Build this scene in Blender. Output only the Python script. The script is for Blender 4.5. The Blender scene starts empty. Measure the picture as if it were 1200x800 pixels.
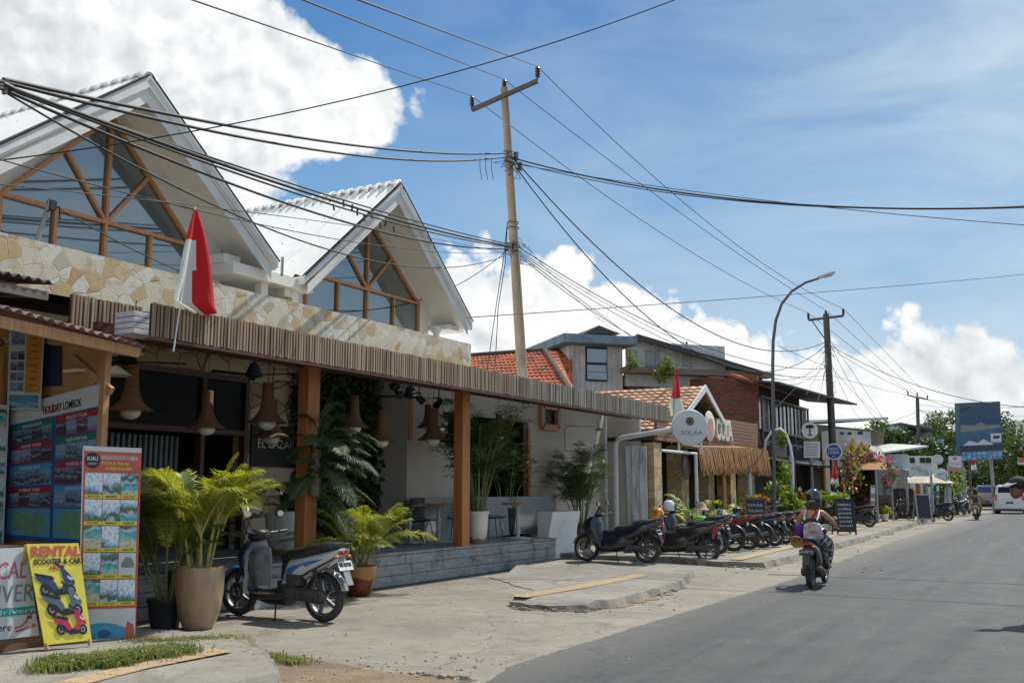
import bpy, math, random
from mathutils import Vector, Matrix
random.seed(7)
R = math.radians
PI = math.pi
scene = bpy.context.scene
COL = scene.collection
# ------------------------------------------------------------------ camera calibration
FPX = 1167.; PITCH = math.atan(173/FPX); CAMH = 1.61; YAW = math.atan(665/1180.)
_F = Vector((-math.sin(YAW)*math.cos(PITCH), math.cos(YAW)*math.cos(PITCH), math.sin(PITCH)))
_R = Vector((math.cos(YAW), math.sin(YAW), 0)); _U = _R.cross(_F)
def _ray(x, y): return _F + _R*((x-600)/FPX) + _U*((400-y)/FPX)
def G(x, y, z=0.0):            # survey point: on a level plane
    r = _ray(x, y); t = (z-CAMH)/r.z; return Vector((r.x*t, r.y*t, z))
def PX(x, y, X):               # survey point: on a plane parallel to the facades
    r = _ray(x, y); t = X/r.x; return Vector((X, r.y*t, CAMH+r.z*t))
def PY(x, y, Y):
    r = _ray(x, y); t = Y/r.y; return Vector((r.x*t, Y, CAMH+r.z*t))
cam = bpy.data.cameras.new('camera'); co = bpy.data.objects.new('camera', cam); COL.objects.link(co)
co.location = (0, 0, CAMH)
co.rotation_euler = (PI/2+PITCH, 0, YAW)
cam.sensor_fit = 'HORIZONTAL'; cam.sensor_width = 36; cam.lens = 36*FPX/1200; cam.clip_end = 6000; cam.clip_start = .05
scene.camera = co

# ------------------------------------------------------------------ materials
MATS = {}
def _nt(name):
    m = bpy.data.materials.new(name); m.use_nodes = True; nt = m.node_tree
    b = nt.nodes['Principled BSDF']; return m, nt, b
def N(nt, t, **kw):
    n = nt.nodes.new(t)
    for k, v in kw.items():
        if k in n.inputs: n.inputs[k].default_value = v
        else: setattr(n, k, v)
    return n
def coords(nt, scale=(1,1,1), kind='Object', rot=(0,0,0)):
    tc = N(nt, 'ShaderNodeTexCoord'); mp = N(nt, 'ShaderNodeMapping')
    nt.links.new(tc.outputs[kind], mp.inputs['Vector']); mp.inputs['Scale'].default_value = scale; mp.inputs['Rotation'].default_value = rot
    return mp.outputs['Vector']
def ramp(nt, fac, stops, interp='LINEAR'):
    r = N(nt, 'ShaderNodeValToRGB'); r.color_ramp.interpolation = interp
    e = r.color_ramp.elements
    while len(e) < len(stops): e.new(.5)
    for i, (p, c) in enumerate(stops):
        e[i].position = p; e[i].color = (*c, 1) if len(c) == 3 else c
    nt.links.new(fac, r.inputs['Fac']); return r.outputs['Color']
def mixc(nt, fac, a, b, mode='MIX'):
    n = N(nt, 'ShaderNodeMix', data_type='RGBA', blend_type=mode)
    for s, v in ((n.inputs['Factor'], fac), (n.inputs[6], a), (n.inputs[7], b)):
        if hasattr(v, 'links'): nt.links.new(v, s)
        elif isinstance(v, (int, float)): s.default_value = v
        else: s.default_value = (*v, 1)
    return n.outputs[2]
def noise(nt, vec, scale, detail=4, rough=.55, dist=0):
    n = N(nt, 'ShaderNodeTexNoise'); n.inputs['Scale'].default_value = scale; n.inputs['Detail'].default_value = detail
    n.inputs['Roughness'].default_value = rough; n.inputs['Distortion'].default_value = dist
    nt.links.new(vec, n.inputs['Vector']); return n.outputs['Fac']
def bumpn(nt, b, h, strength, dist=.02):
    bp = N(nt, 'ShaderNodeBump'); bp.inputs['Strength'].default_value = strength; bp.inputs['Distance'].default_value = dist
    nt.links.new(h, bp.inputs['Height']); nt.links.new(bp.outputs['Normal'], b.inputs['Normal'])
def mat(name, c, rough=.6, metal=0, var=.18, scale=6, bump=.15, bscale=40, coat=0, dirt=0, dirtc=(.08,.065,.045), stretch=(1,1,1), spec=None, trans=0):
    if name in MATS: return MATS[name]
    m, nt, b = _nt(name)
    v = coords(nt, stretch)
    n1 = noise(nt, v, scale, 5, .6)
    col = ramp(nt, n1, [(.3, tuple(x*(1-var) for x in c)), (.7, tuple(min(1, x*(1+var)) for x in c))])
    if dirt:
        n2 = noise(nt, v, scale*.45, 7, .7, .6)
        f = ramp(nt, n2, [(.48, (0,0,0)), (.68, (dirt,)*3)])
        col = mixc(nt, f, col, dirtc)
    nt.links.new(col, b.inputs['Base Color'])
    b.inputs['Roughness'].default_value = rough; b.inputs['Metallic'].default_value = metal
    if coat: b.inputs['Coat Weight'].default_value = coat; b.inputs['Coat Roughness'].default_value = .08
    if spec is not None: b.inputs['Specular IOR Level'].default_value = spec
    if bump: bumpn(nt, b, noise(nt, v, bscale, 4), bump, .01)
    MATS[name] = m; return m
def leafmat(name, c1, c2, trans=.35, rough=.5, scale=3):
    if name in MATS: return MATS[name]
    m, nt, b = _nt(name)
    v = coords(nt)
    col = ramp(nt, noise(nt, v, scale, 3), [(.32, c1), (.68, c2)])
    nt.links.new(col, b.inputs['Base Color']); b.inputs['Roughness'].default_value = rough
    tr = N(nt, 'ShaderNodeBsdfTranslucent'); nt.links.new(mixc(nt, .5, col, (c2[0]*1.5, c2[1]*1.5, c2[2]*.6)), tr.inputs['Color'])
    mx = N(nt, 'ShaderNodeMixShader'); mx.inputs[0].default_value = trans
    nt.links.new(b.outputs[0], mx.inputs[1]); nt.links.new(tr.outputs[0], mx.inputs[2])
    nt.links.new(mx.outputs[0], nt.nodes['Material Output'].inputs['Surface'])
    MATS[name] = m; return m
def glassmat(name, tint, refl=.4, rough=.04):
    m, nt, b = _nt(name)
    b.inputs['Base Color'].default_value = (*tint, 1); b.inputs['Roughness'].default_value = .3
    g = N(nt, 'ShaderNodeBsdfGlossy'); g.inputs['Color'].default_value = (.75,.82,.85,1); g.inputs['Roughness'].default_value = rough
    mx = N(nt, 'ShaderNodeMixShader'); mx.inputs[0].default_value = refl
    v = coords(nt); bp = N(nt, 'ShaderNodeBump'); bp.inputs['Strength'].default_value = .03; bp.inputs['Distance'].default_value = .05
    nt.links.new(noise(nt, v, .9, 2), bp.inputs['Height']); nt.links.new(bp.outputs[0], g.inputs['Normal'])
    nt.links.new(b.outputs[0], mx.inputs[1]); nt.links.new(g.outputs[0], mx.inputs[2])
    nt.links.new(mx.outputs[0], nt.nodes['Material Output'].inputs['Surface'])
    MATS[name] = m; return m
def stonemat(name, scale=3.2, cols=None, mortar=(.3,.27,.22), axes='YZ', edge=.035):
    """irregular flat stone cladding: voronoi cells, mortar lines, each stone its own tone"""
    m, nt, b = _nt(name)
    cols = cols or [(.0,(.62,.58,.49)), (.25,(.50,.37,.2)), (.42,(.66,.62,.54)), (.6,(.6,.50,.34)), (.8,(.7,.68,.62)), (1.,(.5,.45,.34))]
    v = coords(nt, {'YZ':(.001,1,1.15), 'XZ':(1,.001,1.15), 'XYZ':(1,1,1.15)}[axes])
    d = N(nt, 'ShaderNodeVectorMath', operation='ADD')
    nz = N(nt, 'ShaderNodeTexNoise'); nz.inputs['Scale'].default_value = 2.2; nt.links.new(v, nz.inputs['Vector'])
    sc = N(nt, 'ShaderNodeVectorMath', operation='SCALE'); sc.inputs['Scale'].default_value = .12
    nt.links.new(nz.outputs['Color'], sc.inputs[0]); nt.links.new(v, d.inputs[0]); nt.links.new(sc.outputs[0], d.inputs[1])
    vo = N(nt, 'ShaderNodeTexVoronoi'); vo.inputs['Scale'].default_value = scale; vo.distance = 'CHEBYCHEV' 
    vo.inputs['Randomness'].default_value = .85
    ve = N(nt, 'ShaderNodeTexVoronoi', feature='DISTANCE_TO_EDGE'); ve.inputs['Scale'].default_value = scale; ve.inputs['Randomness'].default_value = .85
    vo.distance = 'EUCLIDEAN'
    nt.links.new(d.outputs[0], vo.inputs['Vector']); nt.links.new(d.outputs[0], ve.inputs['Vector'])
    sp = N(nt, 'ShaderNodeSeparateColor'); nt.links.new(vo.outputs['Color'], sp.inputs[0])
    col = ramp(nt, sp.outputs[0], cols, 'CONSTANT')
    n = noise(nt, v, 5, 8, .7, .6)
    col = mixc(nt, ramp(nt, n, [(.5,(0,0,0)), (.66,(.6,)*3)]), col, (.46,.31,.14), 'MIX')
    n3 = noise(nt, v, 22, 6, .7)
    col = mixc(nt, .4, col, ramp(nt, n3, [(.3,(.45,.43,.4)), (.7,(1,1,1))]), 'MULTIPLY')
    mf = ramp(nt, ve.outputs['Distance'], [(edge*.35,(1,1,1)), (edge,(0,0,0))])
    col = mixc(nt, mf, col, mortar)
    nt.links.new(col, b.inputs['Base Color']); b.inputs['Roughness'].default_value = .85
    h = ramp(nt, ve.outputs['Distance'], [(0,(0,0,0)), (edge*1.6,(1,1,1))])
    h2 = mixc(nt, .3, h, n3, 'ADD')
    bumpn(nt, b, h2, .3, .02)
    MATS[name] = m; return m
def brickmat(name, c1, c2, mortar, axes='YZ', scale=1, bw=.22, rh=.075, ms=.012):
    m, nt, b = _nt(name)
    tc = N(nt, 'ShaderNodeTexCoord'); s = N(nt, 'ShaderNodeSeparateXYZ'); c = N(nt, 'ShaderNodeCombineXYZ')
    nt.links.new(tc.outputs['Object'], s.inputs[0]); nt.links.new(s.outputs['Y' if axes[0]=='Y' else 'X'], c.inputs[0]); nt.links.new(s.outputs['Z'], c.inputs[1])
    br = N(nt, 'ShaderNodeTexBrick'); br.inputs['Color1'].default_value = (*c1,1); br.inputs['Color2'].default_value = (*c2,1); br.inputs['Mortar'].default_value = (*mortar,1)
    br.inputs['Scale'].default_value = scale; br.inputs['Brick Width'].default_value = bw; br.inputs['Row Height'].default_value = rh; br.inputs['Mortar Size'].default_value = ms
    nt.links.new(c.outputs[0], br.inputs['Vector'])
    n = noise(nt, c.outputs[0], 9, 6, .7)
    col = mixc(nt, .7, br.outputs['Color'], ramp(nt, n, [(.3,(.45,.42,.4)), (.7,(1,1,1))]), 'MULTIPLY')
    nt.links.new(col, b.inputs['Base Color']); b.inputs['Roughness'].default_value = .9
    bumpn(nt, b, br.outputs['Fac'], -.4, .01)
    MATS[name] = m; return m
def woodmat(name, c, axis='Z', var=.35, rough=.55, scale=1, weather=0, coat=0):
    if name in MATS: return MATS[name]
    m, nt, b = _nt(name)
    st = {'Z':(14,14,1.2), 'Y':(14,1.2,14), 'X':(1.2,14,14)}[axis]
    v = coords(nt, tuple(x*scale for x in st))
    n = noise(nt, v, 2.2, 6, .65, .8)
    col = ramp(nt, n, [(.3, tuple(x*(1-var) for x in c)), (.5, c), (.72, tuple(min(1,x*(1+var)) for x in c))])
    if weather:
        n2 = noise(nt, coords(nt), 2.5, 6, .7)
        col = mixc(nt, ramp(nt, n2, [(.42,(0,0,0)), (.6,(weather,)*3)]), col, (.32,.3,.27))
    nt.links.new(col, b.inputs['Base Color']); b.inputs['Roughness'].default_value = rough
    if coat: b.inputs['Coat Weight'].default_value = coat
    bumpn(nt, b, n, .3, .006)
    MATS[name] = m; return m
def printmat(name, kind='sea'):
    """printed tour photographs: UV unit squares, each its own little landscape"""
    m, nt, b = _nt(name)
    tc = N(nt, 'ShaderNodeTexCoord'); uv = tc.outputs['UV']
    s = N(nt, 'ShaderNodeSeparateXYZ'); nt.links.new(uv, s.inputs[0])
    fr = N(nt, 'ShaderNodeMath', operation='FRACT'); nt.links.new(s.outputs['Y'], fr.inputs[0])
    fl = N(nt, 'ShaderNodeVectorMath', operation='FLOOR'); nt.links.new(uv, fl.inputs[0])
    wn = N(nt, 'ShaderNodeTexWhiteNoise', noise_dimensions='2D'); nt.links.new(fl.outputs[0], wn.inputs['Vector'])
    big = noise(nt, uv, 2.1, 4, .55, .4)
    sm = noise(nt, uv, 7, 3, .6, .5)
    a = N(nt, 'ShaderNodeMath', operation='MULTIPLY_ADD'); nt.links.new(big, a.inputs[0]); a.inputs[1].default_value = 1.0; nt.links.new(fr.outputs[0], a.inputs[2])
    a2 = N(nt, 'ShaderNodeMath', operation='MULTIPLY_ADD'); nt.links.new(wn.outputs['Value'], a2.inputs[0]); a2.inputs[1].default_value = .9
    a3 = N(nt, 'ShaderNodeMath', operation='MULTIPLY_ADD'); nt.links.new(a.outputs[0], a3.inputs[0]); a3.inputs[1].default_value = .62; a3.inputs[2].default_value = -.33; nt.links.new(a3.outputs[0], a2.inputs[2])
    if kind == 'sea':
        st = [(.28,(.6,.55,.4)), (.4,(.12,.5,.5)), (.52,(.05,.33,.42)), (.6,(.5,.68,.68)), (.68,(.07,.13,.1)), (.8,(.12,.2,.12)), (.88,(.3,.52,.75)), (1.,(.7,.8,.85))]
    elif kind == 'dark':
        st = [(.28,(.05,.05,.06)), (.42,(.02,.04,.12)), (.52,(.35,.36,.4)), (.6,(.04,.05,.05)), (.7,(.05,.1,.2)), (.82,(.25,.28,.33)), (.9,(.05,.14,.3)), (1.,(.25,.35,.5))]
    else:
        st = [(.25,(.02,.09,.2)), (.4,(.04,.16,.3)), (.55,(.2,.4,.55)), (.62,(.03,.1,.16)), (.75,(.3,.5,.65)), (1.,(.1,.3,.5))]
    col = ramp(nt, a2.outputs[0], st)
    nd = ramp(nt, sm, [(.38,(.12,.12,.14)), (.5,(1,1,1)), (.66,(1.,1.,1.))])
    col = mixc(nt, .5, col, nd, 'MULTIPLY')
    nd2 = ramp(nt, noise(nt, uv, 6, 3, .6, .8), [(.66,(0,0,0)), (.72,(.45,.45,.45))])
    col = mixc(nt, nd2, col, (.75,.74,.7))
    nt.links.new(col, b.inputs['Base Color']); b.inputs['Roughness'].default_value = .35
    MATS[name] = m; return m

# ------------------------------------------------------------------ mesh builder
class MB:
    def __init__(s): s.v = []; s.f = []; s.mi = []; s.uv = []; s.cur = 0
    def add(s, vs, fs, uvs=None):
        o = len(s.v); s.v += [Vector(p) for p in vs]
        for i, f in enumerate(fs):
            s.f.append([o+k for k in f]); s.mi.append(s.cur); s.uv.append(uvs[i] if uvs else None)
        return s
    def quad(s, a, b, c, d, uv=None): return s.add([a,b,c,d], [(0,1,2,3)], [uv] if uv else None)
    def box(s, c, z, rz=0, M=None):
        x, y, h = z[0]/2, z[1]/2, z[2]/2
        vs = [Vector((i*x, j*y, k*h)) for i in (-1,1) for j in (-1,1) for k in (-1,1)]
        Rm = Matrix.Rotation(rz, 3, 'Z') if M is None else M
        vs = [Rm @ q + Vector(c) for q in vs]
        return s.add(vs, [(0,1,3,2),(4,6,7,5),(0,4,5,1),(2,3,7,6),(0,2,6,4),(1,5,7,3)])
    def bx(s, x0, x1, y0, y1, z0, z1): return s.box(((x0+x1)/2,(y0+y1)/2,(z0+z1)/2), (abs(x1-x0),abs(y1-y0),abs(z1-z0)))
    def bar(s, a, b, w, h, up=(0,0,1)):
        a = Vector(a); b = Vector(b); d = (b-a); L = d.length; d.normalize(); u = Vector(up)
        if abs(d.dot(u)) > .98: u = Vector((1,0,0))
        sd = d.cross(u).normalized(); u = sd.cross(d)
        vs = [p + sd*i*w/2 + u*j*h/2 for p in (a,b) for i, j in ((-1,-1),(1,-1),(1,1),(-1,1))]
        return s.add(vs, [(3,2,1,0),(4,5,6,7),(0,1,5,4),(1,2,6,5),(2,3,7,6),(3,0,4,7)])
    def tube(s, pts, r, n=8, cap=True, flat=1):
        pts = [Vector(p) for p in pts]; k = len(pts)
        if not isinstance(r, (list, tuple)): r = [r]*k
        rings = []; prev = None
        for i, p in enumerate(pts):
            t = (pts[min(i+1,k-1)] - pts[max(i-1,0)]); t = t.normalized() if t.length > 1e-9 else Vector((0,0,1))
            if prev is None:
                u = Vector((0,0,1)) if abs(t.z) < .9 else Vector((1,0,0))
            else: u = prev
            a = t.cross(u); a = a.normalized() if a.length > 1e-6 else Vector((1,0,0)); u = a.cross(t).normalized(); prev = u
            rings.append([p + a*math.cos(2*PI*j/n)*r[i] + u*math.sin(2*PI*j/n)*r[i]*flat for j in range(n)])
        return s.loft(rings, cap)
    def loft(s, rings, cap=True, closed=False):
        n = len(rings[0]); vs = [p for q in rings for p in q]; fs = []
        m = len(rings)
        for i in range(m if closed else m-1):
            i2 = (i+1) % m
            for j in range(n): fs.append((i*n+j, i*n+(j+1)%n, i2*n+(j+1)%n, i2*n+j))
        if cap and not closed: fs += [tuple(range(n-1,-1,-1)), tuple((m-1)*n+j for j in range(n))]
        return s.add(vs, fs)
    def lathe(s, prof, c=(0,0,0), n=24, M=None, cap=False):
        c = Vector(c); rings = []
        for r, z in prof:
            rr = [Vector((r*math.cos(2*PI*j/n), r*math.sin(2*PI*j/n), z)) for j in range(n)]
            if M is not None: rr = [M @ q for q in rr]
            rings.append([q + c for q in rr])
        return s.loft(rings, cap)
    def cyl(s, a, b, r, n=16): return s.tube([a,b], r, n)
    def prism(s, poly, vec):
        n = len(poly); vec = Vector(vec); poly = [Vector(p) for p in poly]
        vs = poly + [p+vec for p in poly]
        fs = [tuple(range(n-1,-1,-1)), tuple(range(n,2*n))] + [(i,(i+1)%n,n+(i+1)%n,n+i) for i in range(n)]
        return s.add(vs, fs)
    def sph(s, c, r, n=12, m=8, sc=(1,1,1)):
        c = Vector(c); rings = []
        for i in range(m+1):
            a = PI*i/m
            rings.append([c + Vector((r*sc[0]*max(math.sin(a),1e-3)*math.cos(2*PI*j/n), r*sc[1]*max(math.sin(a),1e-3)*math.sin(2*PI*j/n), -r*sc[2]*math.cos(a))) for j in range(n)])
        return s.loft(rings, True)
    def build(s, name, m, parent=None, smooth=None, world=True, bevel=0, sub=0, solid=0):
        me = bpy.data.meshes.new(name)
        vs = s.v
        if parent is not None and world:
            inv = wm(parent).inverted(); vs = [inv @ p for p in vs]
        me.from_pydata([tuple(p) for p in vs], [], s.f)
        ms = m if isinstance(m, (list, tuple)) else [m]
        for q in ms: me.materials.append(q)
        if len(ms) > 1: me.polygons.foreach_set('material_index', s.mi)
        if any(u is not None for u in s.uv):
            ul = me.uv_layers.new(name='uv')
            for p, u in zip(me.polygons, s.uv):
                if u:
                    for k, li in enumerate(p.loop_indices): ul.data[li].uv = u[k]
        me.validate(); me.update()
        if smooth is not None:
            me.shade_smooth(); me.set_sharp_from_angle(angle=R(smooth))
        o = bpy.data.objects.new(name, me); COL.objects.link(o)
        if parent is not None: o.parent = parent
        if solid: md = o.modifiers.new('s', 'SOLIDIFY'); md.thickness = solid; md.offset = 0
        if bevel: md = o.modifiers.new('b', 'BEVEL'); md.width = bevel; md.segments = 2; md.limit_method = 'ANGLE'; md.angle_limit = R(40)
        if sub: md = o.modifiers.new('u', 'SUBSURF'); md.levels = sub; md.render_levels = sub
        return o
def wm(o):
    M = Matrix.Identity(4)
    while o is not None: M = o.matrix_basis @ M; o = o.parent
    return M
def tag(o, label=None, cat=None, group=None, kind=None):
    if label: o['label'] = label
    if cat: o['category'] = cat
    if group: o['group'] = group
    if kind: o['kind'] = kind
    return o
def thing(name, label, cat, loc=(0,0,0), rz=0, group=None, sc=1):
    o = bpy.data.objects.new(name, None); COL.objects.link(o); o.location = loc; o.rotation_euler = (0,0,rz); o.scale = (sc,sc,sc)
    o.empty_display_size = .1
    return tag(o, label, cat, group)
CH = {}
def copy_tree(o, parent=None):
    c = o.copy(); COL.objects.link(c)
    if parent is not None: c.parent = parent
    for ch in [k for k in bpy.data.objects if k.parent == o]: copy_tree(ch, c)
    return c
def place_copy(src, loc, rz, label, group=None, sc=1, mats=None):
    c = copy_tree(src); c.location = loc; c.rotation_euler = (0,0,rz); c.scale = (sc,sc,sc); c['label'] = label
    if group: c['group'] = group
    if mats:                                   # repaint: part name -> material, on a mesh of its own
        for ch in [k for k in bpy.data.objects if k.parent == c]:
            kn = ch.name.split('.')[0]
            if kn in mats:
                ch.data = ch.data.copy(); ch.data.materials.clear(); ch.data.materials.append(mats[kn])
    return c
def text(s, m, parent, o, xd, up, w=None, h=.1, name='lettering', ext=.004, align='CENTER', bold=0):
    """lettering as a mesh; o = centre (or left end) of the baseline, xd/up = reading and up direction"""
    cu = bpy.data.curves.new('t', 'FONT'); cu.body = s; cu.size = 1; cu.extrude = .01; cu.align_x = align; cu.resolution_u = 2; cu.offset = bold
    ob = bpy.data.objects.new('t', cu); COL.objects.link(ob)
    bpy.context.view_layer.update()
    me = bpy.data.meshes.new_from_object(ob.evaluated_get(bpy.context.evaluated_depsgraph_get()))
    bpy.data.objects.remove(ob); bpy.data.curves.remove(cu)
    xs = [v.co.x for v in me.vertices]; ys = [v.co.y for v in me.vertices]
    if not xs: return None
    sy = h/max(max(ys),.3) if h else 1; wx = max(xs)-min(xs); sx = (w/wx) if w else sy
    xd = Vector(xd).normalized(); up = Vector(up).normalized(); nd = xd.cross(up)
    inv = wm(parent).inverted() if parent is not None else Matrix.Identity(4)
    for v in me.vertices: v.co = inv @ (Vector(o) + xd*v.co.x*sx + up*v.co.y*sy + nd*(v.co.z/.01*ext + ext*.3))
    me.name = name; me.materials.clear(); me.materials.append(m)
    ob = bpy.data.objects.new(name, me); COL.objects.link(ob)
    if parent is not None: ob.parent = parent
    return ob
def lerp(a, b, t): return Vector(a)*(1-t) + Vector(b)*t
def sring(x, zc, hw, hh, n=16, p=2.6, yc=0, tilt=0):
    out = []
    for j in range(n):
        a = 2*PI*j/n; c = math.cos(a); s_ = math.sin(a)
        yy = hw*math.copysign(abs(c)**(2/p), c); zz = hh*math.copysign(abs(s_)**(2/p), s_)
        out.append(Vector((x + tilt*zz, yc+yy, zc+zz)))
    return out
# ------------------------------------------------------------------ light and sky
SUN_EL, SUN_AZ = 56, 18          # azimuth clockwise from +Y
sd = Vector((math.sin(R(SUN_AZ))*math.cos(R(SUN_EL)), math.cos(R(SUN_AZ))*math.cos(R(SUN_EL)), math.sin(R(SUN_EL))))
sl = bpy.data.lights.new('sun', 'SUN'); sl.energy = 4.6; sl.angle = R(.55); sl.color = (1, .955, .88)
so = bpy.data.objects.new('sun', sl); COL.objects.link(so); so.rotation_euler = sd.to_track_quat('Z', 'Y').to_euler(); so.location = (0, 0, 30)
w = bpy.data.worlds.new('World'); scene.world = w; w.use_nodes = True; nt = w.node_tree
bg = nt.nodes['Background']; bg.inputs['Strength'].default_value = .1
sky = N(nt, 'ShaderNodeTexSky', sky_type='NISHITA'); sky.sun_disc = False; sky.sun_elevation = R(SUN_EL); sky.sun_rotation = R(SUN_AZ); sky.air_density = 1.2; sky.dust_density = .6; sky.ozone_density = 2
tc = N(nt, 'ShaderNodeTexCoord'); sp = N(nt, 'ShaderNodeSeparateXYZ'); nt.links.new(tc.outputs['Generated'], sp.inputs[0])
def Mt(op, a, b=None, c=None, clamp=False):
    n = N(nt, 'ShaderNodeMath', operation=op); n.use_clamp = clamp
    for i, v in enumerate((a, b, c)):
        if v is None: continue
        if hasattr(v, 'links'): nt.links.new(v, n.inputs[i])
        else: n.inputs[i].default_value = v
    return n.outputs[0]
AZ = Mt('ARCTAN2', sp.outputs[0], sp.outputs[1]); EL = Mt('ARCSINE', sp.outputs[2])
def azel(x, y):
    d = _ray(x, y).normalized(); return math.atan2(d.x, d.y), math.asin(d.z)
def curve(val, pts, lo, hi, vlo, vhi):          # piecewise curve through pts as a grey ramp
    t = Mt('DIVIDE', Mt('SUBTRACT', val, lo), hi-lo, clamp=True)
    pts = sorted(pts); r = ramp(nt, t, [(min(max((p-lo)/(hi-lo),0),1), ((v-vlo)/(vhi-vlo),)*3) for p, v in pts], 'LINEAR')
    return Mt('MULTIPLY_ADD', r, vhi-vlo, vlo)
cv = N(nt, 'ShaderNodeCombineXYZ'); nt.links.new(AZ, cv.inputs[0]); nt.links.new(EL, cv.inputs[1])
V = cv.outputs[0]
def bil(vec, s, d=2): return Mt('ABSOLUTE', Mt('MULTIPLY_ADD', noise(nt, vec, s, d, .5, .15), 2, -1))
def cumul(vec): return Mt('ADD', Mt('MULTIPLY', bil(vec, 8), 1.0), Mt('ADD', Mt('MULTIPLY', bil(vec, 19), .55), Mt('MULTIPLY', bil(vec, 44, 3), .3)))
hC = cumul(V)
# lower bank of cumulus: its top as a curve of azimuth
top = [azel(x, y) for x, y in [(-300,150),(250,180),(430,290),(500,285),(548,252),(600,287),(650,272),(700,298),(770,322),(830,338),(880,362),(950,372),(1000,372),(1060,352),(1110,340),(1150,352),(1200,385),(1500,380)]]
lo, hi = top[0][0], top[-1][0]
T = curve(AZ, top, lo, hi, 0, .8)
puff = Mt('ADD', Mt('MULTIPLY', Mt('SUBTRACT', hC, .42), .10), Mt('MULTIPLY', Mt('SUBTRACT', noise(nt, V, 30, 8, .7), .5), .035))
d1 = Mt('MULTIPLY', Mt('ADD', Mt('SUBTRACT', T, EL), puff), 75, clamp=True)
# tall cumulus upper left: its right edge as a curve of elevation
edge = [(azel(x, y)[1], azel(x, y)[0]) for x, y in [(330,-400),(345,-60),(358,0),(405,46),(462,80),(505,106),(515,140),(492,168),(412,190),(370,215),(345,330),(345,500)]]
lo2, hi2 = min(e[0] for e in edge), max(e[0] for e in edge)
E2 = curve(EL, edge, lo2, hi2, -1.3, .3)
d2 = Mt('MULTIPLY', Mt('ADD', Mt('SUBTRACT', E2, AZ), Mt('MULTIPLY', puff, .9)), 50, clamp=True)
dens = Mt('MAXIMUM', d1, d2)
# shading inside the clouds: billows, softer grey towards their bases
sh = noise(nt, V, 2.4, 5, .5, .1)
sv = N(nt, 'ShaderNodeMapping'); sv.inputs['Location'].default_value = (-.010, -.014, 0); nt.links.new(V, sv.inputs['Vector'])
nb2 = cumul(sv.outputs[0])
lit = Mt('ADD', Mt('MULTIPLY', Mt('SUBTRACT', hC, nb2), 1.0), .62)
shade = Mt('ADD', Mt('MULTIPLY', sh, .75), Mt('MULTIPLY', lit, .36), clamp=True)
ccol = ramp(nt, shade, [(.36, (4.6,5.0,5.4)), (.52, (6.9,7.2,7.4)), (.66, (9.3,9.4,9.4))])
skyc = ramp(nt, Mt('DIVIDE', EL, 1.0, clamp=True), [(0, (5.4,6.3,6.9)), (.12, (3.5,5.1,6.8)), (.27, (1.6,3.6,6.3)), (.45, (.55,2.1,5.0)), (1, (.4,1.3,3.6))])
skyc = mixc(nt, .82, sky.outputs[0], skyc)
# thin high haze towards the right
mp = N(nt, 'ShaderNodeMapping'); mp.inputs['Rotation'].default_value = (0,0,.45); mp.inputs['Scale'].default_value = (1.4,4.5,1); nt.links.new(V, mp.inputs['Vector'])
ci = noise(nt, mp.outputs[0], 2.1, 7, .6, .5)
side = curve(AZ, [(-1.5,.0),(-.7,.05),(-.35,.35),(-.15,.62),(.1,.85),(1.5,.8)], -1.5, 1.5, 0, 1)
cif = Mt('MULTIPLY', ramp(nt, ci, [(.36,(0,0,0)),(.68,(1,1,1))]), side)
skyc = mixc(nt, cif, skyc, (6.2,7.0,7.6))
skyc = mixc(nt, Mt('MULTIPLY', side, .25), skyc, (5.2,6.6,7.6))
nt.links.new(mixc(nt, dens, skyc, ccol), bg.inputs['Color'])
scene.view_settings.view_transform = 'Standard'; scene.view_settings.look = 'None'; scene.view_settings.exposure = .16; scene.view_settings.gamma = 1
scene.view_settings.use_curve_mapping = False
scene.cycles.max_bounces = 6; scene.cycles.diffuse_bounces = 3; scene.cycles.glossy_bounces = 3; scene.cycles.transparent_max_bounces = 8
scene.cycles.use_denoising = True; scene.cycles.sample_clamp_indirect = 6

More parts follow.
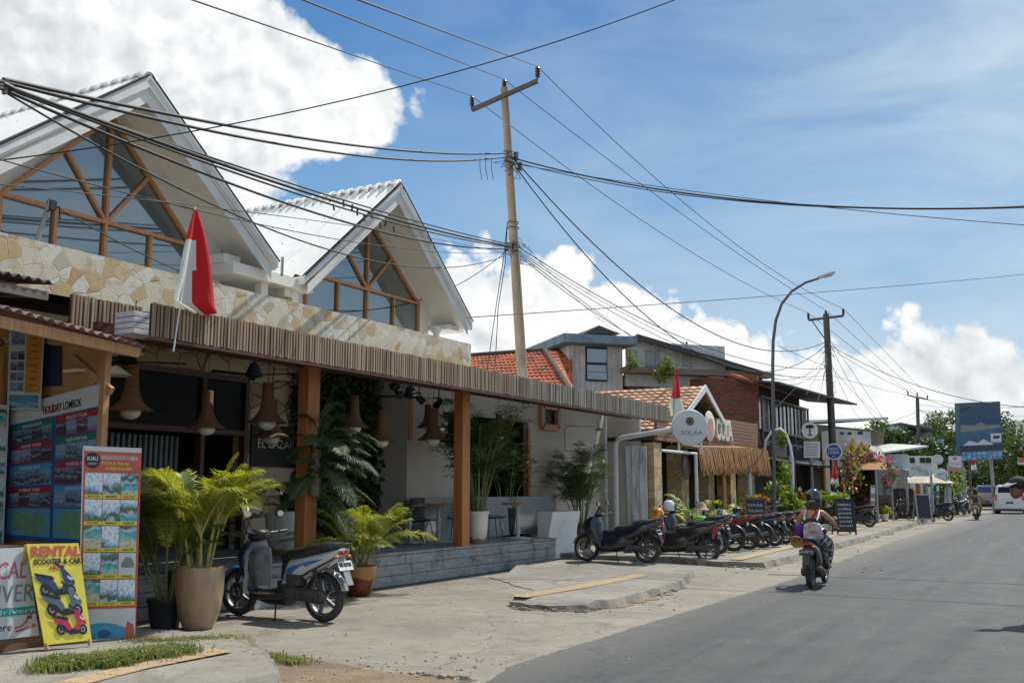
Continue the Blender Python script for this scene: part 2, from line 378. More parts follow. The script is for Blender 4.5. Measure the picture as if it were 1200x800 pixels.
# ------------------------------------------------------------------ ground
def groundmat(name, c, c2, cracks=1, blot=.5, fine=90, rough=.92, bump=.35):
    m, nt, b = _nt(name); v = coords(nt)
    n1 = noise(nt, v, .55, 7, .62, .3); n2 = noise(nt, v, 4.5, 8, .7); n3 = noise(nt, v, fine, 5, .7)
    col = ramp(nt, n1, [(.32, c2), (.62, c)])
    col = mixc(nt, .6, col, ramp(nt, n2, [(.3,(.66,.64,.62)), (.65,(1.04,1.04,1.04))]), 'MULTIPLY')
    col = mixc(nt, .9, col, ramp(nt, n3, [(.3,(.5,.5,.5)), (.5,(.95,.95,.95)), (.66,(1.25,1.24,1.2))]), 'MULTIPLY')
    st = noise(nt, v, 1.3, 9, .75, .9)
    col = mixc(nt, ramp(nt, st, [(.53,(0,0,0)), (.62,(blot,)*3)]), col, tuple(x*.4 for x in c))
    st2 = noise(nt, coords(nt,(1,1,1),rot=(0,0,.7)), .8, 10, .8, 1.4); col = mixc(nt, ramp(nt, st2, [(.58,(0,0,0)), (.61,(blot*.8,)*3), (.64,(0,0,0))]), col, (c[0]*.5,c[1]*.42,c[2]*.33))
    if cracks:
        w_ = N(nt, 'ShaderNodeVectorMath', operation='SCALE'); nn = N(nt, 'ShaderNodeTexNoise'); nn.inputs['Scale'].default_value = 1.7; nn.inputs['Detail'].default_value = 6; nt.links.new(v, nn.inputs['Vector'])
        nt.links.new(nn.outputs['Color'], w_.inputs[0]); w_.inputs['Scale'].default_value = .9
        ad = N(nt, 'ShaderNodeVectorMath', operation='ADD'); nt.links.new(v, ad.inputs[0]); nt.links.new(w_.outputs[0], ad.inputs[1])
        ve = N(nt, 'ShaderNodeTexVoronoi', feature='DISTANCE_TO_EDGE'); ve.inputs['Scale'].default_value = .33; nt.links.new(ad.outputs[0], ve.inputs['Vector'])
        f = ramp(nt, ve.outputs['Distance'], [(.0,(cracks,)*3), (.007,(0,0,0))])
        col = mixc(nt, f, col, tuple(x*.3 for x in c))
    nt.links.new(col, b.inputs['Base Color']); b.inputs['Roughness'].default_value = rough
    bumpn(nt, b, mixc(nt, .5, n2, n3), bump, .015)
    return m
m_apron = groundmat('worn_concrete', (.29,.265,.22), (.195,.178,.148), .7, .5)
m_foot = groundmat('footpath_concrete', (.30,.28,.24), (.205,.192,.165), .5, .55)
m_dirt = groundmat('dirt', (.26,.2,.13), (.15,.11,.07), 0, .6, 40, .95, .9)
def asphaltmat():
    m, nt, b = _nt('asphalt'); v = coords(nt)
    n1 = noise(nt, coords(nt, (1.6,.07,1), rot=(0,0,R(-1.5))), 1.3, 7, .65, .4); n3 = noise(nt, v, 140, 4, .75); n2 = noise(nt, v, 1.6, 8, .7)
    col = ramp(nt, n1, [(.3,(.038,.041,.043)), (.45,(.057,.060,.062)), (.6,(.070,.073,.073)), (.74,(.10,.10,.094))])
    col = mixc(nt, .8, col, ramp(nt, n2, [(.3,(.66,.66,.66)), (.66,(1.18,1.18,1.16))]), 'MULTIPLY')
    sp3 = noise(nt, v, .55, 9, .78, 1.2); col = mixc(nt, ramp(nt, sp3, [(.56,(0,0,0)), (.62,(.5,)*3)]), col, (.035,.036,.037)); sp4 = noise(nt, coords(nt,(1,.5,1),rot=(0,0,.3)), 1.4, 9, .8, .8); col = mixc(nt, ramp(nt, sp4, [(.58,(0,0,0)), (.66,(.35,)*3)]), col, (.17,.16,.135))
    col = mixc(nt, .8, col, ramp(nt, n3, [(.3,(.45,.45,.45)), (.5,(1,1,1)), (.68,(1.5,1.5,1.48))]), 'MULTIPLY')
    tc = N(nt, 'ShaderNodeTexCoord'); s = N(nt, 'ShaderNodeSeparateXYZ'); nt.links.new(tc.outputs['Object'], s.inputs[0])
    ma = N(nt, 'ShaderNodeMath', operation='MULTIPLY_ADD'); nt.links.new(n2, ma.inputs[0]); ma.inputs[1].default_value = 1.6; nt.links.new(s.outputs[0], ma.inputs[2])
    f = ramp(nt, ma.outputs[0], [(0,(.8,.8,.8)), (.001,(0,0,0))])   # filled below: dust drifted against the verge
    mr = N(nt, 'ShaderNodeMapRange'); mr.inputs['From Min'].default_value = -4.9; mr.inputs['From Max'].default_value = -3.1; mr.inputs['To Min'].default_value = .55; mr.inputs['To Max'].default_value = 0
    nt.links.new(ma.outputs[0], mr.inputs[0])
    col = mixc(nt, mr.outputs[0], col, (.25,.225,.185))
    nt.links.new(col, b.inputs['Base Color']); b.inputs['Roughness'].default_value = .8
    w_ = N(nt, 'ShaderNodeVectorMath', operation='SCALE'); nn = N(nt, 'ShaderNodeTexNoise'); nn.inputs['Scale'].default_value = 1.3; nn.inputs['Detail'].default_value = 7; nt.links.new(v, nn.inputs['Vector']); nt.links.new(nn.outputs['Color'], w_.inputs[0]); w_.inputs['Scale'].default_value = 1.2
    ad = N(nt, 'ShaderNodeVectorMath', operation='ADD'); nt.links.new(v, ad.inputs[0]); nt.links.new(w_.outputs[0], ad.inputs[1]); ve = N(nt, 'ShaderNodeTexVoronoi', feature='DISTANCE_TO_EDGE'); ve.inputs['Scale'].default_value = .22; nt.links.new(ad.outputs[0], ve.inputs['Vector'])
    col = mixc(nt, ramp(nt, ve.outputs['Distance'], [(0,(.75,)*3),(.004,(0,0,0))]), col, (.03,.03,.03)); nt.links.new(col, b.inputs['Base Color'])
    bumpn(nt, b, n3, .6, .012); return m
m_asph = asphaltmat()
g = MB(); 
g.quad((-2500,-300,-.02),(2500,-300,-.02),(2500,4000,-.02),(-2500,4000,-.02)); tag(g.build('ground', groundmat('bare_earth',(.2,.17,.12),(.12,.11,.07),0)), kind='structure')
def sheet(pts, z, name, m, rough=0, step=.25, kind='structure', seed=1):
    """polygon sheet; edges subdivided and jittered so they read as worn"""
    rnd = random.Random(seed); out = []
    for i, p in enumerate(pts):
        a = Vector(p); b = Vector(pts[(i+1) % len(pts)]); a.z = b.z = 0; L = (b-a).length; k = max(1, int(min(L, 60)/step)) if rough else 1
        for j in range(k):
            q = a.lerp(b, j/k); 
            if rough and j: q += Vector((rnd.uniform(-rough,rough), rnd.uniform(-rough,rough), 0))
            q.z = z; out.append(q)
    mb = MB(); mb.add(out, [tuple(range(len(out)))]); return tag(mb.build(name, m), kind=kind)
e = [G(480,860), G(600,780), G(760,730), G(925,680), G(1040,637), G(1150,603)]
far = e[-1] + (e[-1]-e[-3])*12
apron = [(-60,-6,0),(-3.9,-6,0)] + e + [far, (-60, far.y, 0)]
sheet(apron, 0.0, 'forecourt', m_apron, 0)
rd = [(-3.7,-8,0),(7.4,-8,0),(4.6,90,0),(-1,420,0),(far.x-.5, far.y, 0)] + [Vector(p) for p in reversed(e)]
sheet(rd, .004, 'road', m_asph, .028, .07)
sheet([(7.4,-8,0),(14,-8,0),(12,200,0),(1.6,200,0),(4.6,90,0)], .10, 'footpath', m_foot)
tag((lambda mb: (mb.bar(Vector((-5.3,19.35,.006)), Vector((6.3,19.6,.006)), .035, .004), mb.build('road_joint', mat('tar_seal', (.02,.02,.02), .6)))[1])(MB()), kind='structure')
sheet([Vector((1.2,9.5,.0)),Vector((3.4,9.3,0)),Vector((3.6,12.6,0)),Vector((1.3,12.8,0))], .009, 'road_patch', mat('patched_asphalt', (.05,.05,.05), .85, var=.3, scale=5, bscale=120, bump=.5), .02, .1)
# raised footpath pieces
def island(top, name, seed, h=.115, m=m_foot, hf=None):
    rnd = random.Random(seed); pts = []
    for i, p in enumerate(top):
        a = Vector(p); b = Vector(top[(i+1) % len(top)]); L = (b-a).length; k = max(1, int(min(L,30)/.16))
        for j in range(k):
            q = a.lerp(b, j/k) + Vector((rnd.uniform(-.045,.045), rnd.uniform(-.045,.045), 0)); pts.append(q)
    c = sum(pts, Vector())/len(pts); mb = MB(); n = len(pts)
    lo_ = [Vector((p.x+(p.x-c.x)*.004+.02, p.y, -.01)) for p in pts]; up = []
    for p in pts: up.append(Vector((p.x-.03, p.y, (h if hf is None else hf(p,h))+rnd.uniform(-.014,.008)*(1 if hf is None or hf(p,h)>.05 else .2))))
    mb.add(lo_+up, [tuple(range(n, 2*n))] + [(i,(i+1)%n,n+(i+1)%n,n+i) for i in range(n)])
    return tag(mb.build(name, m), kind='structure')
def zg(x, y): return G(x, y, 0)
isB = [zg(*q) for q in [(600,711),(647,715),(689,714),(713,712),(736,707),(772,697),(800,687)]] + [G(812,675), G(800,668), Vector((-10.2,19.6,0)), Vector((-9.6,16.2,0)), G(628,693), G(606,703)]
island(isB, 'footpath', 3, hf=lambda p,h: .012 if (p.y > 13.0 and p.x < -7.0 and p.y < 17.5) else (h*.6 if p.y < 12.6 else h))
isC = [zg(*q) for q in [(846,664),(895,665),(925,658),(1000,636),(1060,619),(1100,607)]]
isC += [isC[-1]+(isC[-1]-isC[-2])*5, Vector((-14,300,0)), Vector((-11.5,40,0)), Vector((-11.5,21.5,0)), Vector((-8,21.4,0))]
island(isC, 'footpath', 5)
isA = [Vector((-9.3,7.9,0)), G(262,753), G(290,760), G(318,778), G(326,800), Vector((-5.9,5.2,0)), Vector((-5.6,2,0)), Vector((-14,2,0)), Vector((-14,7.6,0))]
island(isA, 'footpath', 8, .09)
# washed-down dirt along the foot of the kerbs
def kerbdirt(pts, w0, seed):
    rnd = random.Random(seed); L_ = []; R_ = []; pts = [Vector(p) for p in pts]
    for a, b in zip(pts[:-1], pts[1:]):
        k = max(1, int((b-a).length/.15))
        for j in range(k):
            q = a.lerp(b, j/k); d = (b-a).normalized(); s_ = Vector((d.y,-d.x,0)); L_.append(q-s_*.08); R_.append(q+s_*w0*rnd.uniform(.15,1.0))
    poly = [Vector((p.x,p.y,.0075)) for p in L_+R_[::-1]]; mb = MB(); n = len(L_)
    mb.add([Vector((p.x,p.y,.0075)) for p in L_]+[Vector((p.x,p.y,.0075)) for p in R_], [(i,i+1,n+i+1,n+i) for i in range(n-1)]); tag(mb.build('kerb_dirt', m_dirt), kind='structure')
kerbdirt(isB[:7], .22, 1); kerbdirt(isC[:6], .18, 2); kerbdirt([G(262,755), G(290,762), G(318,780), G(326,802)], .2, 3)
# tactile guide strips, worn orange-yellow
def tactile():
    m, nt, b = _nt('tactile_paint'); v = coords(nt); n = noise(nt, v, 14, 7, .75); n2 = noise(nt, v, 2.4, 6, .7)
    col = ramp(nt, n2, [(.3,(.50,.32,.13)), (.7,(.42,.31,.18))])
    col = mixc(nt, ramp(nt, n, [(.42,(0,0,0)),(.6,(.85,)*3)]), col, (.30,.26,.2))
    nt.links.new(col, b.inputs['Base Color']); b.inputs['Roughness'].default_value = .85; bumpn(nt, b, n, .3, .01); return m
m_tac = tactile()
def strip(pts, wd, z, name='tactile_strip'):
    mb = MB()
    for a, b in zip(pts[:-1], pts[1:]):
        a = Vector(a); b = Vector(b); d = (b-a); L = d.length; d.normalize(); sd_ = Vector((-d.y, d.x, 0)); k = max(1, int(L/.30))
        for i in range(k):
            p = a + d*(i+.02)*L/k; q = a + d*(i+.98)*L/k
            mb.prism([(p-sd_*wd/2).xyz, (q-sd_*wd/2).xyz, (q+sd_*wd/2).xyz, (p+sd_*wd/2).xyz], (0,0,.003))
            for t in (-.36,-.12,.12,.36):
                mb.bar(p+sd_*wd*t+Vector((0,0,.0045)), q+sd_*wd*t+Vector((0,0,.0045)), .03, .003)
    for q in range(len(mb.v)): mb.v[q] = Vector((mb.v[q].x, mb.v[q].y, mb.v[q].z - pts[0][2] + z))
    return tag(mb.build(name, m_tac), kind='structure')
strip([G(606,700,.11), G(680,688,.11), G(752,674,.11)], .30, .122)
strip([G(862,656,.11), G(930,640,.11), G(1000,621,.11), G(1060,607,.11)], .30, .122)
strip([G(40,812,.09), G(160,782,.09), G(262,762,.09)], .27, .098)
# dirt patch and scattered stones between the concrete slabs
sheet([G(262,758), G(330,765), G(400,778), G(470,790), G(560,797), G(470,812), G(380,830), G(318,805), G(325,785)], .006, 'dirt_patch', m_dirt, .05, .1)
sheet([G(232,757), G(300,757), G(296,745), G(225,741)], .012, 'dirt_patch', m_dirt, .05, .1)
if 0: sheet([G(452,690),G(520,684),G(620,690),G(640,697),G(560,706),G(470,702)], .005, 'dirt_patch', groundmat('damp_dust',(.24,.2,.15),(.2,.17,.13),0,.7,60), .09, .1)
rnd = random.Random(4); st = MB(); ms = mat('pebble', (.27,.24,.2), .9, var=.4, scale=9)
spots = [(G(rnd.uniform(300,560), rnd.uniform(768,798)), .022) for _ in range(90)] + [(G(rnd.uniform(600,800), rnd.uniform(697,718)), .022) for _ in range(60)] + \
        [(G(rnd.uniform(560,930), 0) if False else G(rnd.uniform(420,900), rnd.uniform(690,780)), .014) for _ in range(160)] + [(G(rnd.uniform(850,1040), rnd.uniform(640,672)), .035) for _ in range(60)] + [(G(rnd.uniform(600,1190), rnd.uniform(640,795)), .012) for _ in range(60)]
for p, s_ in spots:
    r_ = s_*rnd.uniform(.3,1); st.sph((p.x,p.y,r_*.3), r_, 6, 4, (1, rnd.uniform(.6,1.3), rnd.uniform(.4,.8)))
tag(st.build('scattered_gravel', ms, smooth=60), kind='stuff')
lf = MB(); rnd = random.Random(14)
for x0,y0,x1,y1,n in [(160,748,300,758,40),(262,735,430,745,22),(430,698,640,672,50),(590,720,900,672,26),(660,652,860,664,22),(300,770,540,792,24)]:
    for i in range(n):
        t = rnd.random(); p = G(x0+(x1-x0)*t, y0+(y1-y0)*t+rnd.uniform(-5,5), .125 if 640 < x0+(x1-x0)*t < 860 and y0 < 700 else .1 if y0 > 745 and x0 < 200 else .012); a = rnd.uniform(0,6.28); L = rnd.uniform(.02,.07); d = Vector((math.cos(a),math.sin(a),rnd.uniform(-.1,.3))); s_ = Vector((-d.y,d.x,rnd.uniform(-.2,.2))); lf.add([p, p+d*L*.5+s_*L*.25, p+d*L, p+d*L*.5-s_*L*.25],[(0,1,2,3)])
tag(lf.build('fallen_leaves', leafmat('dead_leaf', (.10,.06,.03), (.25,.16,.07), .1, .8, 20)), kind='stuff')
# broken kerb rubble along the footpath edge
rb = MB()
for x0,y0,x1,y1,n in [(690,716,800,691,55),(600,713,690,717,26),(846,664,900,667,22),(900,664,1060,621,30),(480,789,545,797,26)]:
    for i in range(n):
        t = rnd.random(); p = G(x0+(x1-x0)*t, y0+(y1-y0)*t+rnd.uniform(-1.5,1)); s_ = rnd.uniform(.02,.055)
        rb.box((p.x,p.y,s_*.2), (s_*1.6,s_*1.2,s_*rnd.uniform(.5,1)), M=Matrix.Rotation(rnd.uniform(0,3),3,'Z')@Matrix.Rotation(rnd.uniform(-.5,.5),3,'X'))
tag(rb.build('kerb_rubble', m_foot, bevel=.008), kind='stuff')
def grass_patch(pts, n, h, name='grass', m=None, spread=.12, seed=2, lab='green grass tufts growing through the concrete edge'):
    rnd = random.Random(seed); mb = MB()
    for i in range(n):
        p = rnd.choice(pts); b = Vector((p.x+rnd.gauss(0,spread), p.y+rnd.gauss(0,spread), p.z)); a = rnd.uniform(0,2*PI); L = h*rnd.uniform(.5,1.3); w_ = .004+rnd.random()*.004
        d = Vector((math.cos(a), math.sin(a), 0)); s_ = Vector((-d.y,d.x,0))*w_; k = rnd.uniform(.3,1.1)
        m1 = b + d*L*.35*k + Vector((0,0,L*.6)); t_ = b + d*L*k + Vector((0,0,L*(.9-.4*k)))
        mb.add([b-s_, b+s_, m1+s_*.8, m1-s_*.8, t_], [(0,1,2,3),(3,2,4)])
    return tag(mb.build(name, m), lab, None, None, 'stuff')
m_grass = leafmat('grass_blade', (.10,.14,.03), (.26,.27,.07), .25)
m_dry = leafmat('dry_grass', (.24,.2,.08), (.2,.24,.06), .3)
grass_patch([lerp(G(75,782,.09), G(205,765,.09), t/30) + Vector((random.uniform(-.05,.05),random.uniform(-.1,.1),0)) for t in range(31)], 6500, .10, m=m_grass, spread=.12)
grass_patch([lerp(G(60,778,.09), G(140,780,.09), t/10) for t in range(11)], 2600, .10, m=m_grass, spread=.07, seed=5)
grass_patch([lerp(G(155,757,.03), G(262,752,.03), t/20) for t in range(21)], 2200, .09, m=m_dry, spread=.08, seed=8, lab='dry grass around the beige pot')
grass_patch([lerp(G(300,768,.01), G(350,778,.01), t/20) for t in range(21)], 700, .06, m=m_dry, spread=.07, seed=9, lab='sparse grass in the dirt gap')
# ------------------------------------------------------------------ shared materials
m_white = mat('white_render', (.80,.785,.745), .8, var=.07, scale=1.2, bump=.2, bscale=30, dirt=.25, dirtc=(.4,.37,.32))
m_cream = mat('cream_soffit', (.86,.84,.78), .7, var=.06, scale=.8, bump=.1, dirt=.12, dirtc=(.42,.38,.3))
m_wpaint = mat('white_metal_roof', (.78,.78,.76), .42, var=.05, scale=2, bump=.05, dirt=.3, dirtc=(.5,.49,.46))
m_fascia = mat('grey_barge_board', (.74,.74,.72), .6, var=.12, scale=3)
m_frame = woodmat('teak_frame', (.50,.235,.085), 'Z', .3, .45, coat=.2)
m_post = woodmat('orange_post', (.42,.155,.045), 'Z', .35, .5, .7)
m_dwood = woodmat('dark_red_wood', (.085,.03,.022), 'Y', .3, .5)
m_slat = None
def slatmat():
    m, nt, b = _nt('slat_wood')
    v = coords(nt, (1, 18.2, .7)); n = noise(nt, v, 1.0, 2, .5); v2 = coords(nt, (1,.28,1)); n2 = noise(nt, v2, 1.3, 3, .6)
    a = ramp(nt, n, [(.3,(.17,.115,.075)), (.5,(.30,.22,.155)), (.7,(.42,.33,.24))])
    c = ramp(nt, n, [(.3,(.135,.12,.10)), (.5,(.25,.225,.185)), (.7,(.36,.33,.28))])
    tc = N(nt, 'ShaderNodeTexCoord'); s = N(nt, 'ShaderNodeSeparateXYZ'); nt.links.new(tc.outputs['Object'], s.inputs[0])
    mr = N(nt, 'ShaderNodeMapRange'); mr.inputs['From Min'].default_value = 0; mr.inputs['From Max'].default_value = 4; nt.links.new(s.outputs[1], mr.inputs[0])
    col = mixc(nt, mr.outputs[0], a, c); col = mixc(nt, ramp(nt, n2, [(.55,(0,0,0)),(.66,(.35,)*3)]), col, (.30,.16,.09))
    nt.links.new(col, b.inputs['Base Color']); b.inputs['Roughness'].default_value = .8; return m
m_slat = slatmat()
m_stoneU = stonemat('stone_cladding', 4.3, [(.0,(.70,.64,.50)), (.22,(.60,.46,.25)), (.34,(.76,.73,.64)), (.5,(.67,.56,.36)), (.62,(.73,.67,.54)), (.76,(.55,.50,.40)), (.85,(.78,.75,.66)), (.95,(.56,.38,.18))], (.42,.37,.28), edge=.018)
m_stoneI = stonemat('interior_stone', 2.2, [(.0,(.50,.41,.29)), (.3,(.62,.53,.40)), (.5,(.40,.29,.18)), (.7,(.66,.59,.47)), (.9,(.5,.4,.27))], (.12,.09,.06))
m_glassG = glassmat('gable_glass', (.03,.055,.06), .27)
m_glassD = mat('dark_glass', (.010,.010,.011), .35, var=.3, bump=0, spec=.12)
m_black = mat('matt_black', (.018,.018,.02), .6, var=.2)
m_bmetal = mat('black_metal', (.03,.03,.032), .4, .6, var=.2)
m_grey = mat('grey_metal', (.3,.31,.32), .45, .5, var=.15)
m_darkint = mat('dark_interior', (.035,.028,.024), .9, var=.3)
m_pipe = mat('white_pipe', (.66,.67,.68), .45, var=.06, dirt=.3, dirtc=(.4,.38,.34))
def deckmat():
    m, nt, b = _nt('weathered_plank'); v = coords(nt, (1,.6,5)); n = noise(nt, v, 3, 8, .7, .5); n2 = noise(nt, coords(nt), 2, 7, .75, .6)
    col = ramp(nt, n, [(.3,(.2,.205,.205)), (.7,(.36,.365,.36))]); col = mixc(nt, ramp(nt, n2, [(.5,(0,0,0)),(.64,(.8,)*3)]), col, (.075,.07,.062))
    nt.links.new(col, b.inputs['Base Color']); b.inputs['Roughness'].default_value = .8; bumpn(nt, b, n, .5, .01); return m
m_deck = deckmat()

BLD = thing('restaurant_building', 'white restaurant with two steep glazed gables above a stone parapet and long slatted canopy', 'restaurant', (-12,14,0))
# parapet clad in pale stone
b = MB(); b.bx(-11.3,-11,1,17.75,3.97,4.645); b.build('stone_parapet', m_stoneU, BLD)
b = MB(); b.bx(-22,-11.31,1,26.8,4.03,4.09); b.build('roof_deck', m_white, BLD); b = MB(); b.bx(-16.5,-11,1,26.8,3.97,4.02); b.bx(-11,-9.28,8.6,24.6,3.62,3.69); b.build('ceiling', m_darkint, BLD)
# slatted fascia
def slats(y0, y1, x, z0, z1, name='slat_fascia'):
    b = MB(); b.bx(x-.06, x-.035, y0, y1, z0+.015, z1-.01); y = y0; rnd = random.Random(2)
    b.cur = 1
    while y < y1:
        dx = rnd.uniform(-.007,.007); b.bx(x-.03+dx, x+dx, y, y+rnd.uniform(.027,.036), z0+rnd.uniform(0,.016), z1-rnd.uniform(0,.014)); y += .0555+rnd.uniform(-.004,.004)
    return b.build(name, [m_black, m_slat], BLD)
slats(7.86, 24.62, -9.2, 3.35, 3.755); slats(7.75, 8.8, -10.5, 3.5, 3.97)
b = MB(); b.bx(-9.32,-9.20,7.86,24.62,3.315,3.348); b.bx(-10.3,-10.2,7.9,24.6,3.45,3.62); b.build('fascia_beam', m_dwood, BLD)
for y0 in (11.62, 16.02):
    b = MB(); b.bx(-10.3,-10.1,y0,y0+.27,.56,3.62); b.build('post', m_post, BLD, bevel=.006)
# deck
b = MB(); b.bx(-16.5,-10.14,8.6,19.9,0,.53); b.build('deck_base', m_darkint, BLD)
b = MB(); rnd = random.Random(5)
for k, (z0, z1) in enumerate([(.015,.178),(.186,.35),(.358,.512)]):
    y = 8.6
    while y < 19.9:
        L = rnd.uniform(1.6,2.6); y1 = min(19.9, y+L); dx = rnd.uniform(-.006,.006); b.bx(-10.14,-10.105+dx,y+.004,y1-.004,z0,z1); y = y1
b.bx(-10.45,-10.085,8.6,19.9,.52,.56)
for k in range(14): b.bx(-16.5+(k)*.43,-16.5+k*.43+.425,8.6,19.9,.531,.556)
b.build('deck_boards', m_deck, BLD, bevel=.004)
b = MB(); b.bx(-10.1,-9.78,10.3,11.7,0,.19); b.bx(-10.1,-9.93,10.3,11.7,.19,.37); b.build('step', m_deck, BLD, bevel=.01)
# interior: stone wall with dark glazed opening, green recess, white wall
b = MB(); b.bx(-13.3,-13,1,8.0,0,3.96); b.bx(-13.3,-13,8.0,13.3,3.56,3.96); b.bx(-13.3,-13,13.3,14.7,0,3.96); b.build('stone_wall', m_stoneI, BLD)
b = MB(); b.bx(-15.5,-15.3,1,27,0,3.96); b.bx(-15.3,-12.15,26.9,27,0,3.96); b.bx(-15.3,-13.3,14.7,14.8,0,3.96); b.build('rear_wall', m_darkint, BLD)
wf = MB()
for y in (8.0, 10.15, 12.2, 13.22): wf.bx(-13.08,-12.94,y,y+.09,.56,3.56)
wf.bx(-13.08,-12.93,8.0,13.3,3.5,3.6); wf.bx(-13.08,-12.93,8.0,13.3,2.55,2.64)
WF = wf.build('window_frame', m_dwood, BLD)
b = MB(); b.bx(-13.04,-13.01,8.05,13.25,2.62,3.52); b.build('pane', m_glassD, WF)
b = MB(); rnd = random.Random(3)
for k in range(16): b.bx(-13.35,-13.31,10.35+k*.11,10.40+k*.11,1.9,2.5)
b.bx(-13.36,-13.3,10.3,12.1,1.55,1.9); b.build('bar_railing', mat('faded_blue_board', (.2,.23,.25), .7), BLD)
b = MB(); b.bx(-14.6,-13.6,9,13,.56,1.6); b.build('bar_counter', mat('counter_red', (.07,.02,.018), .6), BLD)
b = MB(); 
for k in range(9): b.lathe([(.03,0),(.04,.02),(.04,.16),(.015,.22),(.015,.28)], (-13.8, 9.4+k*.36, 1.6), 8)
b.build('bar_bottles', mat('bottle_glass', (.1,.12,.05), .2, var=.9, scale=3), BLD)
b = MB(); b.bx(-13.02,-12.96,13.42,14.6,2.02,2.78); sb = b.build('sign_board', m_black, BLD)
text('EL BAZAR', mat('sign_cream', (.62,.58,.5), .6), sb, (-12.95,14.05,2.36), (0,1,0), (0,0,1), .98, .16)
b = MB(); b.bx(-13.02,-12.93,13.42,14.7,1.5,2.0); b.build('beige_panel', mat('beige_panel', (.42,.33,.26), .8), BLD)
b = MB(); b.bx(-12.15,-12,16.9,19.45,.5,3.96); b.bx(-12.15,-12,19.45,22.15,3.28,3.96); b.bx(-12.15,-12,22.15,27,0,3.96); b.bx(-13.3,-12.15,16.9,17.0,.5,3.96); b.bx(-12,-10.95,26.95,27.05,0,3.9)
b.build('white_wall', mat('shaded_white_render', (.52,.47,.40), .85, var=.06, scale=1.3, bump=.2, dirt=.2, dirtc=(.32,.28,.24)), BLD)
b = MB(); b.bx(-12.03,-11.97,22.08,22.2,.56,3.1); b.bx(-12.02,-11.97,16.92,17.05,2.6,3.5); b.build('door_jamb', m_post, BLD)
b = MB(); fr = [(-11.98,y,z) for y,z in ((22.75,3.2),(23.65,3.2),(23.65,3.75),(22.75,3.75))]
for i in range(4): b.bar(fr[i], fr[(i+1)%4], .16, .2, (1,0,0))
nf = b.build('niche_frame', mat('salmon_frame', (.5,.27,.17), .6), BLD); b = MB(); b.bx(-12.0,-11.99,22.8,23.6,3.25,3.7); b.build('pane', m_glassD, nf)
b = MB(); b.bx(-12,-11.62,17,22.9,.56,1.44); b.bx(-11.62,-11.1,17,19.9,.56,.98) if False else None; b.build('bench_back', mat('grey_bench', (.3,.3,.3), .8, var=.1), BLD)
b = MB(); prof = []
for k in range(9):
    t = k/8; prof.append(Vector((-10.8-.10*math.sin(t*PI)**2, 20.15, 1.08*t)))
for q_ in prof: q_.y = 21.1
b.prism([Vector((-11.2,21.1,0))]+prof+[Vector((-11.2,21.1,1.08))], (0,1.5,0)); b.build('plaster_bench', m_white, BLD, smooth=40)
# white posts and downpipe at the far end
b = MB(); b.cyl((-11.85,26.55,0),(-11.85,26.55,3.9),.045,10); b.build('white_post', m_pipe, BLD, smooth=50)
b = MB(); p1, p2 = Vector((-11.5,26.45,3.0)), Vector((-10.0,26.52,3.28))
b.tube([(-11.5,26.45,0),(-11.5,26.45,2.85),(-11.42,26.45,3.0),(-11.3,26.46,3.06),(-9.86,26.55,3.26),(-9.7,26.55,3.36),(-9.72,26.55,3.5)], .075, 12)
b.build('downpipe', m_pipe, BLD, smooth=50)
# old white curtain boards between the buildings
b = MB(); rnd = random.Random(9); x = -11.35
while x < -10.9:
    wd = rnd.uniform(.13,.24); b.box((x+wd/2, 26.9+rnd.uniform(-.05,.05), 1.42), (wd-.015,.05,2.85), M=Matrix.Rotation(rnd.uniform(-.035,.035),3,'Y')); x += wd
b.build('old_board', mat('flaking_white_wood', (.68,.69,.69), .8, var=.2, scale=5, dirt=.7, dirtc=(.2,.17,.14), stretch=(3,3,.5)), BLD)

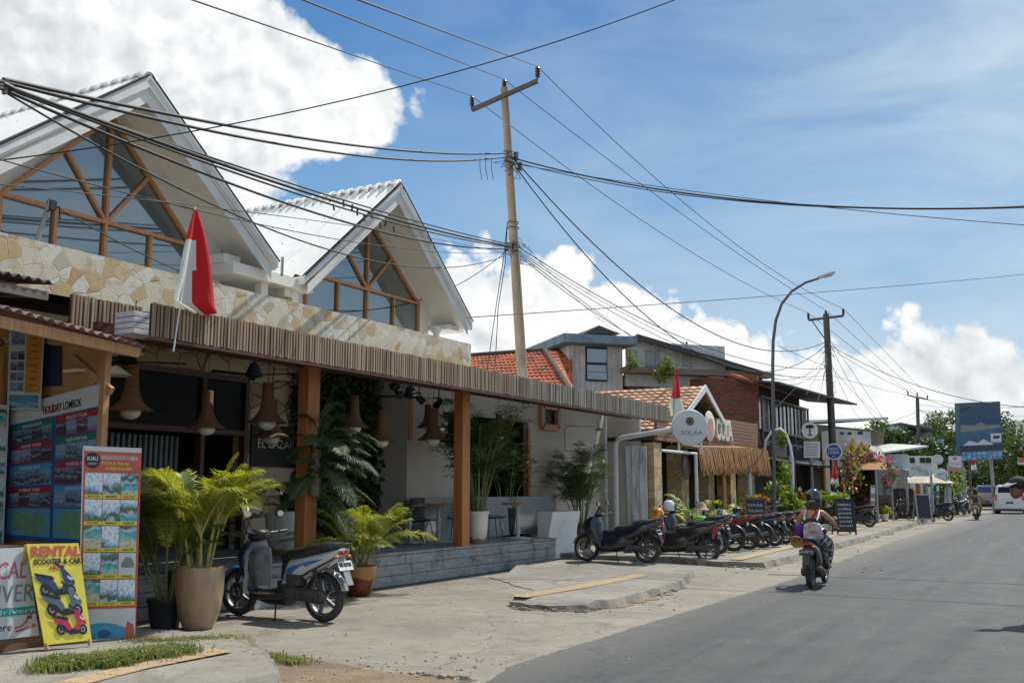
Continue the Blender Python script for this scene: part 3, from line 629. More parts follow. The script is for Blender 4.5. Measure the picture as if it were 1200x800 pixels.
# ---------------- gables
def corr(b, p0, p1, q0, q1, amp=.028, per=.21, seg=6):
    """corrugated sheet: ridge line p0-p1 along -X, eave line q0-q1; waves run down the slope"""
    p0, p1, q0, q1 = map(Vector, (p0, p1, q0, q1)); n = max(2, int((p1-p0).length/per*seg)); nr = (q0-p0).cross(p1-p0).normalized()
    if nr.z < 0: nr = -nr
    A = []; B = []
    for i in range(n+1):
        t = i/n; o = nr*amp*math.cos(2*PI*i/seg); A.append(p0.lerp(p1,t)+o); B.append(q0.lerp(q1,t)+o)
    vs = A+B; fs = [(i,i+1,n+2+i,n+1+i) for i in range(n)]; return b.add(vs, fs)
def gable(Yc, zt, ze, hw, wt, hb, zb, sill, name):
    xf, xb, xw = -11.2, -22, -12.0
    for s in (-1, 1):
        b = MB(); corr(b, (xf+.02,Yc,zt+.03), (xb,Yc,zt+.03), (xf+.02,Yc+s*hw,ze+.03), (xb,Yc+s*hw,ze+.03))
        ro = b.build('roof_sheet', m_wpaint, BLD, smooth=60)
        if s == -1:
            b = MB(); rnd = random.Random(int(Yc)) 
            for r_ in (.1,.35,.6,.85):
                for k in range(24):
                    p = Vector((xf-.2-k*.44, Yc+s*hw*r_, zt+(ze-zt)*r_+.052)); b.sph(p, .012, 6, 4)
            b.build('roof_screws', m_black, ro)
    # boarding below the sheets, open underside is the cream soffit
    b = MB(); t = .13
    pts = [(Yc,zt-.0),(Yc+hw,ze),(Yc+hw,ze-t*1.1),(Yc,zt-t*1.45),(Yc-hw,ze-t*1.1),(Yc-hw,ze)]
    b.add([(xf,y,z) for y,z in pts]+[(xb,y,z) for y,z in pts], [(0,3,2,1),(0,5,4,3)][::1]+[(1,2,8,7),(2,3,9,8),(3,4,10,9),(4,5,11,10),(6,7,8,9),(6,9,10,11)])
    b.build('soffit', m_cream, BLD)
    b = MB()
    for s in (-1,1):
        b.prism([(xf+.03,Yc,zt+.02),(xf+.03,Yc+s*(hw+.02),ze-.0),(xf+.03,Yc+s*(hw+.02),ze-.11),(xf+.03,Yc,zt-.155)], (-.035,0,0))
    b.build('barge_board', m_fascia, BLD)
    b = MB()
    for s in (-1,1): b.bar((xf+.045,Yc+s*.02,zt+.02),(xf+.045,Yc+s*(hw+.03),ze+.0),.022,.014,(1,0,0))
    b.build('drip_edge', m_bmetal, BLD)
    b = MB()
    for s in (-1,1):
        b.prism([(xf-.01,Yc,zt-.16),(xf-.01,Yc+s*(hw-.1),ze-.12),(xf-.01,Yc+s*(hw-.1),ze-.3),(xf-.01,Yc,zt-.38)], (-.02,0,0))
    b.build('barge_lining', mat('pale_lining', (.74,.73,.69), .7, var=.15, scale=1.5), BLD)
    b = MB(); n = 46
    for k in range(n):                                   # scalloped ridge cap
        x = xf-.02-k*.235; b.tube([(x,Yc-.13,zt-.03),(x,Yc-.05,zt+.065),(x,Yc,zt+.082),(x,Yc+.05,zt+.065),(x,Yc+.13,zt-.03)], .045, 6)
    b.bar((xf,Yc,zt+.055),(xb,Yc,zt+.055),.14,.05); b.build('ridge_cap', m_wpaint, BLD, smooth=60)
    # gable wall
    sl_ = (zt-ze)/hw; ww = hw-.45; b = MB()
    zz = lambda y: zt-.15-sl_*abs(y-Yc)
    pts = [(Yc-ww,3.9),(Yc+ww,3.9),(Yc+ww,zz(Yc+ww)),(Yc,zz(Yc)),(Yc-ww,zz(Yc-ww))]
    b.prism([(xw,y,z) for y,z in pts], (-.15,0,0)); b.bx(xw-4,xw-.15,Yc-ww,Yc-ww+.15,3.9,zz(Yc-ww)+.05); b.bx(xw-4,xw-.15,Yc+ww-.15,Yc+ww,3.9,zz(Yc+ww)+.05)
    b.build('gable_wall', m_white, BLD)
    # window: pane + timber frame
    b = MB(); P = [(Yc-hb,sill),(Yc+hb,sill),(Yc+hb,zb),(Yc,wt),(Yc-hb,zb)]
    b.prism([(xw+.03,y,z) for y,z in P], (-.02,0,0)); W = b.build('gable_window', m_glassG, BLD)
    b = MB(); X = xw+.05; fw = .054; q = lambda y,z: Vector((X,y,z)); U = (1,0,0)
    b.bar(q(Yc-hb,sill),q(Yc-hb,zb),fw,.05,U); b.bar(q(Yc+hb,sill),q(Yc+hb,zb),fw,.05,U)
    b.bar(q(Yc-hb-.02,zb-.03),q(Yc,wt+.01),fw,.06,U); b.bar(q(Yc+hb+.02,zb-.03),q(Yc,wt+.01),fw,.058,U)
    b.bar(q(Yc-hb,zb),q(Yc+hb,zb),fw,.08,U); b.bar(q(Yc,sill),q(Yc,wt-.06),fw*.95,.07,U)
    for s in (-1,1):
        b.bar(q(Yc+s*hb/2,sill),q(Yc+s*hb/2,zb),fw*.9,.066,U); b.bar(q(Yc+s*.02,zb+.02),q(Yc+s*hb*.45,zb+(wt-zb)*.56),fw*.9,.062,U)
    b.build('window_frame', m_frame, W)
gable(9.27, 7.45, 5.30, 2.74, 6.98, 1.62, 5.41, 4.3, 'g1')
gable(15.38, 7.51, 5.19, 2.68, 6.92, 1.77, 5.5, 4.3, 'g2')
# eave structures between and beside the gables
b = MB()
b.bx(-12.2,-11.35,11.2,13.1,4.98,5.16); b.bx(-12.3,-11.5,11.15,11.5,5.16,5.3); b.bx(-11.75,-11.5,12.55,12.85,4.85,5.02)
b.bx(-11.62,-11.48,11.98,12.13,4.6,4.98); b.bx(-11.62,-11.48,12.72,12.87,4.6,4.98)
b.build('eave_beam', m_white, BLD); b = MB(); b.bx(-12.2,-11.5,17.65,18.25,5.0,5.1); b.cyl((-11.75,17.55,4.6),(-11.75,17.55,4.98),.07,10); b.cyl((-11.75,17.55,4.93),(-11.75,17.55,5.05),.11,10)
b.build('eave_beam', m_white, BLD)
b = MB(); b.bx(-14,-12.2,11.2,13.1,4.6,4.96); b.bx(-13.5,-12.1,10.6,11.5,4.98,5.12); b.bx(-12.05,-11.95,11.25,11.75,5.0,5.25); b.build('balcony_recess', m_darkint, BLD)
b = MB(); 
b.tube([(-11.3,18.02,5.25),(-11.3,18.02,5.05),(-11.3,18.25,5.05),(-11.3,18.25,5.2)], .018, 6); b.build('gutter_bracket', m_grey, BLD); b = MB(); b.cyl((-11.25,12.2,5.1),(-11.25,12.2,5.42),.025,8); b.build('vent_pipe', m_grey, BLD); b = MB(); b.cyl((-11.3,12.98,5.0),(-11.3,12.98,5.33),.02,8); b.bar((-11.3,12.98,5.2),(-11.3,12.86,5.12),.05,.09)
b.build('gutter_bracket', m_grey, BLD)
# small utility mast standing behind the parapet on the left
t = thing('cable_mast', 'short leaning grey steel mast behind the stone parapet at left', 'mast', (-11.35,7.75,4.0))
b = MB(); b.tube([(-11.35,7.62,4.0),(-11.2,7.85,5.28)], .03, 8); b.build('pole', m_grey, t, smooth=50); b = MB(); b.box((-11.2,7.87,5.2),(.09,.09,.12)); b.tube([(-11.2,7.8,5.1),(-11.16,7.95,5.2),(-11.2,8.0,5.05)],.012,5); b.build('clamp', m_black, t)

# ---------------- ceiling fans
def fan(loc, lab, rz):
    t = thing('ceiling_fan', lab, 'ceiling fan', loc, rz, 'black ceiling fans under the canopy')
    b = MB(); b.cyl((0,0,0),(0,0,-.28),.012,8); b.lathe([(.05,0),(.05,-.04),(.02,-.06)],n=12); b.build('rod', m_black, t, world=False)
    b = MB(); b.lathe([(.03,-.24),(.07,-.28),(.13,-.42),(.15,-.47),(.05,-.5),(.001,-.5)], n=18); b.build('motor', m_black, t, smooth=40, world=False)
    for k in range(3):
        a = 2*PI*k/3; b = MB(); d = Vector((math.cos(a), math.sin(a), 0)); s_ = Vector((-d.y,d.x,.25)).normalized()
        b.prism([d*.1-s_*.03+Vector((0,0,-.45)), d*.75-s_*.07+Vector((0,0,-.45)), d*.78+s_*.05+Vector((0,0,-.45)), d*.1+s_*.03+Vector((0,0,-.45))], (0,0,.012))
        b.build('blade', m_black, t, world=False)
    return t
fan((-11.6,12.0,3.9), 'black ceiling fan before the stone wall over EL BAZAR sign', .3)
fan((-11.0,9.0,3.75), 'black ceiling fan at the far left beside the kiosk roof', .9)
fan((-11.2,15.85,3.85), 'black ceiling fan beside the track lights left of the second post', 1.3)
# ---------------- woven pendant lamps
def rattanmat():
    m, nt, b = _nt('woven_rattan'); v = coords(nt, (1,1,1)); w1 = N(nt, 'ShaderNodeTexWave'); w1.bands_direction = 'Z'; w1.inputs['Scale'].default_value = 26; w1.inputs['Distortion'].default_value = 1.5; nt.links.new(v, w1.inputs[0])
    n = noise(nt, v, 22, 3, .6); col = ramp(nt, w1.outputs['Fac'], [(.2,(.09,.045,.025)),(.8,(.36,.21,.125))]); col = mixc(nt, .5, col, ramp(nt, n, [(.3,(.3,.3,.3)),(.7,(1.2,1.1,1))]), 'MULTIPLY')
    nt.links.new(col, b.inputs['Base Color']); b.inputs['Roughness'].default_value = .8; bumpn(nt, b, w1.outputs['Fac'], .6, .01); return m
m_rat = rattanmat(); m_globe = mat('lamp_globe', (.72,.68,.58), .4, var=.03)
def make_lamp():
    t = thing('pendant_lamp', 'x', 'pendant lamp', (0,0,0), 0, 'bell shaped woven pendant lamps under the canopy')
    pr_ = [(.085,.62),(.088,.6),(.09,.42),(.1,.28),(.135,.17),(.2,.08),(.29,.02),(.31,0)]
    b = MB(); b.lathe(pr_+[(r_-.012,z) for r_, z in reversed(pr_)], n=22); b.build('lamp_shade', m_rat, t, smooth=50, world=False)
    b = MB(); b.sph((0,0,-.005), .14, 16, 10, (1,1,.75)); b.build('globe', m_globe, t, smooth=60, world=False)
    b = MB(); b.cyl((0,0,.6),(0,0,1.5),.006,5); b.lathe([(.001,.62),(.085,.61),(.001,.6)],n=14); b.build('cord', m_black, t, world=False)
    return t
LAMPS = [((-10.9,9.02,2.63),1.0,'leftmost woven pendant lamp, half hidden behind the kiosk post'),
 ((-11.25,10.7,2.50),.92,'woven pendant lamp hanging before the dark window, above the bright palm'),
 ((-10.85,11.55,2.62),1.0,'large woven pendant lamp hanging just left of the first orange post'),
 ((-11.5,12.35,2.44),1.0,'woven pendant lamp behind and below the large one, over EL BAZAR sign'),
 ((-10.9,13.75,2.66),.9,'woven pendant lamp catching orange light, right of the first orange post'),
 ((-11.2,14.95,2.48),.95,'dark woven pendant lamp against the green plant wall'),
 ((-10.95,16.28,2.56),1.0,'woven pendant lamp with white globe before the cream wall'),
 ((-11.3,17.5,2.58),.92,'narrow woven pendant lamp touching the left edge of the second orange post'),
 ((-11.5,16.9,2.86),.75,'small high woven pendant lamp tucked under the black track lights'),
 ((-11.1,19.1,2.75),.8,'woven pendant lamp above the bamboo palm, right of the second orange post')]
L0 = None
for p, s_, lab in LAMPS:
    if L0 is None: L0 = make_lamp(); L0.location = p; L0.scale = (s_,)*3; L0['label'] = lab
    else: place_copy(L0, p, random.uniform(0,3), lab, sc=s_)
# white enamel bowl lamps beside the kiosk roof
for p, lab in (((-10.4,8.35,3.02),'white shallow bowl lamp hanging beside the kiosk post top'),((-10.2,8.35,3.28),'white conical lamp shade right under the kiosk roof corner')):
    t = thing('bowl_lamp', lab, 'pendant lamp', p, 0, 'white bowl lamps by the kiosk')
    b = MB(); b.lathe([(.01,.12),(.06,.1),(.17,.02),(.2,0),(.19,-.005),(.05,.07)], n=20); b.build('lamp_shade', m_globe, t, smooth=60, world=False)
    b = MB(); b.cyl((0,0,.1),(0,0,.5),.006,5); b.build('cord', m_black, t, world=False)
# track spotlights
for k, (y, z) in enumerate([(12.9,3.62),(13.4,3.6),(13.9,3.6),(14.4,3.58),(14.95,3.6),(15.3,3.5),(16.0,3.45),(16.7,3.4)]):
    p = (-10.9 if k < 5 else -11.1, y, z)
    if k == 0:
        S0 = thing('spotlight', 'black ceiling spotlight on the track behind the slatted canopy', 'spotlight', p, 0, 'black track spotlights in a row under the canopy')
        b = MB(); b.cyl((0,0,0),(0,0,.25),.012,6); b.bx(-.03,.03,-.03,.03,-.02,.03); b.build('bracket', m_black, S0, world=False)
        b = MB(); b.tube([(.06,.02,-.02),(-.08,-.04,-.14)],[.05,.07],12); b.build('housing', m_black, S0, world=False)
    else:
        c = copy_tree(S0); c.location = p; c.rotation_euler = (0,0,k*1.7); c.scale = (1+.1*(k>4),)*3
# green plant wall
m_gl = leafmat('climber_leaf', (.012,.035,.012), (.05,.085,.02), .2, scale=5)
def leafcloud(b, n, boxf, size, rnd, aspect=1.6):
    for i in range(n):
        p, nrm = boxf(); d = Vector((rnd.gauss(0,1),rnd.gauss(0,1),rnd.gauss(0,1)-.5)).normalized(); s_ = d.cross(nrm + Vector((rnd.gauss(0,.5),rnd.gauss(0,.5),rnd.gauss(0,.5)))).normalized(); L = size*rnd.uniform(.6,1.3); w_ = L/aspect/2
        b.add([p, p+d*L*.4+s_*w_, p+d*L, p+d*L*.4-s_*w_], [(0,1,2,3)])
b = MB(); rnd = random.Random(6)
leafcloud(b, 4200, lambda: (Vector((-12.9+rnd.uniform(-.15,.3), rnd.uniform(14.4,17.0), rnd.uniform(.9,3.85))), Vector((1,0,0))), .16, rnd)
t = tag(b.build('climbing_plant', m_gl), 'dark green climbing plants covering the wall between the two posts', 'climbing plant')
b = MB(); leafcloud(b, 60, lambda: (Vector((-12.5+rnd.uniform(-.15,.1), rnd.uniform(14.6,15.1), rnd.uniform(2.5,3.0))), Vector((1,0,0))), .13, rnd); b.build('yellow_leaves', leafmat('yellow_leaf', (.3,.32,.04),(.4,.4,.06),.4), t)
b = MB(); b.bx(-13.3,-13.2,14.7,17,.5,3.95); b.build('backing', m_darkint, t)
# wall lamp
t = thing('wall_lamp', 'thin brass arm lamp with small cone shade on the cream wall', 'wall lamp', (-11.98,24.3,2.6))
b = MB(); b.tube([(-11.9,24.0,2.6),(-11.9,24.0,3.2),(-11.85,24.1,3.3),(-11.4,25.0,3.3)], .015, 6); b.build('arm', m_grey, t); b = MB(); b.lathe([(.02,.08),(.14,0)],(-11.35,25.0,3.2),12); b.build('lamp_shade', m_grey, t, smooth=50); b = MB(); b.lathe([(.03,0),(.07,.12),(.075,.12)],(-11.35,25.0,3.3),12); b.build('cup', m_globe, t, smooth=50)
# ---------------- tables and wire chairs
m_ttop = woodmat('table_top', (.36,.2,.1), 'Y'); m_iron = mat('cream_iron', (.5,.48,.42), .5)
def make_table():
    t = thing('bistro_table', 'x', 'table', (0,0,0), 0, 'bistro tables on the deck')
    b = MB(); b.lathe([(.001,.72),(.34,.72),(.35,.735),(.35,.75),(.34,.76),(.001,.76)], n=28); b.build('tabletop', m_ttop, t, world=False, smooth=40)
    b = MB(); b.lathe([(.13,.0),(.05,.03),(.035,.08),(.06,.16),(.035,.24),(.05,.36),(.055,.42),(.03,.5),(.045,.62),(.1,.7),(.15,.72)], n=14); b.build('leg', m_iron, t, world=False, smooth=50)
    b = MB(); b.lathe([(.3,0),(.3,.02),(.12,.045),(.001,.05)], n=20); b.build('foot', m_iron, t, world=False, smooth=40); return t
def make_chair():
    t = thing('wire_chair', 'x', 'chair', (0,0,0), 0, 'black wire chairs on the deck')
    b = MB(); n = 11   # basket: seat and back as one grid of wires
    def S(u, v):  # u across -1..1, v 0 seat front .. 1 back top
        if v < .5: x = .24-v*.9; z = .45-.02*math.sin(v*PI)+.05*abs(u)**3; y = u*(.24-.03*v)
        else: q = (v-.5)*2; x = -.21-.12*q; z = .45+.38*q; y = u*(.225+.03*q)*(1-.25*q**4); x += .1*abs(u)**2*(1-q*.4)
        if v < .5: x += 0
        return Vector((x, y, z))
    for i in range(n): u = -1+2*i/(n-1); b.tube([S(u, k/12) for k in range(13)], .0045, 4)
    for k in range(13): b.tube([S(-1+2*i/8, k/12) for i in range(9)], .0045 if k not in (0,12) else .008, 4)
    b.build('basket_seat', m_black, t, world=False)
    for sx, sy in ((.2,.2),(.2,-.2),(-.16,.2),(-.16,-.2)):
        b = MB(); b.tube([(sx*.6,sy*.6,.43),(sx,sy,0)], .009, 5); b.build('leg', m_black, t, world=False)
    return t
T0 = make_table(); T0.location = (-10.62,19.1,.56); T0['label'] = 'round bistro table on the deck right of the white tall pot'
place_copy(T0, (-11.35,17.1,.56), 0, 'round bistro table on the deck left of the second orange post', sc=1)
place_copy(T0, (-11.7,16.6,.56), 0, 'rearmost bistro table, partly hidden behind wire chairs')
C0 = make_chair(); C0.location = (-10.95,18.55,.56); C0.rotation_euler = (0,0,.9); C0['label'] = 'black wire basket chair right of the white tall pot'
place_copy(C0, (-11.15,16.2,.56), 1.2, 'black wire basket chair nearest the yellow-green palm')
place_copy(C0, (-11.6,16.0,.56), -2.2, 'black wire basket chair behind the first, seen back-on')
place_copy(C0, (-11.5,18.0,.56), 2.6, 'black wire chair seen just left of the second orange post')
# ------------------------------------------------------------------ scooters.  local frame: x forward, y left, z up, origin on the ground midway between the wheels
m_tyre = mat('tyre', (.022,.022,.023), .85, var=.25, bump=.4, bscale=80, dirt=.5, dirtc=(.1,.09,.075))
m_blkpl = mat('black_plastic', (.022,.023,.025), .45, var=.25, scale=12, dirt=.35, dirtc=(.09,.085,.075))
m_seat = mat('seat_vinyl', (.02,.02,.022), .5, var=.2, bump=.25, bscale=120)
m_alu = mat('cast_alloy', (.2,.2,.21), .42, .7, var=.25, scale=14)
m_chrome = mat('chrome', (.6,.6,.6), .15, 1, var=.05)
m_engine = mat('engine_casting', (.075,.075,.078), .5, .5, var=.4, scale=16, dirt=.4)
m_red = mat('red_lens', (.45,.012,.015), .2, coat=.6)
m_amber = mat('amber_lens', (.6,.2,.02), .2, coat=.5)
m_clear = mat('clear_lens', (.5,.52,.55), .12, .2, coat=.8)
m_plate = mat('plate_white', (.6,.6,.58), .5)
m_plateb = mat('plate_black', (.02,.02,.022), .5)
m_rotor = mat('brake_disc', (.35,.34,.33), .3, .9)
def paint(n, c, r=.28): return mat('paint_'+n, c, r, .0, var=.06, scale=4, bump=0, coat=.7, dirt=.12, dirtc=(.2,.18,.15))
m_mirror = glassmat('mirror_glass', (.1,.1,.1), .85)
YUP = Matrix.Rotation(PI/2, 3, 'X')           # lathe axis z -> y
def wheel(parent, x, rad, wd, rim, spokes=5, disc=True, name='wheel', rimm=None, wire=False):
    W = thing(name, None, None, (x,0,rad)); W.parent = parent
    b = MB(); tr = wd/2
    prof = []
    for k in range(13):
        a = -PI/2 + PI*k/12*1.0; prof.append((rad - tr*.95 + tr*.95*math.cos(a), tr*math.sin(a)))
    prof = [(rim, -tr*.75)] + prof + [(rim, tr*.75), (rim, -tr*.75)]
    b.lathe(prof, n=36, M=YUP); b.build('tyre', m_tyre, W, smooth=40, world=False)
    b = MB(); rm = rimm or m_alu
    b.lathe([(rim+.004,-tr*.75),(rim-.02,-tr*.5),(rim-.026,0),(rim-.02,tr*.5),(rim+.004,tr*.75),(rim-.01,tr*.6),(rim-.014,-tr*.6),(rim+.004,-tr*.75)], n=32, M=YUP)
    b.cyl((0,-.045,0),(0,.045,0),.035,12)
    if wire:
        for k in range(18):
            a = 2*PI*k/18; b.tube([(.03*math.cos(a+.5),.03*(-1)**k,.03*math.sin(a+.5)),(rim*math.cos(a),0,rim*math.sin(a))], .0025, 4)
    else:
        for k in range(spokes):
            a = 2*PI*k/spokes
            for s_ in (-.16,.16):
                p = Vector((math.cos(a+s_*.5)*.03,0,math.sin(a+s_*.5)*.03)); q = Vector((math.cos(a+s_*.45)*(rim-.015),0,math.sin(a+s_*.45)*(rim-.015))); b.bar(p, q, .016, .03, (0,1,0))
    b.build('rim', rm, W, smooth=40, world=False)
    if disc:
        b = MB(); b.lathe([(.06,.0),(.11,.0),(.11,.005),(.06,.005),(.06,0)], (0,.055,0), n=24, M=YUP); b.build('brake_disc', m_rotor, W, world=False)
    return W
def arc_fender(b, cx, cz, r, wd, a0, a1, th=.008, n=12, droop=.3):
    rings = []
    for k in range(n+1):
        a = a0+(a1-a0)*k/n; ring = []
        for j in range(9):
            u = -1+j/4; rr = r - droop*wd/2*abs(u)**2.2; ring.append(Vector((cx+rr*math.cos(a), u*wd/2, cz+rr*math.sin(a))))
        for j in range(8,-1,-1):
            u = -1+j/4; rr = r - th - droop*wd/2*abs(u)**2.2; ring.append(Vector((cx+rr*math.cos(a), u*(wd/2-.003), cz+rr*math.sin(a))))
        rings.append(ring)
    b.loft(rings, True)
def side_stripe(b, pts, th=.004):
    """flat graphic on both flanks: pts = [(x, z, y)]"""
    for s in (1,-1): b.prism([(x, s*y, z) for x, z, y in pts] if s > 0 else [(x, s*y, z) for x, z, y in reversed(pts)], (0, s*th, 0))
def scooter(label, loc, rz, body, accent=None, kind='classic', group='parked scooters', sc=1, plate='DR 4127 LB', pm=None, detail=True, steer=0, seat=None, screen=False, white_plate=False):
    t = thing('scooter', label, 'scooter', loc, rz, group, sc)
    W_ = False
    accent = accent or m_blkpl
    maxi = kind == 'maxi'
    R1 = .275 if not maxi else .285; wb = .64 if not maxi else .665
    tw = .085 if not maxi else .12
    wheel(t, wb, R1, tw, R1-.065, name='front_wheel', spokes=5)
    wheel(t, -wb, R1, tw+.015, R1-.07, name='rear_wheel', spokes=5, disc=False)
    H = lambda n, b, m, **k: b.build(n, m, t, world=False, **k)
    # fork and front fender
    b = MB()
    for s in (-.075,.075): b.tube([(wb,s,R1),(wb-.10,s,R1+.36)], [.02,.024], 8)
    b.tube([(wb-.11,0,R1+.34),(wb-.24,0,.95)], .024, 8); H('fork', b, m_blkpl, smooth=50)
    b = MB(); arc_fender(b, wb, R1, R1+.035, .15 if not maxi else .18, R(15), R(150)); H('front_fender', b, body, smooth=50)
    # front apron: loft up the steering column. rings in horizontal planes
    def hring(z, xc, hx, hy, p=2.4, n=20):
        return [Vector((xc+hx*math.copysign(abs(math.cos(2*PI*j/n))**(2/p), math.cos(2*PI*j/n)), hy*math.copysign(abs(math.sin(2*PI*j/n))**(2/p), math.sin(2*PI*j/n)), z)) for j in range(n)]
    b = MB()
    if not maxi:
        b.loft([hring(.24,.335,.03,.11), hring(.32,.345,.055,.17), hring(.45,.385,.07,.205), hring(.58,.42,.09,.225), hring(.70,.44,.115,.235), hring(.80,.42,.11,.205), hring(.87,.39,.07,.14)])
    else:
        b.loft([hring(.20,.28,.08,.13), hring(.28,.31,.13,.19), hring(.42,.37,.16,.23), hring(.56,.45,.19,.25), hring(.70,.52,.22,.26), hring(.82,.52,.19,.23), hring(.93,.46,.11,.16)])
    ap = H('front_apron', b, body, smooth=50)
    b = MB()
    if not maxi: b.loft([hring(.25,.315,.03,.10), hring(.4,.335,.045,.165), hring(.6,.36,.05,.18), hring(.74,.37,.045,.165), hring(.8,.37,.03,.12)])
    else: b.loft([hring(.25,.25,.05,.14), hring(.4,.30,.09,.21), hring(.6,.36,.1,.23), hring(.78,.40,.09,.2), hring(.86,.40,.05,.14)])
    H('leg_shield', b, m_blkpl if not maxi else accent, smooth=50)
    # handlebar cover, headlight, bars, levers, mirrors
    b = MB(); hx = .34 if not maxi else .33; hz = .955 if not maxi else .97
    if not maxi: b.loft([sring(hx-.10,hz,.05,.03), sring(hx-.05,hz,.11,.055), sring(hx+.02,hz-.005,.135,.075), sring(hx+.09,hz-.02,.12,.07), sring(hx+.13,hz-.03,.07,.045)])
    else: b.loft([sring(hx-.08,hz,.04,.02), sring(hx-.02,hz,.09,.035), sring(hx+.05,hz,.09,.035), sring(hx+.09,hz,.05,.02)])
    H('handlebar_cover', b, body if not maxi else m_blkpl, smooth=50)
    b = MB()
    if not maxi: b.loft([sring(hx+.105,hz-.025,.085,.05,p=2), sring(hx+.135,hz-.03,.07,.04,p=2), sring(hx+.15,hz-.035,.02,.015,p=2)])
    else: b.loft([sring(.60,.72,.12,.05), sring(.655,.70,.09,.035), sring(.67,.69,.03,.015)])
    H('headlight', b, m_clear, smooth=60)
    b = MB(); b.tube([(hx-.09,.33,hz+.03),(hx-.06,.2,hz+.015),(hx,.08,hz),(hx,-.08,hz),(hx-.06,-.2,hz+.015),(hx-.09,-.33,hz+.03)], .011, 7); H('handlebar', b, m_blkpl, smooth=50)
    for s in (1,-1):
        b = MB(); b.tube([(hx-.075,s*.24,hz+.022),(hx-.095,s*.35,hz+.033)], .018, 8); H('grip', b, m_blkpl, smooth=50)
        if detail:
            b = MB(); b.tube([(hx-.01,s*.16,hz+.02),(hx-.02,s*.22,hz+.02),(hx-.04,s*.33,hz+.03)], .006, 5); H('brake_lever', b, m_alu)
        mr = MB(); mr.tube([(hx-.05,s*.18,hz+.03),(hx-.02,s*.22,hz+.13),(hx-.03,s*.27,hz+.2)], .006, 6)
        st_ = H('mirror', mr, m_blkpl, smooth=50)
        b = MB(); b.loft([sring(hx-.045,hz+.235,.062,.04,p=2,yc=s*.28), sring(hx-.01,hz+.235,.055,.035,p=2,yc=s*.28), sring(hx+.005,hz+.235,.02,.014,p=2,yc=s*.28)]); b.build('mirror_shell', m_blkpl, st_, world=False, smooth=50)
        b = MB(); b.loft([sring(hx-.0475,hz+.235,.055,.034,p=2,yc=s*.28), sring(hx-.046,hz+.235,.055,.034,p=2,yc=s*.28)]); b.build('mirror_glass', m_mirror, st_, world=False)
        b = MB(); b.sph((.44 if not maxi else .6, s*(.17 if not maxi else .17), .72 if not maxi else .78), .035, 8, 6, (1.2,1,.5)); H('front_indicator', b, m_amber, smooth=60)
    if maxi or screen:
        b = MB(); rings = []
        for z, x, wd in ((.88,.52,.15),(.98,.47,.16),(1.08,.41,.14),(1.15,.37,.09)):
            rings.append([Vector((x-.5*abs(u)**2*.14, u*wd, z)) for u in (-1,-.6,-.2,.2,.6,1)] + [Vector((x-.005-.5*abs(u)**2*.14, u*wd, z)) for u in (1,.6,.2,-.2,-.6,-1)])
        b.loft(rings); H('windscreen', b, glassmat('smoked_screen', (.02,.02,.022), .2) if 'smoked_screen' not in MATS else MATS['smoked_screen'], smooth=50)
    # floorboard / tunnel
    b = MB()
    if not maxi: b.loft([sring(.36,.27,.14,.035,p=4), sring(.2,.255,.16,.04,p=4), sring(-.05,.26,.165,.045,p=4), sring(-.16,.28,.15,.06,p=4)]); b.loft([sring(.34,.33,.10,.04), sring(.2,.31,.09,.03), sring(-.12,.33,.11,.04)])
    else: b.loft([sring(.42,.34,.12,.12,p=3), sring(.25,.34,.22,.14,p=3.5), sring(.0,.36,.22,.16,p=3), sring(-.2,.42,.2,.2,p=3), sring(-.4,.5,.14,.14)]); b.loft([sring(.34,.55,.08,.14), sring(.2,.50,.12,.15), sring(.0,.52,.13,.15), sring(-.15,.58,.12,.13)])
    H('floorboard', b, m_blkpl if not maxi else body, smooth=45)
    b = MB()
    if not maxi: b.loft([sring(.30,.22,.09,.02), sring(.1,.19,.11,.035), sring(-.15,.2,.1,.05)]); H('underbody', b, m_blkpl, smooth=45)
    # rear body: under-seat box rising to the tail
    b = MB()
    if not maxi: secs = [(-.10,.49,.09,.19),(-.17,.50,.13,.225),(-.28,.535,.145,.20),(-.42,.59,.15,.155),(-.58,.65,.14,.12),(-.74,.715,.118,.085),(-.86,.765,.085,.055),(-.94,.79,.05,.03)]
    else: secs = [(.0,.50,.12,.15),(-.12,.52,.17,.20),(-.28,.56,.195,.19),(-.45,.62,.20,.16),(-.62,.69,.185,.125),(-.8,.755,.15,.09),(-.93,.80,.10,.06),(-1.02,.83,.05,.03)]
    b.loft([sring(x,z,hw,hh,20,2.6,tilt=-.25) for x,z,hw,hh in secs]); H('body_panel', b, body, smooth=50)
    b = MB()
    if not maxi: b.loft([sring(-.06,.48,.075,.2,16,3), sring(-.13,.48,.11,.22,16,3), sring(-.2,.46,.115,.17,16,3), sring(-.3,.45,.10,.10,16,3)]); H('lower_cover', b, m_blkpl, smooth=50)
    # tail
    b = MB(); tx, tz = (-.90,.775) if not maxi else (-.985,.80)
    b.loft([sring(tx+.05,tz,.085,.035,14,2.2), sring(tx-.01,tz,.075,.035,14,2.2), sring(tx-.045,tz+.005,.04,.02,14,2.2)]); H('tail_light', b, m_red, smooth=50)
    for s in (1,-1):
        b = MB(); b.sph((tx+.02, s*.11, tz-.045), .032, 8, 6, (1,1,.6)); H('rear_indicator', b, m_amber, smooth=60)
    # seat
    b = MB(); sm = seat or m_seat
    if not maxi: secs = [(-.055,.67,.06,.03),(-.09,.70,.115,.065),(-.2,.735,.14,.07),(-.4,.76,.145,.07),(-.5,.79,.145,.072),(-.65,.82,.13,.068),(-.8,.84,.10,.05),(-.88,.848,.055,.028)]
    else: secs = [(.02,.67,.07,.04),(-.05,.69,.12,.06),(-.2,.70,.15,.06),(-.36,.72,.155,.06),(-.44,.79,.15,.075),(-.62,.83,.135,.06),(-.8,.85,.10,.045),(-.88,.855,.06,.03)]
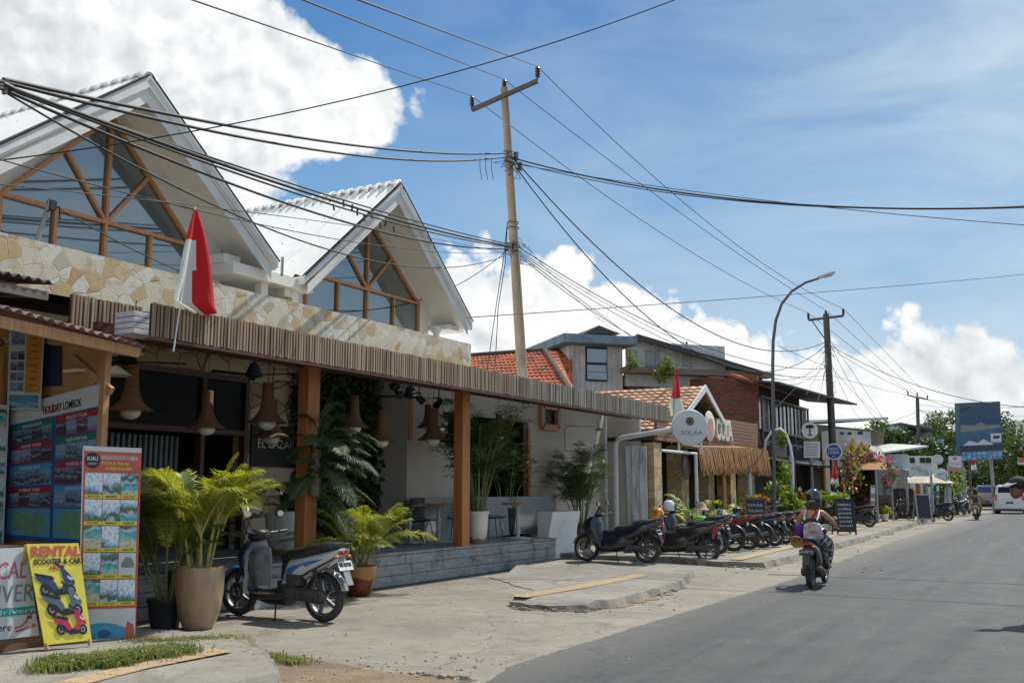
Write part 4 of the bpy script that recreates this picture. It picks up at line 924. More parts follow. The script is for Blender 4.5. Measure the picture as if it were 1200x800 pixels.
    b.loft([sring(x,z,hw,hh,18,2.8) for x,z,hw,hh in secs]); H('seat', b, sm, smooth=50)
    b = MB(); 
    if not maxi: b.tube([(-.62,.13,.78),(-.78,.14,.83),(-.93,.1,.865),(-.97,0,.87),(-.93,-.1,.865),(-.78,-.14,.83),(-.62,-.13,.78)], .013, 7)
    else: b.tube([(-.66,.15,.82),(-.84,.15,.87),(-.99,.1,.9),(-1.02,0,.9),(-.99,-.1,.9),(-.84,-.15,.87),(-.66,-.15,.82)], .017, 7)
    H('grab_rail', b, m_blkpl, smooth=50)
    # engine + transmission on the left, exhaust on the right
    b = MB(); b.loft([[Vector((p.x,p.y,p.z)) for p in sring(x,z,hw,hh,16,3,yc=.10)] for x,z,hw,hh in ((-.10,.34,.02,.05),(-.14,.33,.05,.085),(-.28,.315,.06,.095),(-.45,.30,.05,.07),(-.6,.285,.055,.08),(-.70,.28,.04,.07),(-.735,.28,.01,.03))])
    b.bx(-.30,-.02,-.09,.07,.28,.42); b.cyl((-.28,.165,.315),(-.28,.155,.315),.075,16); b.cyl((-.62,.16,.285),(-.62,.15,.285),.06,16)
    for k in range(5): b.bx(-.1+k*.02,-.092+k*.02,-.1,.08,.26,.44)
    b.bx(-.42,-.2,.05,.15,.40,.52)
    H('engine', b, m_engine, smooth=45)
    b = MB(); b.tube([(-.02,-.08,.26),(-.12,-.13,.2),(-.28,-.15,.2)], .016, 8); b.loft([sring(x,z,hw,hh,16,2,yc=-.175) for x,z,hw,hh in ((-.28,.22,.02,.02),(-.32,.235,.042,.048),(-.5,.28,.05,.055),(-.76,.345,.05,.056),(-.82,.36,.035,.04),(-.825,.36,.015,.018))]); ex = H('exhaust', b, m_engine, smooth=50)
    b = MB(); b.loft([sring(x,z,hw,hh,16,2,yc=-.19) for x,z,hw,hh in ((-.42,.27,.02,.03),(-.46,.28,.045,.05),(-.68,.34,.045,.05),(-.72,.35,.02,.03))]); b.build('heat_shield', m_grey if maxi else m_blkpl, ex, world=False, smooth=50)
    for s in ((.11,-.1) if detail else (.11,)):
        b = MB(); b.tube([(-.66,s,R1+.04),(-.56,s,.62)], .014, 6)
        for k in range(7): p = lerp((-.65,s,R1+.1),(-.575,s,.57),k/6); b.tube([p-Vector((.004,0,.01)), p+Vector((.004,0,.01))], .03, 8)
        H('shock_absorber', b, m_blkpl, smooth=40)
    # rear fender, plate
    b = MB(); arc_fender(b, -wb, R1, R1+.045, .12, R(70), R(165)); 
    b.bar((-.86,0,.74),(-1.0,0,.42),.11,.012,(1,0,0)); H('rear_fender', b, m_blkpl, smooth=50)
    pd = (Vector((-1.0,0,.42))-Vector((-.86,0,.74))).normalized(); c_ = lerp((-.86,0,.74),(-1.0,0,.42),.36) ; nrm = Vector((-pd.z,0,pd.x)); nrm = -nrm if nrm.x > 0 else nrm
    pm_ = m_plate if white_plate else m_plateb
    b = MB(); b.bar(c_-pd*.055+nrm*.014, c_+pd*.055+nrm*.014, .25, .004, nrm); pl = H('number_plate', b, pm_)
    text(plate, m_plateb if white_plate else m_plate, None, (0,0,0), (1,0,0), (0,1,0), .2, .05) if False else None
    tx_ = text(plate, m_plateb if white_plate else m_plate, None, c_+nrm*.018+pd*.012, (0,-1,0), -pd, .2, .045); tx_.parent = pl
    # stand
    b = MB(); b.tube([(-.02,.1,.24),(-.1,.2,.01)], .011, 6); b.bar((-.11,.2,.008),(-.07,.22,.008),.03,.008); H('side_stand', b, m_blkpl)
    return t
# --- the white and blue scooter in front of the deck
P_white = paint('pearl_white', (.50,.52,.54)); P_blue = paint('sky_blue', (.02,.13,.42)); P_navy = paint('navy', (.008,.011,.026)); P_blk = paint('black', (.012,.012,.014), .32)
P_redp = paint('red', (.27,.01,.014)); P_teal = paint('teal', (.02,.3,.32)); P_green = paint('lime', (.2,.55,.06)); P_dblue = paint('deep_blue', (.012,.02,.08))
s1 = scooter('white and blue scooter on its stand in front of the deck, facing the terrace', (G(263,721)+G(389,729))/2+Vector((0,.06,.0)), R(181), P_white, plate='DR 4127 LB', sc=1.09, white_plate=True)
for c in [c for c in bpy.data.objects if c.parent == s1]:
    k = c.name.split('.')[0]
    if k in ('front_fender',): c.data.materials[0] = P_blue
    if k == 'rear_fender': c.data.materials[0] = m_grey
    if k in ('front_apron',): c.data.materials[0] = paint('dark_blue_apron', (.008,.018,.05))
    if k in ('handlebar_cover',): c.data.materials[0] = m_blkpl
b = MB(); side_stripe(b, [(-.17,.44,.134),(-.3,.53,.139),(-.5,.62,.141),(-.72,.71,.12),(-.5,.67,.142),(-.3,.62,.139),(-.2,.58,.136)], .006); b.build('decal', P_blue, s1, world=False)
b = MB(); side_stripe(b, [(-.16,.36,.132),(-.5,.56,.142),(-.84,.72,.09),(-.84,.70,.09),(-.5,.535,.142),(-.17,.33,.13)], .007); b.build('trim_line', m_blkpl, s1, world=False)
b = MB(); b.loft([sring(.26,.29,.10,.02,12,4), sring(.0,.29,.11,.02,12,4)]); b.build('floor_mat', m_grey, s1, world=False)
for s in (.2,-.2):
  b = MB(); b.loft([[Vector((.33,s,.28)),Vector((.40,s,.28)),Vector((.40,s*.9,.28))],[Vector((.33,s*1.05,.6)),Vector((.39,s*1.05,.6)),Vector((.39,s*.95,.6))],[Vector((.34,s*.95,.78)),Vector((.37,s*.95,.78)),Vector((.37,s*.85,.78))]]); b.build('shield_trim', P_white, s1, world=False)
# --- navy maxi scooter
p2 = (G(685,664)+G(762,668))/2
s2 = scooter('dark navy touring scooter with windscreen, parked on the raised footpath near the white wall', Vector((p2.x-.1,p2.y+.25,.11)), R(184), P_navy, kind='maxi', plate='DR 5518 KA', white_plate=True, sc=1.0)
# --- black maxi with helmets
p3 = G(794,660)
s3 = scooter('black scooter with red trim and an orange helmet on its bars', Vector((p3.x-.1,p3.y+.35,.02)), R(183), P_blk, kind='maxi', plate='DR 2093 DS', sc=1.0)
b = MB(); side_stripe(b, [(-.95,.80,.06),(-.86,.78,.12),(-.80,.55,.13),(-.84,.5,.12),(-.93,.72,.08)], .012); b.build('red_trim', P_redp, s3, world=False)
for s in (.25,-.25): b = MB(); b.prism([(.26,s,.38),(.33,s,.36),(.36,s,.62),(.28,s,.66)], (0,.02 if s>0 else -.02,0)); b.build('shield_trim', P_redp, s3, world=False)
def helmet(loc, m, label, rz=0, sc=1, visor=True, name='helmet'):
    t = thing(name, label, 'helmet', loc, rz, None, sc)
    b = MB(); prof = [(.001,.25),(.05,.245),(.095,.22),(.125,.17),(.135,.11),(.13,.05),(.118,.01),(.10,.012),(.11,.06)]; b.lathe(prof, n=24); o = b.build('shell', m, t, smooth=60, world=False)
    if visor: b = MB(); b.loft([[Vector(((.14 if k<2 else .13)*math.cos(a), (.14 if k<2 else .13)*math.sin(a), z)) for k, z in ((0,.06),(1,.13),(2,.13),(3,.06))] for a in [R(-65+i*13) for i in range(11)]]); b.build('visor', MATS['smoked_screen'], t, smooth=50, world=False)
    return t
def orangemat():
    m, nt, b = _nt('patterned_shell'); n = noise(nt, coords(nt), 14, 3, .6, 1.5)
    nt.links.new(ramp(nt, n, [(.35,(.5,.03,.01)),(.45,(.8,.25,.02)),(.55,(.85,.6,.05)),(.62,(.6,.08,.02)),(.7,(.8,.75,.7))], 'CONSTANT'), b.inputs['Base Color']); b.inputs['Roughness'].default_value = .3; b.inputs['Coat Weight'].default_value = .5; return m
hp = wm(s3) @ Vector((.42,.1,.93)); helmet(hp, orangemat(), 'orange and yellow patterned helmet hanging on the black scooter', 2)
hp = wm(s3) @ Vector((.30,-.32,1.1)); helmet(hp, mat('white_shell', (.62,.66,.72), .25, coat=.6), 'glossy white helmet resting on a mirror behind the orange one', 1)
# --- the row further back: motorbikes and scooters nose-in
def bike_mx(label, loc, rz, body, tailcol=None, plate='DR 3391 AC', sc=1):
    """small underbone / trail motorbike"""
    t = thing('motorbike', label, 'motorbike', loc, rz, 'motorbikes parked nose-in by the chalkboard', sc)
    wheel(t, .64, .3, .07, .235, name='front_wheel', wire=True); wheel(t, -.64, .3, .085, .235, name='rear_wheel', wire=True, disc=False, rimm=m_blkpl)
    H = lambda n, b, m, **k: b.build(n, m, t, world=False, **k)
    b = MB(); [b.tube([(.64,s,.3),(.42,s,.95)], .022, 8) for s in (-.08,.08)]; H('fork', b, m_grey, smooth=50)
    b = MB(); arc_fender(b, .64, .3, .345, .11, R(30), R(150)); H('front_fender', b, body, smooth=50)
    b = MB(); b.loft([sring(.32,.74,.06,.05), sring(.24,.76,.12,.1), sring(.05,.74,.13,.1), sring(-.1,.70,.1,.07)]); H('fuel_tank', b, body, smooth=50)
    b = MB(); b.loft([sring(-.06,.76,.08,.03), sring(-.15,.78,.11,.04), sring(-.5,.80,.11,.04), sring(-.75,.84,.08,.03)]); H('seat', b, m_seat, smooth=50)
    b = MB(); b.loft([sring(-.1,.64,.11,.08), sring(-.4,.70,.11,.07), sring(-.7,.78,.08,.05), sring(-.95,.86,.04,.02)]); H('tail_panel', b, tailcol or body, smooth=50)
    b = MB(); b.loft([sring(-.93,.84,.05,.025), sring(-.98,.85,.04,.02)]); H('tail_light', b, m_red)
    b = MB(); b.bx(-.12,.2,-.12,.12,.25,.5); b.cyl((-.02,-.14,.34),(-.02,.14,.34),.11,16); b.tube([(.16,0,.45),(.22,0,.62)],.06,10); H('engine', b, m_engine, smooth=45, bevel=.01)
    b = MB(); b.tube([(.4,0,.85),(.28,0,.35),(-.1,0,.22),(-.25,0,.4),(-.3,0,.68)], .022, 7); b.tube([(-.2,.09,.34),(-.64,.09,.3)],.02,6); b.tube([(-.2,-.09,.34),(-.64,-.09,.3)],.02,6); H('frame', b, m_black, smooth=50)
    b = MB(); b.tube([(.2,-.13,.3),(-.2,-.14,.24),(-.5,-.15,.32)], .02, 8); b.tube([(-.5,-.15,.32),(-.9,-.15,.42)], .045, 10); H('exhaust', b, m_grey, smooth=50)
    b = MB(); b.tube([(.33,.36,1.03),(.38,.2,1.0),(.4,0,.98),(.38,-.2,1.0),(.33,-.36,1.03)], .012, 7); H('handlebar', b, m_blkpl, smooth=50)
    b = MB(); b.loft([sring(.42,.9,.08,.1), sring(.5,.9,.09,.1), sring(.54,.9,.05,.06)]); H('headlight', b, body, smooth=50)
    for s in (1,-1): b = MB(); b.tube([(.36,s*.25,1.02),(.36,s*.3,1.16)], .006, 5); b.sph((.35,s*.31,1.18), .05, 8, 6, (.3,1,.7)); H('mirror', b, m_blkpl, smooth=50)
    b = MB(); arc_fender(b, -.64, .3, .35, .1, R(60), R(170)); H('rear_fender', b, m_blkpl, smooth=50)
    b = MB(); b.bx(-1.0,-.985,-.11,.11,.6,.72); pl = H('number_plate', b, m_plateb); tx_ = text(plate, m_plate, None, (-1.003,0,.64), (0,-1,0), (0,0,1), .18, .05); tx_.parent = pl
    return t
zC = .115
def rowpos(px, py, back=.62): p = G(px, py, zC); return Vector((p.x-back, p.y+.05, zC))
bike_mx('black and green trail motorbike with pink stripe, first in the nose-in row', rowpos(858,646), R(182), P_green, P_blk)
bike_mx('red and black motorbike, second in the nose-in row', rowpos(876,644), R(180), P_blk, P_redp, 'DR 6202 BT')
bike_mx('teal and black motorbike nearest the framed chalkboard', rowpos(892,642), R(178), P_teal, P_blk, 'DR 2270 KZ')
# brown cap on a handlebar
t = thing('sun_hat', 'pale crumpled sun hat resting on the parked motorbikes', 'hat', Vector(rowpos(858,646))+Vector((-.25,.3,1.02)))
b = MB(); b.lathe([(.001,.15),(.08,.14),(.11,.09),(.12,.03),(.2,-.03),(.195,-.04),(.1,.02)], n=16); b.build('crown', mat('tan_cloth', (.42,.33,.24), .9, var=.3, scale=20), t, smooth=50, world=False)
s4 = scooter('black scooter parked just beyond the framed chalkboard', rowpos(928,634,.55)+Vector((0,.3,0)), R(176), P_blk, plate='DR 5440 EL')
for px, py, rz_, lab, mm, bk in ((843,650,183,'dark grey scooter squeezed in right behind the black one with red trim',None,.75),(905,640,178,'black scooter with blue tail at the foot of the framed chalkboard',P_dblue,.6),(918,637,181,'black scooter second right of the framed chalkboard',None,.6),(942,631,176,'dark scooter third right of the framed chalkboard',None,.55)):
    p = G(px, py, zC); place_copy(s4 if px > 860 else s2, (p.x-bk,p.y+.1,zC), R(rz_), lab, None, 1, {'body_panel':mm or P_blk,'front_apron':P_blk,'floorboard':m_blkpl})
def far(src, px, py, rz, label, mats=None, back=.5, z=zC, sc=1, group=None):
    p = G(px, py, z); return place_copy(src, (p.x-back, p.y, z), R(rz), label, group, sc, mats)
far(s4, 1012, 617, 178, 'black scooter half hidden behind the standing menu board', back=.4)
far(s2, 948, 630, 172, 'dark grey scooter behind the rider, nose towards the shops', {'body_panel':P_blk,'front_apron':P_blk}, back=.7)
far(s4, 1104, 610, 160, 'blue scooter behind the dark standing board', {'body_panel':P_dblue,'front_apron':P_dblue}, back=.3)
far(s4, 1086, 605, 185, 'dark scooter carrying a turquoise box', back=.8)
far(s4, 1124, 603, 250, 'black scooter near the white standing banner, front towards us', back=0)
far(s2, 1133, 602, 262, 'dark scooter beside the lamp post foot, front towards us', back=0)
far(s4, 1060, 606, 200, 'white scooter under the shop canopy', {'body_panel':P_white,'front_apron':P_white}, back=1.2)
far(s4, 1038, 608, 175, 'white and black scooter beside the flower pots', {'body_panel':P_white,'front_apron':P_blk}, back=1.4)
far(s4, 1070, 609, 190, 'black scooter left of the dark standing board', back=.2)
far(s4, 1052, 607, 182, 'black scooter deep under the white lean-to roof', back=1.0)
far(s4, 1095, 604, 200, 'silver scooter beyond the standing board', {'body_panel':m_grey,'front_apron':P_blk}, back=1.0)
far(s4, 1119, 600, 240, 'farthest dark scooter in the left row', back=.8)
far(s4, 990, 619, 177, 'dark scooter just behind the price list chalkboard', {'body_panel':P_blk,'front_apron':P_blk}, back=.9)
# turquoise delivery box on that scooter
p = G(1078,605,zC); t = thing('carrier_box', 'turquoise box strapped on a parked scooter', 'box', (p.x-.7,p.y,.95)); b = MB(); b.box((0,0,.22),(.5,.42,.42)); b.build('case', mat('pale_case', (.5,.55,.52), .5), t, world=False, bevel=.03); b = MB(); b.box((0,0,.47),(.54,.46,.09)); b.build('lid', mat('turquoise', (.05,.55,.45), .5), t, world=False, bevel=.03)
# ------------------------------------------------------------------ palms and pots
m_palmY = leafmat('areca_leaf', (.07,.12,.012), (.42,.43,.05), .42, .42, 3.4)
m_palmG = leafmat('areca_leaf_dark', (.05,.09,.018), (.14,.18,.03), .35, .42, 2)
m_palmD = leafmat('date_palm_leaf', (.035,.065,.035), (.12,.16,.08), .25, .62, 3)
m_rhap = leafmat('bamboo_palm_leaf', (.04,.07,.025), (.13,.18,.06), .3, .4, 3)
m_stemY = mat('palm_cane', (.36,.33,.1), .6, var=.3, scale=12); m_stemG = mat('green_cane', (.15,.17,.06), .6, var=.3, scale=12)
m_trunk = mat('palm_trunk', (.25,.21,.16), .9, var=.5, scale=14, bump=.8, bscale=30)
m_soil = mat('potting_soil', (.05,.035,.025), .95, var=.4, scale=20, bump=.8)
def frond(b, base, az, L, rise, droop, nl, ll, lw, rnd, bs=None, start=.18, fold=.5):
    """arching rachis with leaflets on both sides, each leaflet bent and drooping"""
    d = Vector((math.cos(az), math.sin(az), 0)); pts = []; n = 14
    for k in range(n+1):
        t = k/n; pts.append(Vector(base) + d*L*(t*math.cos(rise) + .12*t*t) + Vector((0,0,1))*L*(math.sin(rise)*t - droop*t*t))
    (bs or b).tube(pts, [.011*(1-.8*k/n)+.002 for k in range(n+1)], 5)
    side = Vector((-d.y, d.x, 0)); up0 = Vector((0,0,1))
    for i in range(nl):
        t = start + (1-start)*i/(nl-1); f = t*n; k = min(int(f), n-1); p = pts[k].lerp(pts[k+1], f-k); tg = (pts[k+1]-pts[k]).normalized()
        prof = math.sin(PI*min(1,(t-start)/(1-start)*.86+.12))**.7
        for s in (-1, 1):
            l = ll*prof*rnd.uniform(.85,1.15); sd_ = (side*s*.82 + tg*(.55+.4*t) + tg.cross(side)*(-1 if True else 1)*-.0 + up0*fold*rnd.uniform(.3,.8)).normalized()
            w_ = lw*rnd.uniform(.8,1.2); wv = tg.cross(sd_).cross(sd_).normalized()*w_*.5
            m1 = p+sd_*l*.45; m1.z -= l*.05; e_ = p + sd_*l*.85; e_.z -= l*rnd.uniform(.22,.5)
            b.add([p, m1+wv, e_, m1-wv], [(0,1,2,3)] ) if l < .08 else b.add([p+wv*.35, m1+wv, e_, m1-wv, p-wv*.35], [(0,1,3,4),(1,2,3)])
def fanleaf(b, base, d, r, nf, rnd, lw=.022):
    d = Vector(d).normalized(); s_ = d.cross(Vector((0,0,1))); s_ = s_.normalized() if s_.length > .1 else Vector((1,0,0)); u = s_.cross(d)
    for i in range(nf):
        a = -1.35+2.7*i/(nf-1)+rnd.uniform(-.06,.06); q = (d*math.cos(a)+s_*math.sin(a)+u*.15).normalized(); L = r*(.75+.25*math.cos(a))*rnd.uniform(.85,1.1)
        w_ = q.cross(u).normalized()*lw*.5; m1 = base+q*L*.5; e_ = base+q*L; e_.z -= L*rnd.uniform(.12,.4)
        b.add([base, m1+w_, e_, m1-w_], [(0,1,2,3)])
def pot(t, prof, m, soilz, soilr, n=36, name='pot'):
    b = MB(); b.lathe(prof, n=n); o = b.build(name, m, t, smooth=45, world=False)
    b = MB(); b.lathe([(.001,soilz+.02),(soilr*.6,soilz+.015),(soilr,soilz)], n=20); b.build('soil', m_soil, t, world=False)
def glazemat(name, c1, c2, split=None, rough=.25, streak=True):
    m, nt, b = _nt(name); v = coords(nt, (1,1,.25)); n = noise(nt, v, 6, 6, .65, .6); col = ramp(nt, n, [(.3,c2),(.7,c1)])
    if split:
        z, cs = split; tc = N(nt, 'ShaderNodeTexCoord'); s = N(nt, 'ShaderNodeSeparateXYZ'); nt.links.new(tc.outputs['Object'], s.inputs[0])
        q = N(nt, 'ShaderNodeMath', operation='MULTIPLY_ADD'); nt.links.new(noise(nt, coords(nt,(2,2,.2)), 3, 3), q.inputs[0]); q.inputs[1].default_value = .25; nt.links.new(s.outputs[2], q.inputs[2])
        f = ramp(nt, q.outputs[0], [(z-.005+.12,(1,1,1)),(z+.005+.12,(0,0,0))]); col = mixc(nt, f, col, cs)
    nt.links.new(col, b.inputs['Base Color']); b.inputs['Roughness'].default_value = rough; b.inputs['Coat Weight'].default_value = .25; return m
def areca(name_lab, loc, potprof, potm, soilz, soilr, seed, nf, L, mleaf, mstem, group='potted palms', ncane=7, spread=.14, rise=(45,82), caneh=.5, sc=1, ll=.42, lw=.03, droop=(.25,.55), nl=46):
    t = thing('potted_palm', name_lab, 'potted palm', loc, 0, group, sc); pot(t, potprof, potm, soilz, soilr); rnd = random.Random(seed)
    b = MB(); bs = MB(); canes = []
    for i in range(ncane):
        a = 2*PI*i/ncane+rnd.uniform(-.3,.3); r_ = soilr*.55*rnd.random()**.5; p = Vector((r_*math.cos(a), r_*math.sin(a), soilz)); q = p+Vector((spread*math.cos(a),spread*math.sin(a),caneh*rnd.uniform(.7,1.3))); bs.tube([p, p.lerp(q,.5)+Vector((0,0,.04)), q], [.024,.018,.012], 7); canes.append((q,a))
    for i in range(nf):
        q, a = canes[i % ncane]; frond(b, q-Vector((0,0,rnd.uniform(0,.2))), a+rnd.uniform(-1.1,1.1), L*rnd.uniform(.65,1.12), R(rnd.uniform(*rise)), rnd.uniform(*droop), nl, ll, lw, rnd, bs)
    bs.build('stems', mstem, t, smooth=60, world=False); b.build('fronds', mleaf, t, world=False); return t
m_beige = glazemat('beige_glaze', (.42,.31,.2), (.26,.17,.095)); m_whitepot = glazemat('white_pot', (.78,.74,.66), (.58,.53,.45), (.1,(.35,.22,.12)), .6)
m_terra = glazemat('two_tone_glaze', (.42,.2,.07), (.3,.13,.04), (.30,(.17,.03,.012)), .18); m_blackpot = mat('black_plastic_pot', (.02,.024,.03), .5, var=.2)
tall = [(.13,0),(.17,.01),(.24,.18),(.275,.42),(.28,.62),(.27,.72),(.255,.73),(.24,.70),(.23,.62)]
def sp_(pr, s, h): return [(r*s, z*h) for r, z in pr]
p = G(231,740)
areca('large yellow-green areca palm in a tall beige glazed pot at the footpath edge', (p.x-.2,p.y+.2,0), sp_(tall,1.0,.98), m_beige, .65, .23, 11, 52, 1.0, m_palmY, m_stemY, ll=.48, lw=.016, caneh=.62, rise=(52,89), nl=30, droop=(.22,.62))
p = G(172,739)
areca('darker areca palm in a black plastic pot behind the red tour banner', (p.x-.05,p.y+.3,0), [(.16,0),(.2,.28),(.215,.3),(.215,.34),(.2,.34),(.19,.28)], m_blackpot, .28, .19, 12, 20, 1.1, m_palmG, m_stemG, ll=.38, lw=.016, ncane=6, caneh=.5, nl=32, rise=(50,86))
areca('shadowed palm in a dark pot between the beige pot and the scooter', (p.x-.55,p.y+1.1,0), sp_(tall,1.0,.8), m_blackpot, .5, .22, 14, 18, 1.0, m_palmG, m_stemG, ll=.36, ncane=6, lw=.016, nl=32)
p = G(415,698)
areca('yellow-green areca palm in a two-tone terracotta pot by the deck', (p.x+.05,p.y+.05,0), [(.14,0),(.16,.01),(.19,.08),(.26,.3),(.275,.4),(.275,.45),(.255,.45),(.25,.38)], m_terra, .4, .24, 21, 36, 1.15, m_palmY, m_stemG, ll=.42, lw=.015, nl=30, ncane=8, spread=.2, rise=(32,80), caneh=.32)
# tall date palm in the white pot by the first post
t = thing('potted_palm', 'dark bushy palm in a white pot left of the first orange post', 'potted palm', (-11.4,12.6,.56), 0, 'potted palms')
pot(t, sp_(tall,1.05,.95), m_whitepot, .62, .24); rnd = random.Random(31); b = MB(); bs = MB()
bs.tube([(0,0,.6),(0,.02,1.0)], [.06,.04], 10); bs2 = MB()
for i in range(8): frond(b, (0,0,.9), rnd.uniform(0,2*PI), rnd.uniform(.7,1.0), R(rnd.uniform(30,80)), rnd.uniform(.45,.8), 40, .26, .014, rnd, bs2)
for i in range(14): frond(b, (0,0,.7), rnd.uniform(0,2*PI), rnd.uniform(.4,.7), R(rnd.uniform(40,80)), .5, 26, .2, .014, rnd, bs2)
bs.build('trunk', m_trunk, t, smooth=50, world=False); bs2.build('stems', m_stemG, t, world=False); b.build('fronds', m_palmD, t, world=False)
t = thing('post_palm', 'bushy dark palm with a rough trunk strapped to the first orange post', 'palm', (-10.02,11.74,0)); rnd = random.Random(33); b = MB(); bs = MB(); bs2 = MB()
bs.tube([(0,0,1.5),(.0,0,1.56),(.01,-.01,1.8),(.0,.0,2.1),(.0,.02,2.35)], [.05,.085,.08,.075,.06], 12)
for i in range(54): frond(b, (0,.03,2.5-.02*i), rnd.uniform(-.7,2.3) if i%5 else rnd.uniform(2.4,5.4), rnd.uniform(.7,1.05)*(1 if i%5 else .6), R(rnd.uniform(-5,78)), rnd.uniform(.45,.85), 46, .30, .014, rnd, bs2)
bs.build('trunk', m_trunk, t, smooth=50, world=False); bs2.build('stems', m_stemG, t, world=False); b.build('fronds', m_palmD, t, world=False)
# bamboo palm in white fluted pot right of post 2, and one in a dark pot by the end wall
def rhapis(lab, loc, potprof, potm, soilz, seed, ncane, h, sc=1, spread=.5, leaf=None, size=.34):
    t = thing('potted_palm', lab, 'potted palm', loc, 0, 'potted palms', sc); pot(t, potprof, potm, soilz, .18); rnd = random.Random(seed); b = MB(); bs = MB()
    for i in range(ncane):
        a = rnd.uniform(0,2*PI); lean = rnd.uniform(.1,spread); hh = h*rnd.uniform(.6,1.05); p0 = Vector((.1*math.cos(a),.1*math.sin(a),soilz)); p1 = p0+Vector((math.cos(a)*lean*.4,math.sin(a)*lean*.4,hh*.55)); p2 = p0+Vector((math.cos(a)*lean,math.sin(a)*lean,hh)); bs.tube([p0,p1,p2], [.014,.011,.008], 5)
        for k in range(11):
            f = .42+.58*k/10; q = p0.lerp(p1,f*2) if f < .5 else p1.lerp(p2,(f-.5)*2); az = rnd.uniform(0,2*PI); el = rnd.uniform(-.1,.9); d = Vector((math.cos(az)*math.cos(el),math.sin(az)*math.cos(el),math.sin(el))); e_ = q+d*rnd.uniform(.12,.32); bs.tube([q,e_], .004, 4); fanleaf(b, e_, d, size*rnd.uniform(.7,1.15), 9, rnd, .03)
    bs.build('stems', m_stemG, t, world=False); b.build('fronds', leaf or m_rhap, t, world=False); return t
fl = [(.15,0),(.17,.02),(.2,.3),(.215,.55),(.24,.58),(.24,.62),(.2,.62),(.19,.55)]
rhapis('bushy bamboo palm in a white fluted pot beside the second orange post', (-10.45,17.15,.56), fl, m_whitepot, .55, 41, 26, 2.15, spread=.8, size=.40)
rhapis('dark bamboo palm in a brown pot against the end of the cream wall', (-11.1,23.3,0), sp_(tall,.95,.9), glazemat('brown_glaze',(.1,.07,.055),(.06,.045,.035),None,.4), .6, 42, 22, 1.95, spread=.85, size=.42)
rhapis('dark leafy palm deep in shade behind the bistro tables', (-11.75,20.6,.56), fl, m_blackpot, .5, 43, 12, 1.6, spread=.7)
# bright palms in front of the COLA shop
for k, (px, py, s_, lab) in enumerate([(815,612,1.0,'bright palm with broad fronds under the round white sign'),(868,610,.95,'bright palm in front of the thatched awning'),(893,604,.9,'low bright palm right of the thatched awning')]):
    p = PX(px, py, -9.6-.3*k); areca(lab, (p.x, p.y, .1), [(.15,0),(.2,.3),(.2,.35),(.18,.3)], m_blackpot, .3, .18, 50+k, 13, 1.6*s_, m_palmY, m_stemG, ll=.5, lw=.035, rise=(35,75), caneh=.25, ncane=5, droop=(.35,.6), nl=34)
# ------------------------------------------------------------------ tour kiosk on the left
m_ply = woodmat('plywood', (.42,.24,.10), 'X', .22, .7, .3); m_ply2 = woodmat('kiosk_timber', (.45,.25,.11), 'Z', .3, .6)
m_rustroof = mat('rust_red_corrugated', (.20,.115,.10), .7, var=.3, scale=3, dirt=.5, dirtc=(.09,.07,.06)); m_darkroof = mat('dark_corrugated', (.07,.055,.05), .8, var=.4, scale=3)
m_pw = mat('vinyl_white', (.58,.60,.62), .45, var=.05, bump=.05, dirt=.15, dirtc=(.35,.35,.33)); m_pred = mat('print_red', (.52,.10,.07), .4, var=.06); m_pyel = mat('print_yellow', (.72,.62,.07), .4, var=.05)
m_pgreen = mat('print_green', (.02,.16,.12), .4); m_pcy = mat('print_cyan', (.04,.3,.5), .4); m_pdred = mat('print_dark_red', (.32,.02,.05), .4); m_pblue = mat('print_blue', (.015,.09,.26), .4)
m_pblack = mat('print_black', (.015,.015,.02), .4); m_porange = mat('print_orange', (.55,.26,.04), .4); m_pgrey = mat('print_grey', (.2,.21,.22), .4); m_pteal = mat('print_teal', (.02,.3,.27), .4)
m_sea = printmat('print_sea', 'sea'); m_drk = printmat('print_dark', 'dark'); m_blu = printmat('print_blue_tiles', 'blu')
K = thing('tour_kiosk', 'plywood tour booking kiosk with corrugated roofs at the left edge', 'kiosk', (-10.5,7.5,0))
b = MB(); b.bx(-13.5,-10.0,7.9,7.94,0,3.45); b.bx(-13.5,-13.4,4,7.9,0,3.4); b.build('wall', m_ply, K)
for x,y in ((-9.95,7.85),(-9.95,4.6),(-11.9,7.84)): b = MB(); b.box((x,y,1.66),(.085,.085,3.32)); b.build('post', m_ply2, K, bevel=.004)
b = MB(); b.bar((-9.85,7.87,2.75),(-10.6,7.87,3.2),.05,.09); b.bar((-10.6,7.88,2.62),(-9.95,7.88,3.05),.05,.1); b.bar((-9.42,4,3.42),(-9.42,7.85,3.18),.05,.12); b.bar((-9.4,7.85,3.2),(-13,7.85,3.75),.05,.12); b.build('roof_beam', m_ply2, K)
b = MB(); corr(b, (-13,3.5,4.25),(-13,7.86,3.98),(-9.28,3.5,3.70),(-9.28,7.86,3.27),.022,.115,6) if False else None
def corrY(b, x0, x1, y0, y1, zf, amp, per, seg=6):
    n = int((y1-y0)/per*seg); A = []; Bq = []
    for i in range(n+1):
        y = y0+(y1-y0)*i/n; o = amp*math.cos(2*PI*i/seg); A.append(Vector((x0,y,zf(x0,y)+o))); Bq.append(Vector((x1,y,zf(x1,y)+o)))
    b.add(A+Bq, [(i,i+1,n+2+i,n+1+i) for i in range(n)])
corrY(b, -13, -9.3, 3.5, 7.86, lambda x,y: 3.5-.10*(y-5.7)-.16*(x+9.3)-.04, .022, .125); b.build('lower_roof', m_rustroof, K, smooth=60, solid=.006)
b = MB(); corrY(b, -14, -10.3, 3.5, 7.35, lambda x,y: 4.0-.12*(x+10.3), .022, .125); b.build('upper_roof', m_darkroof, K, smooth=60, solid=.006)
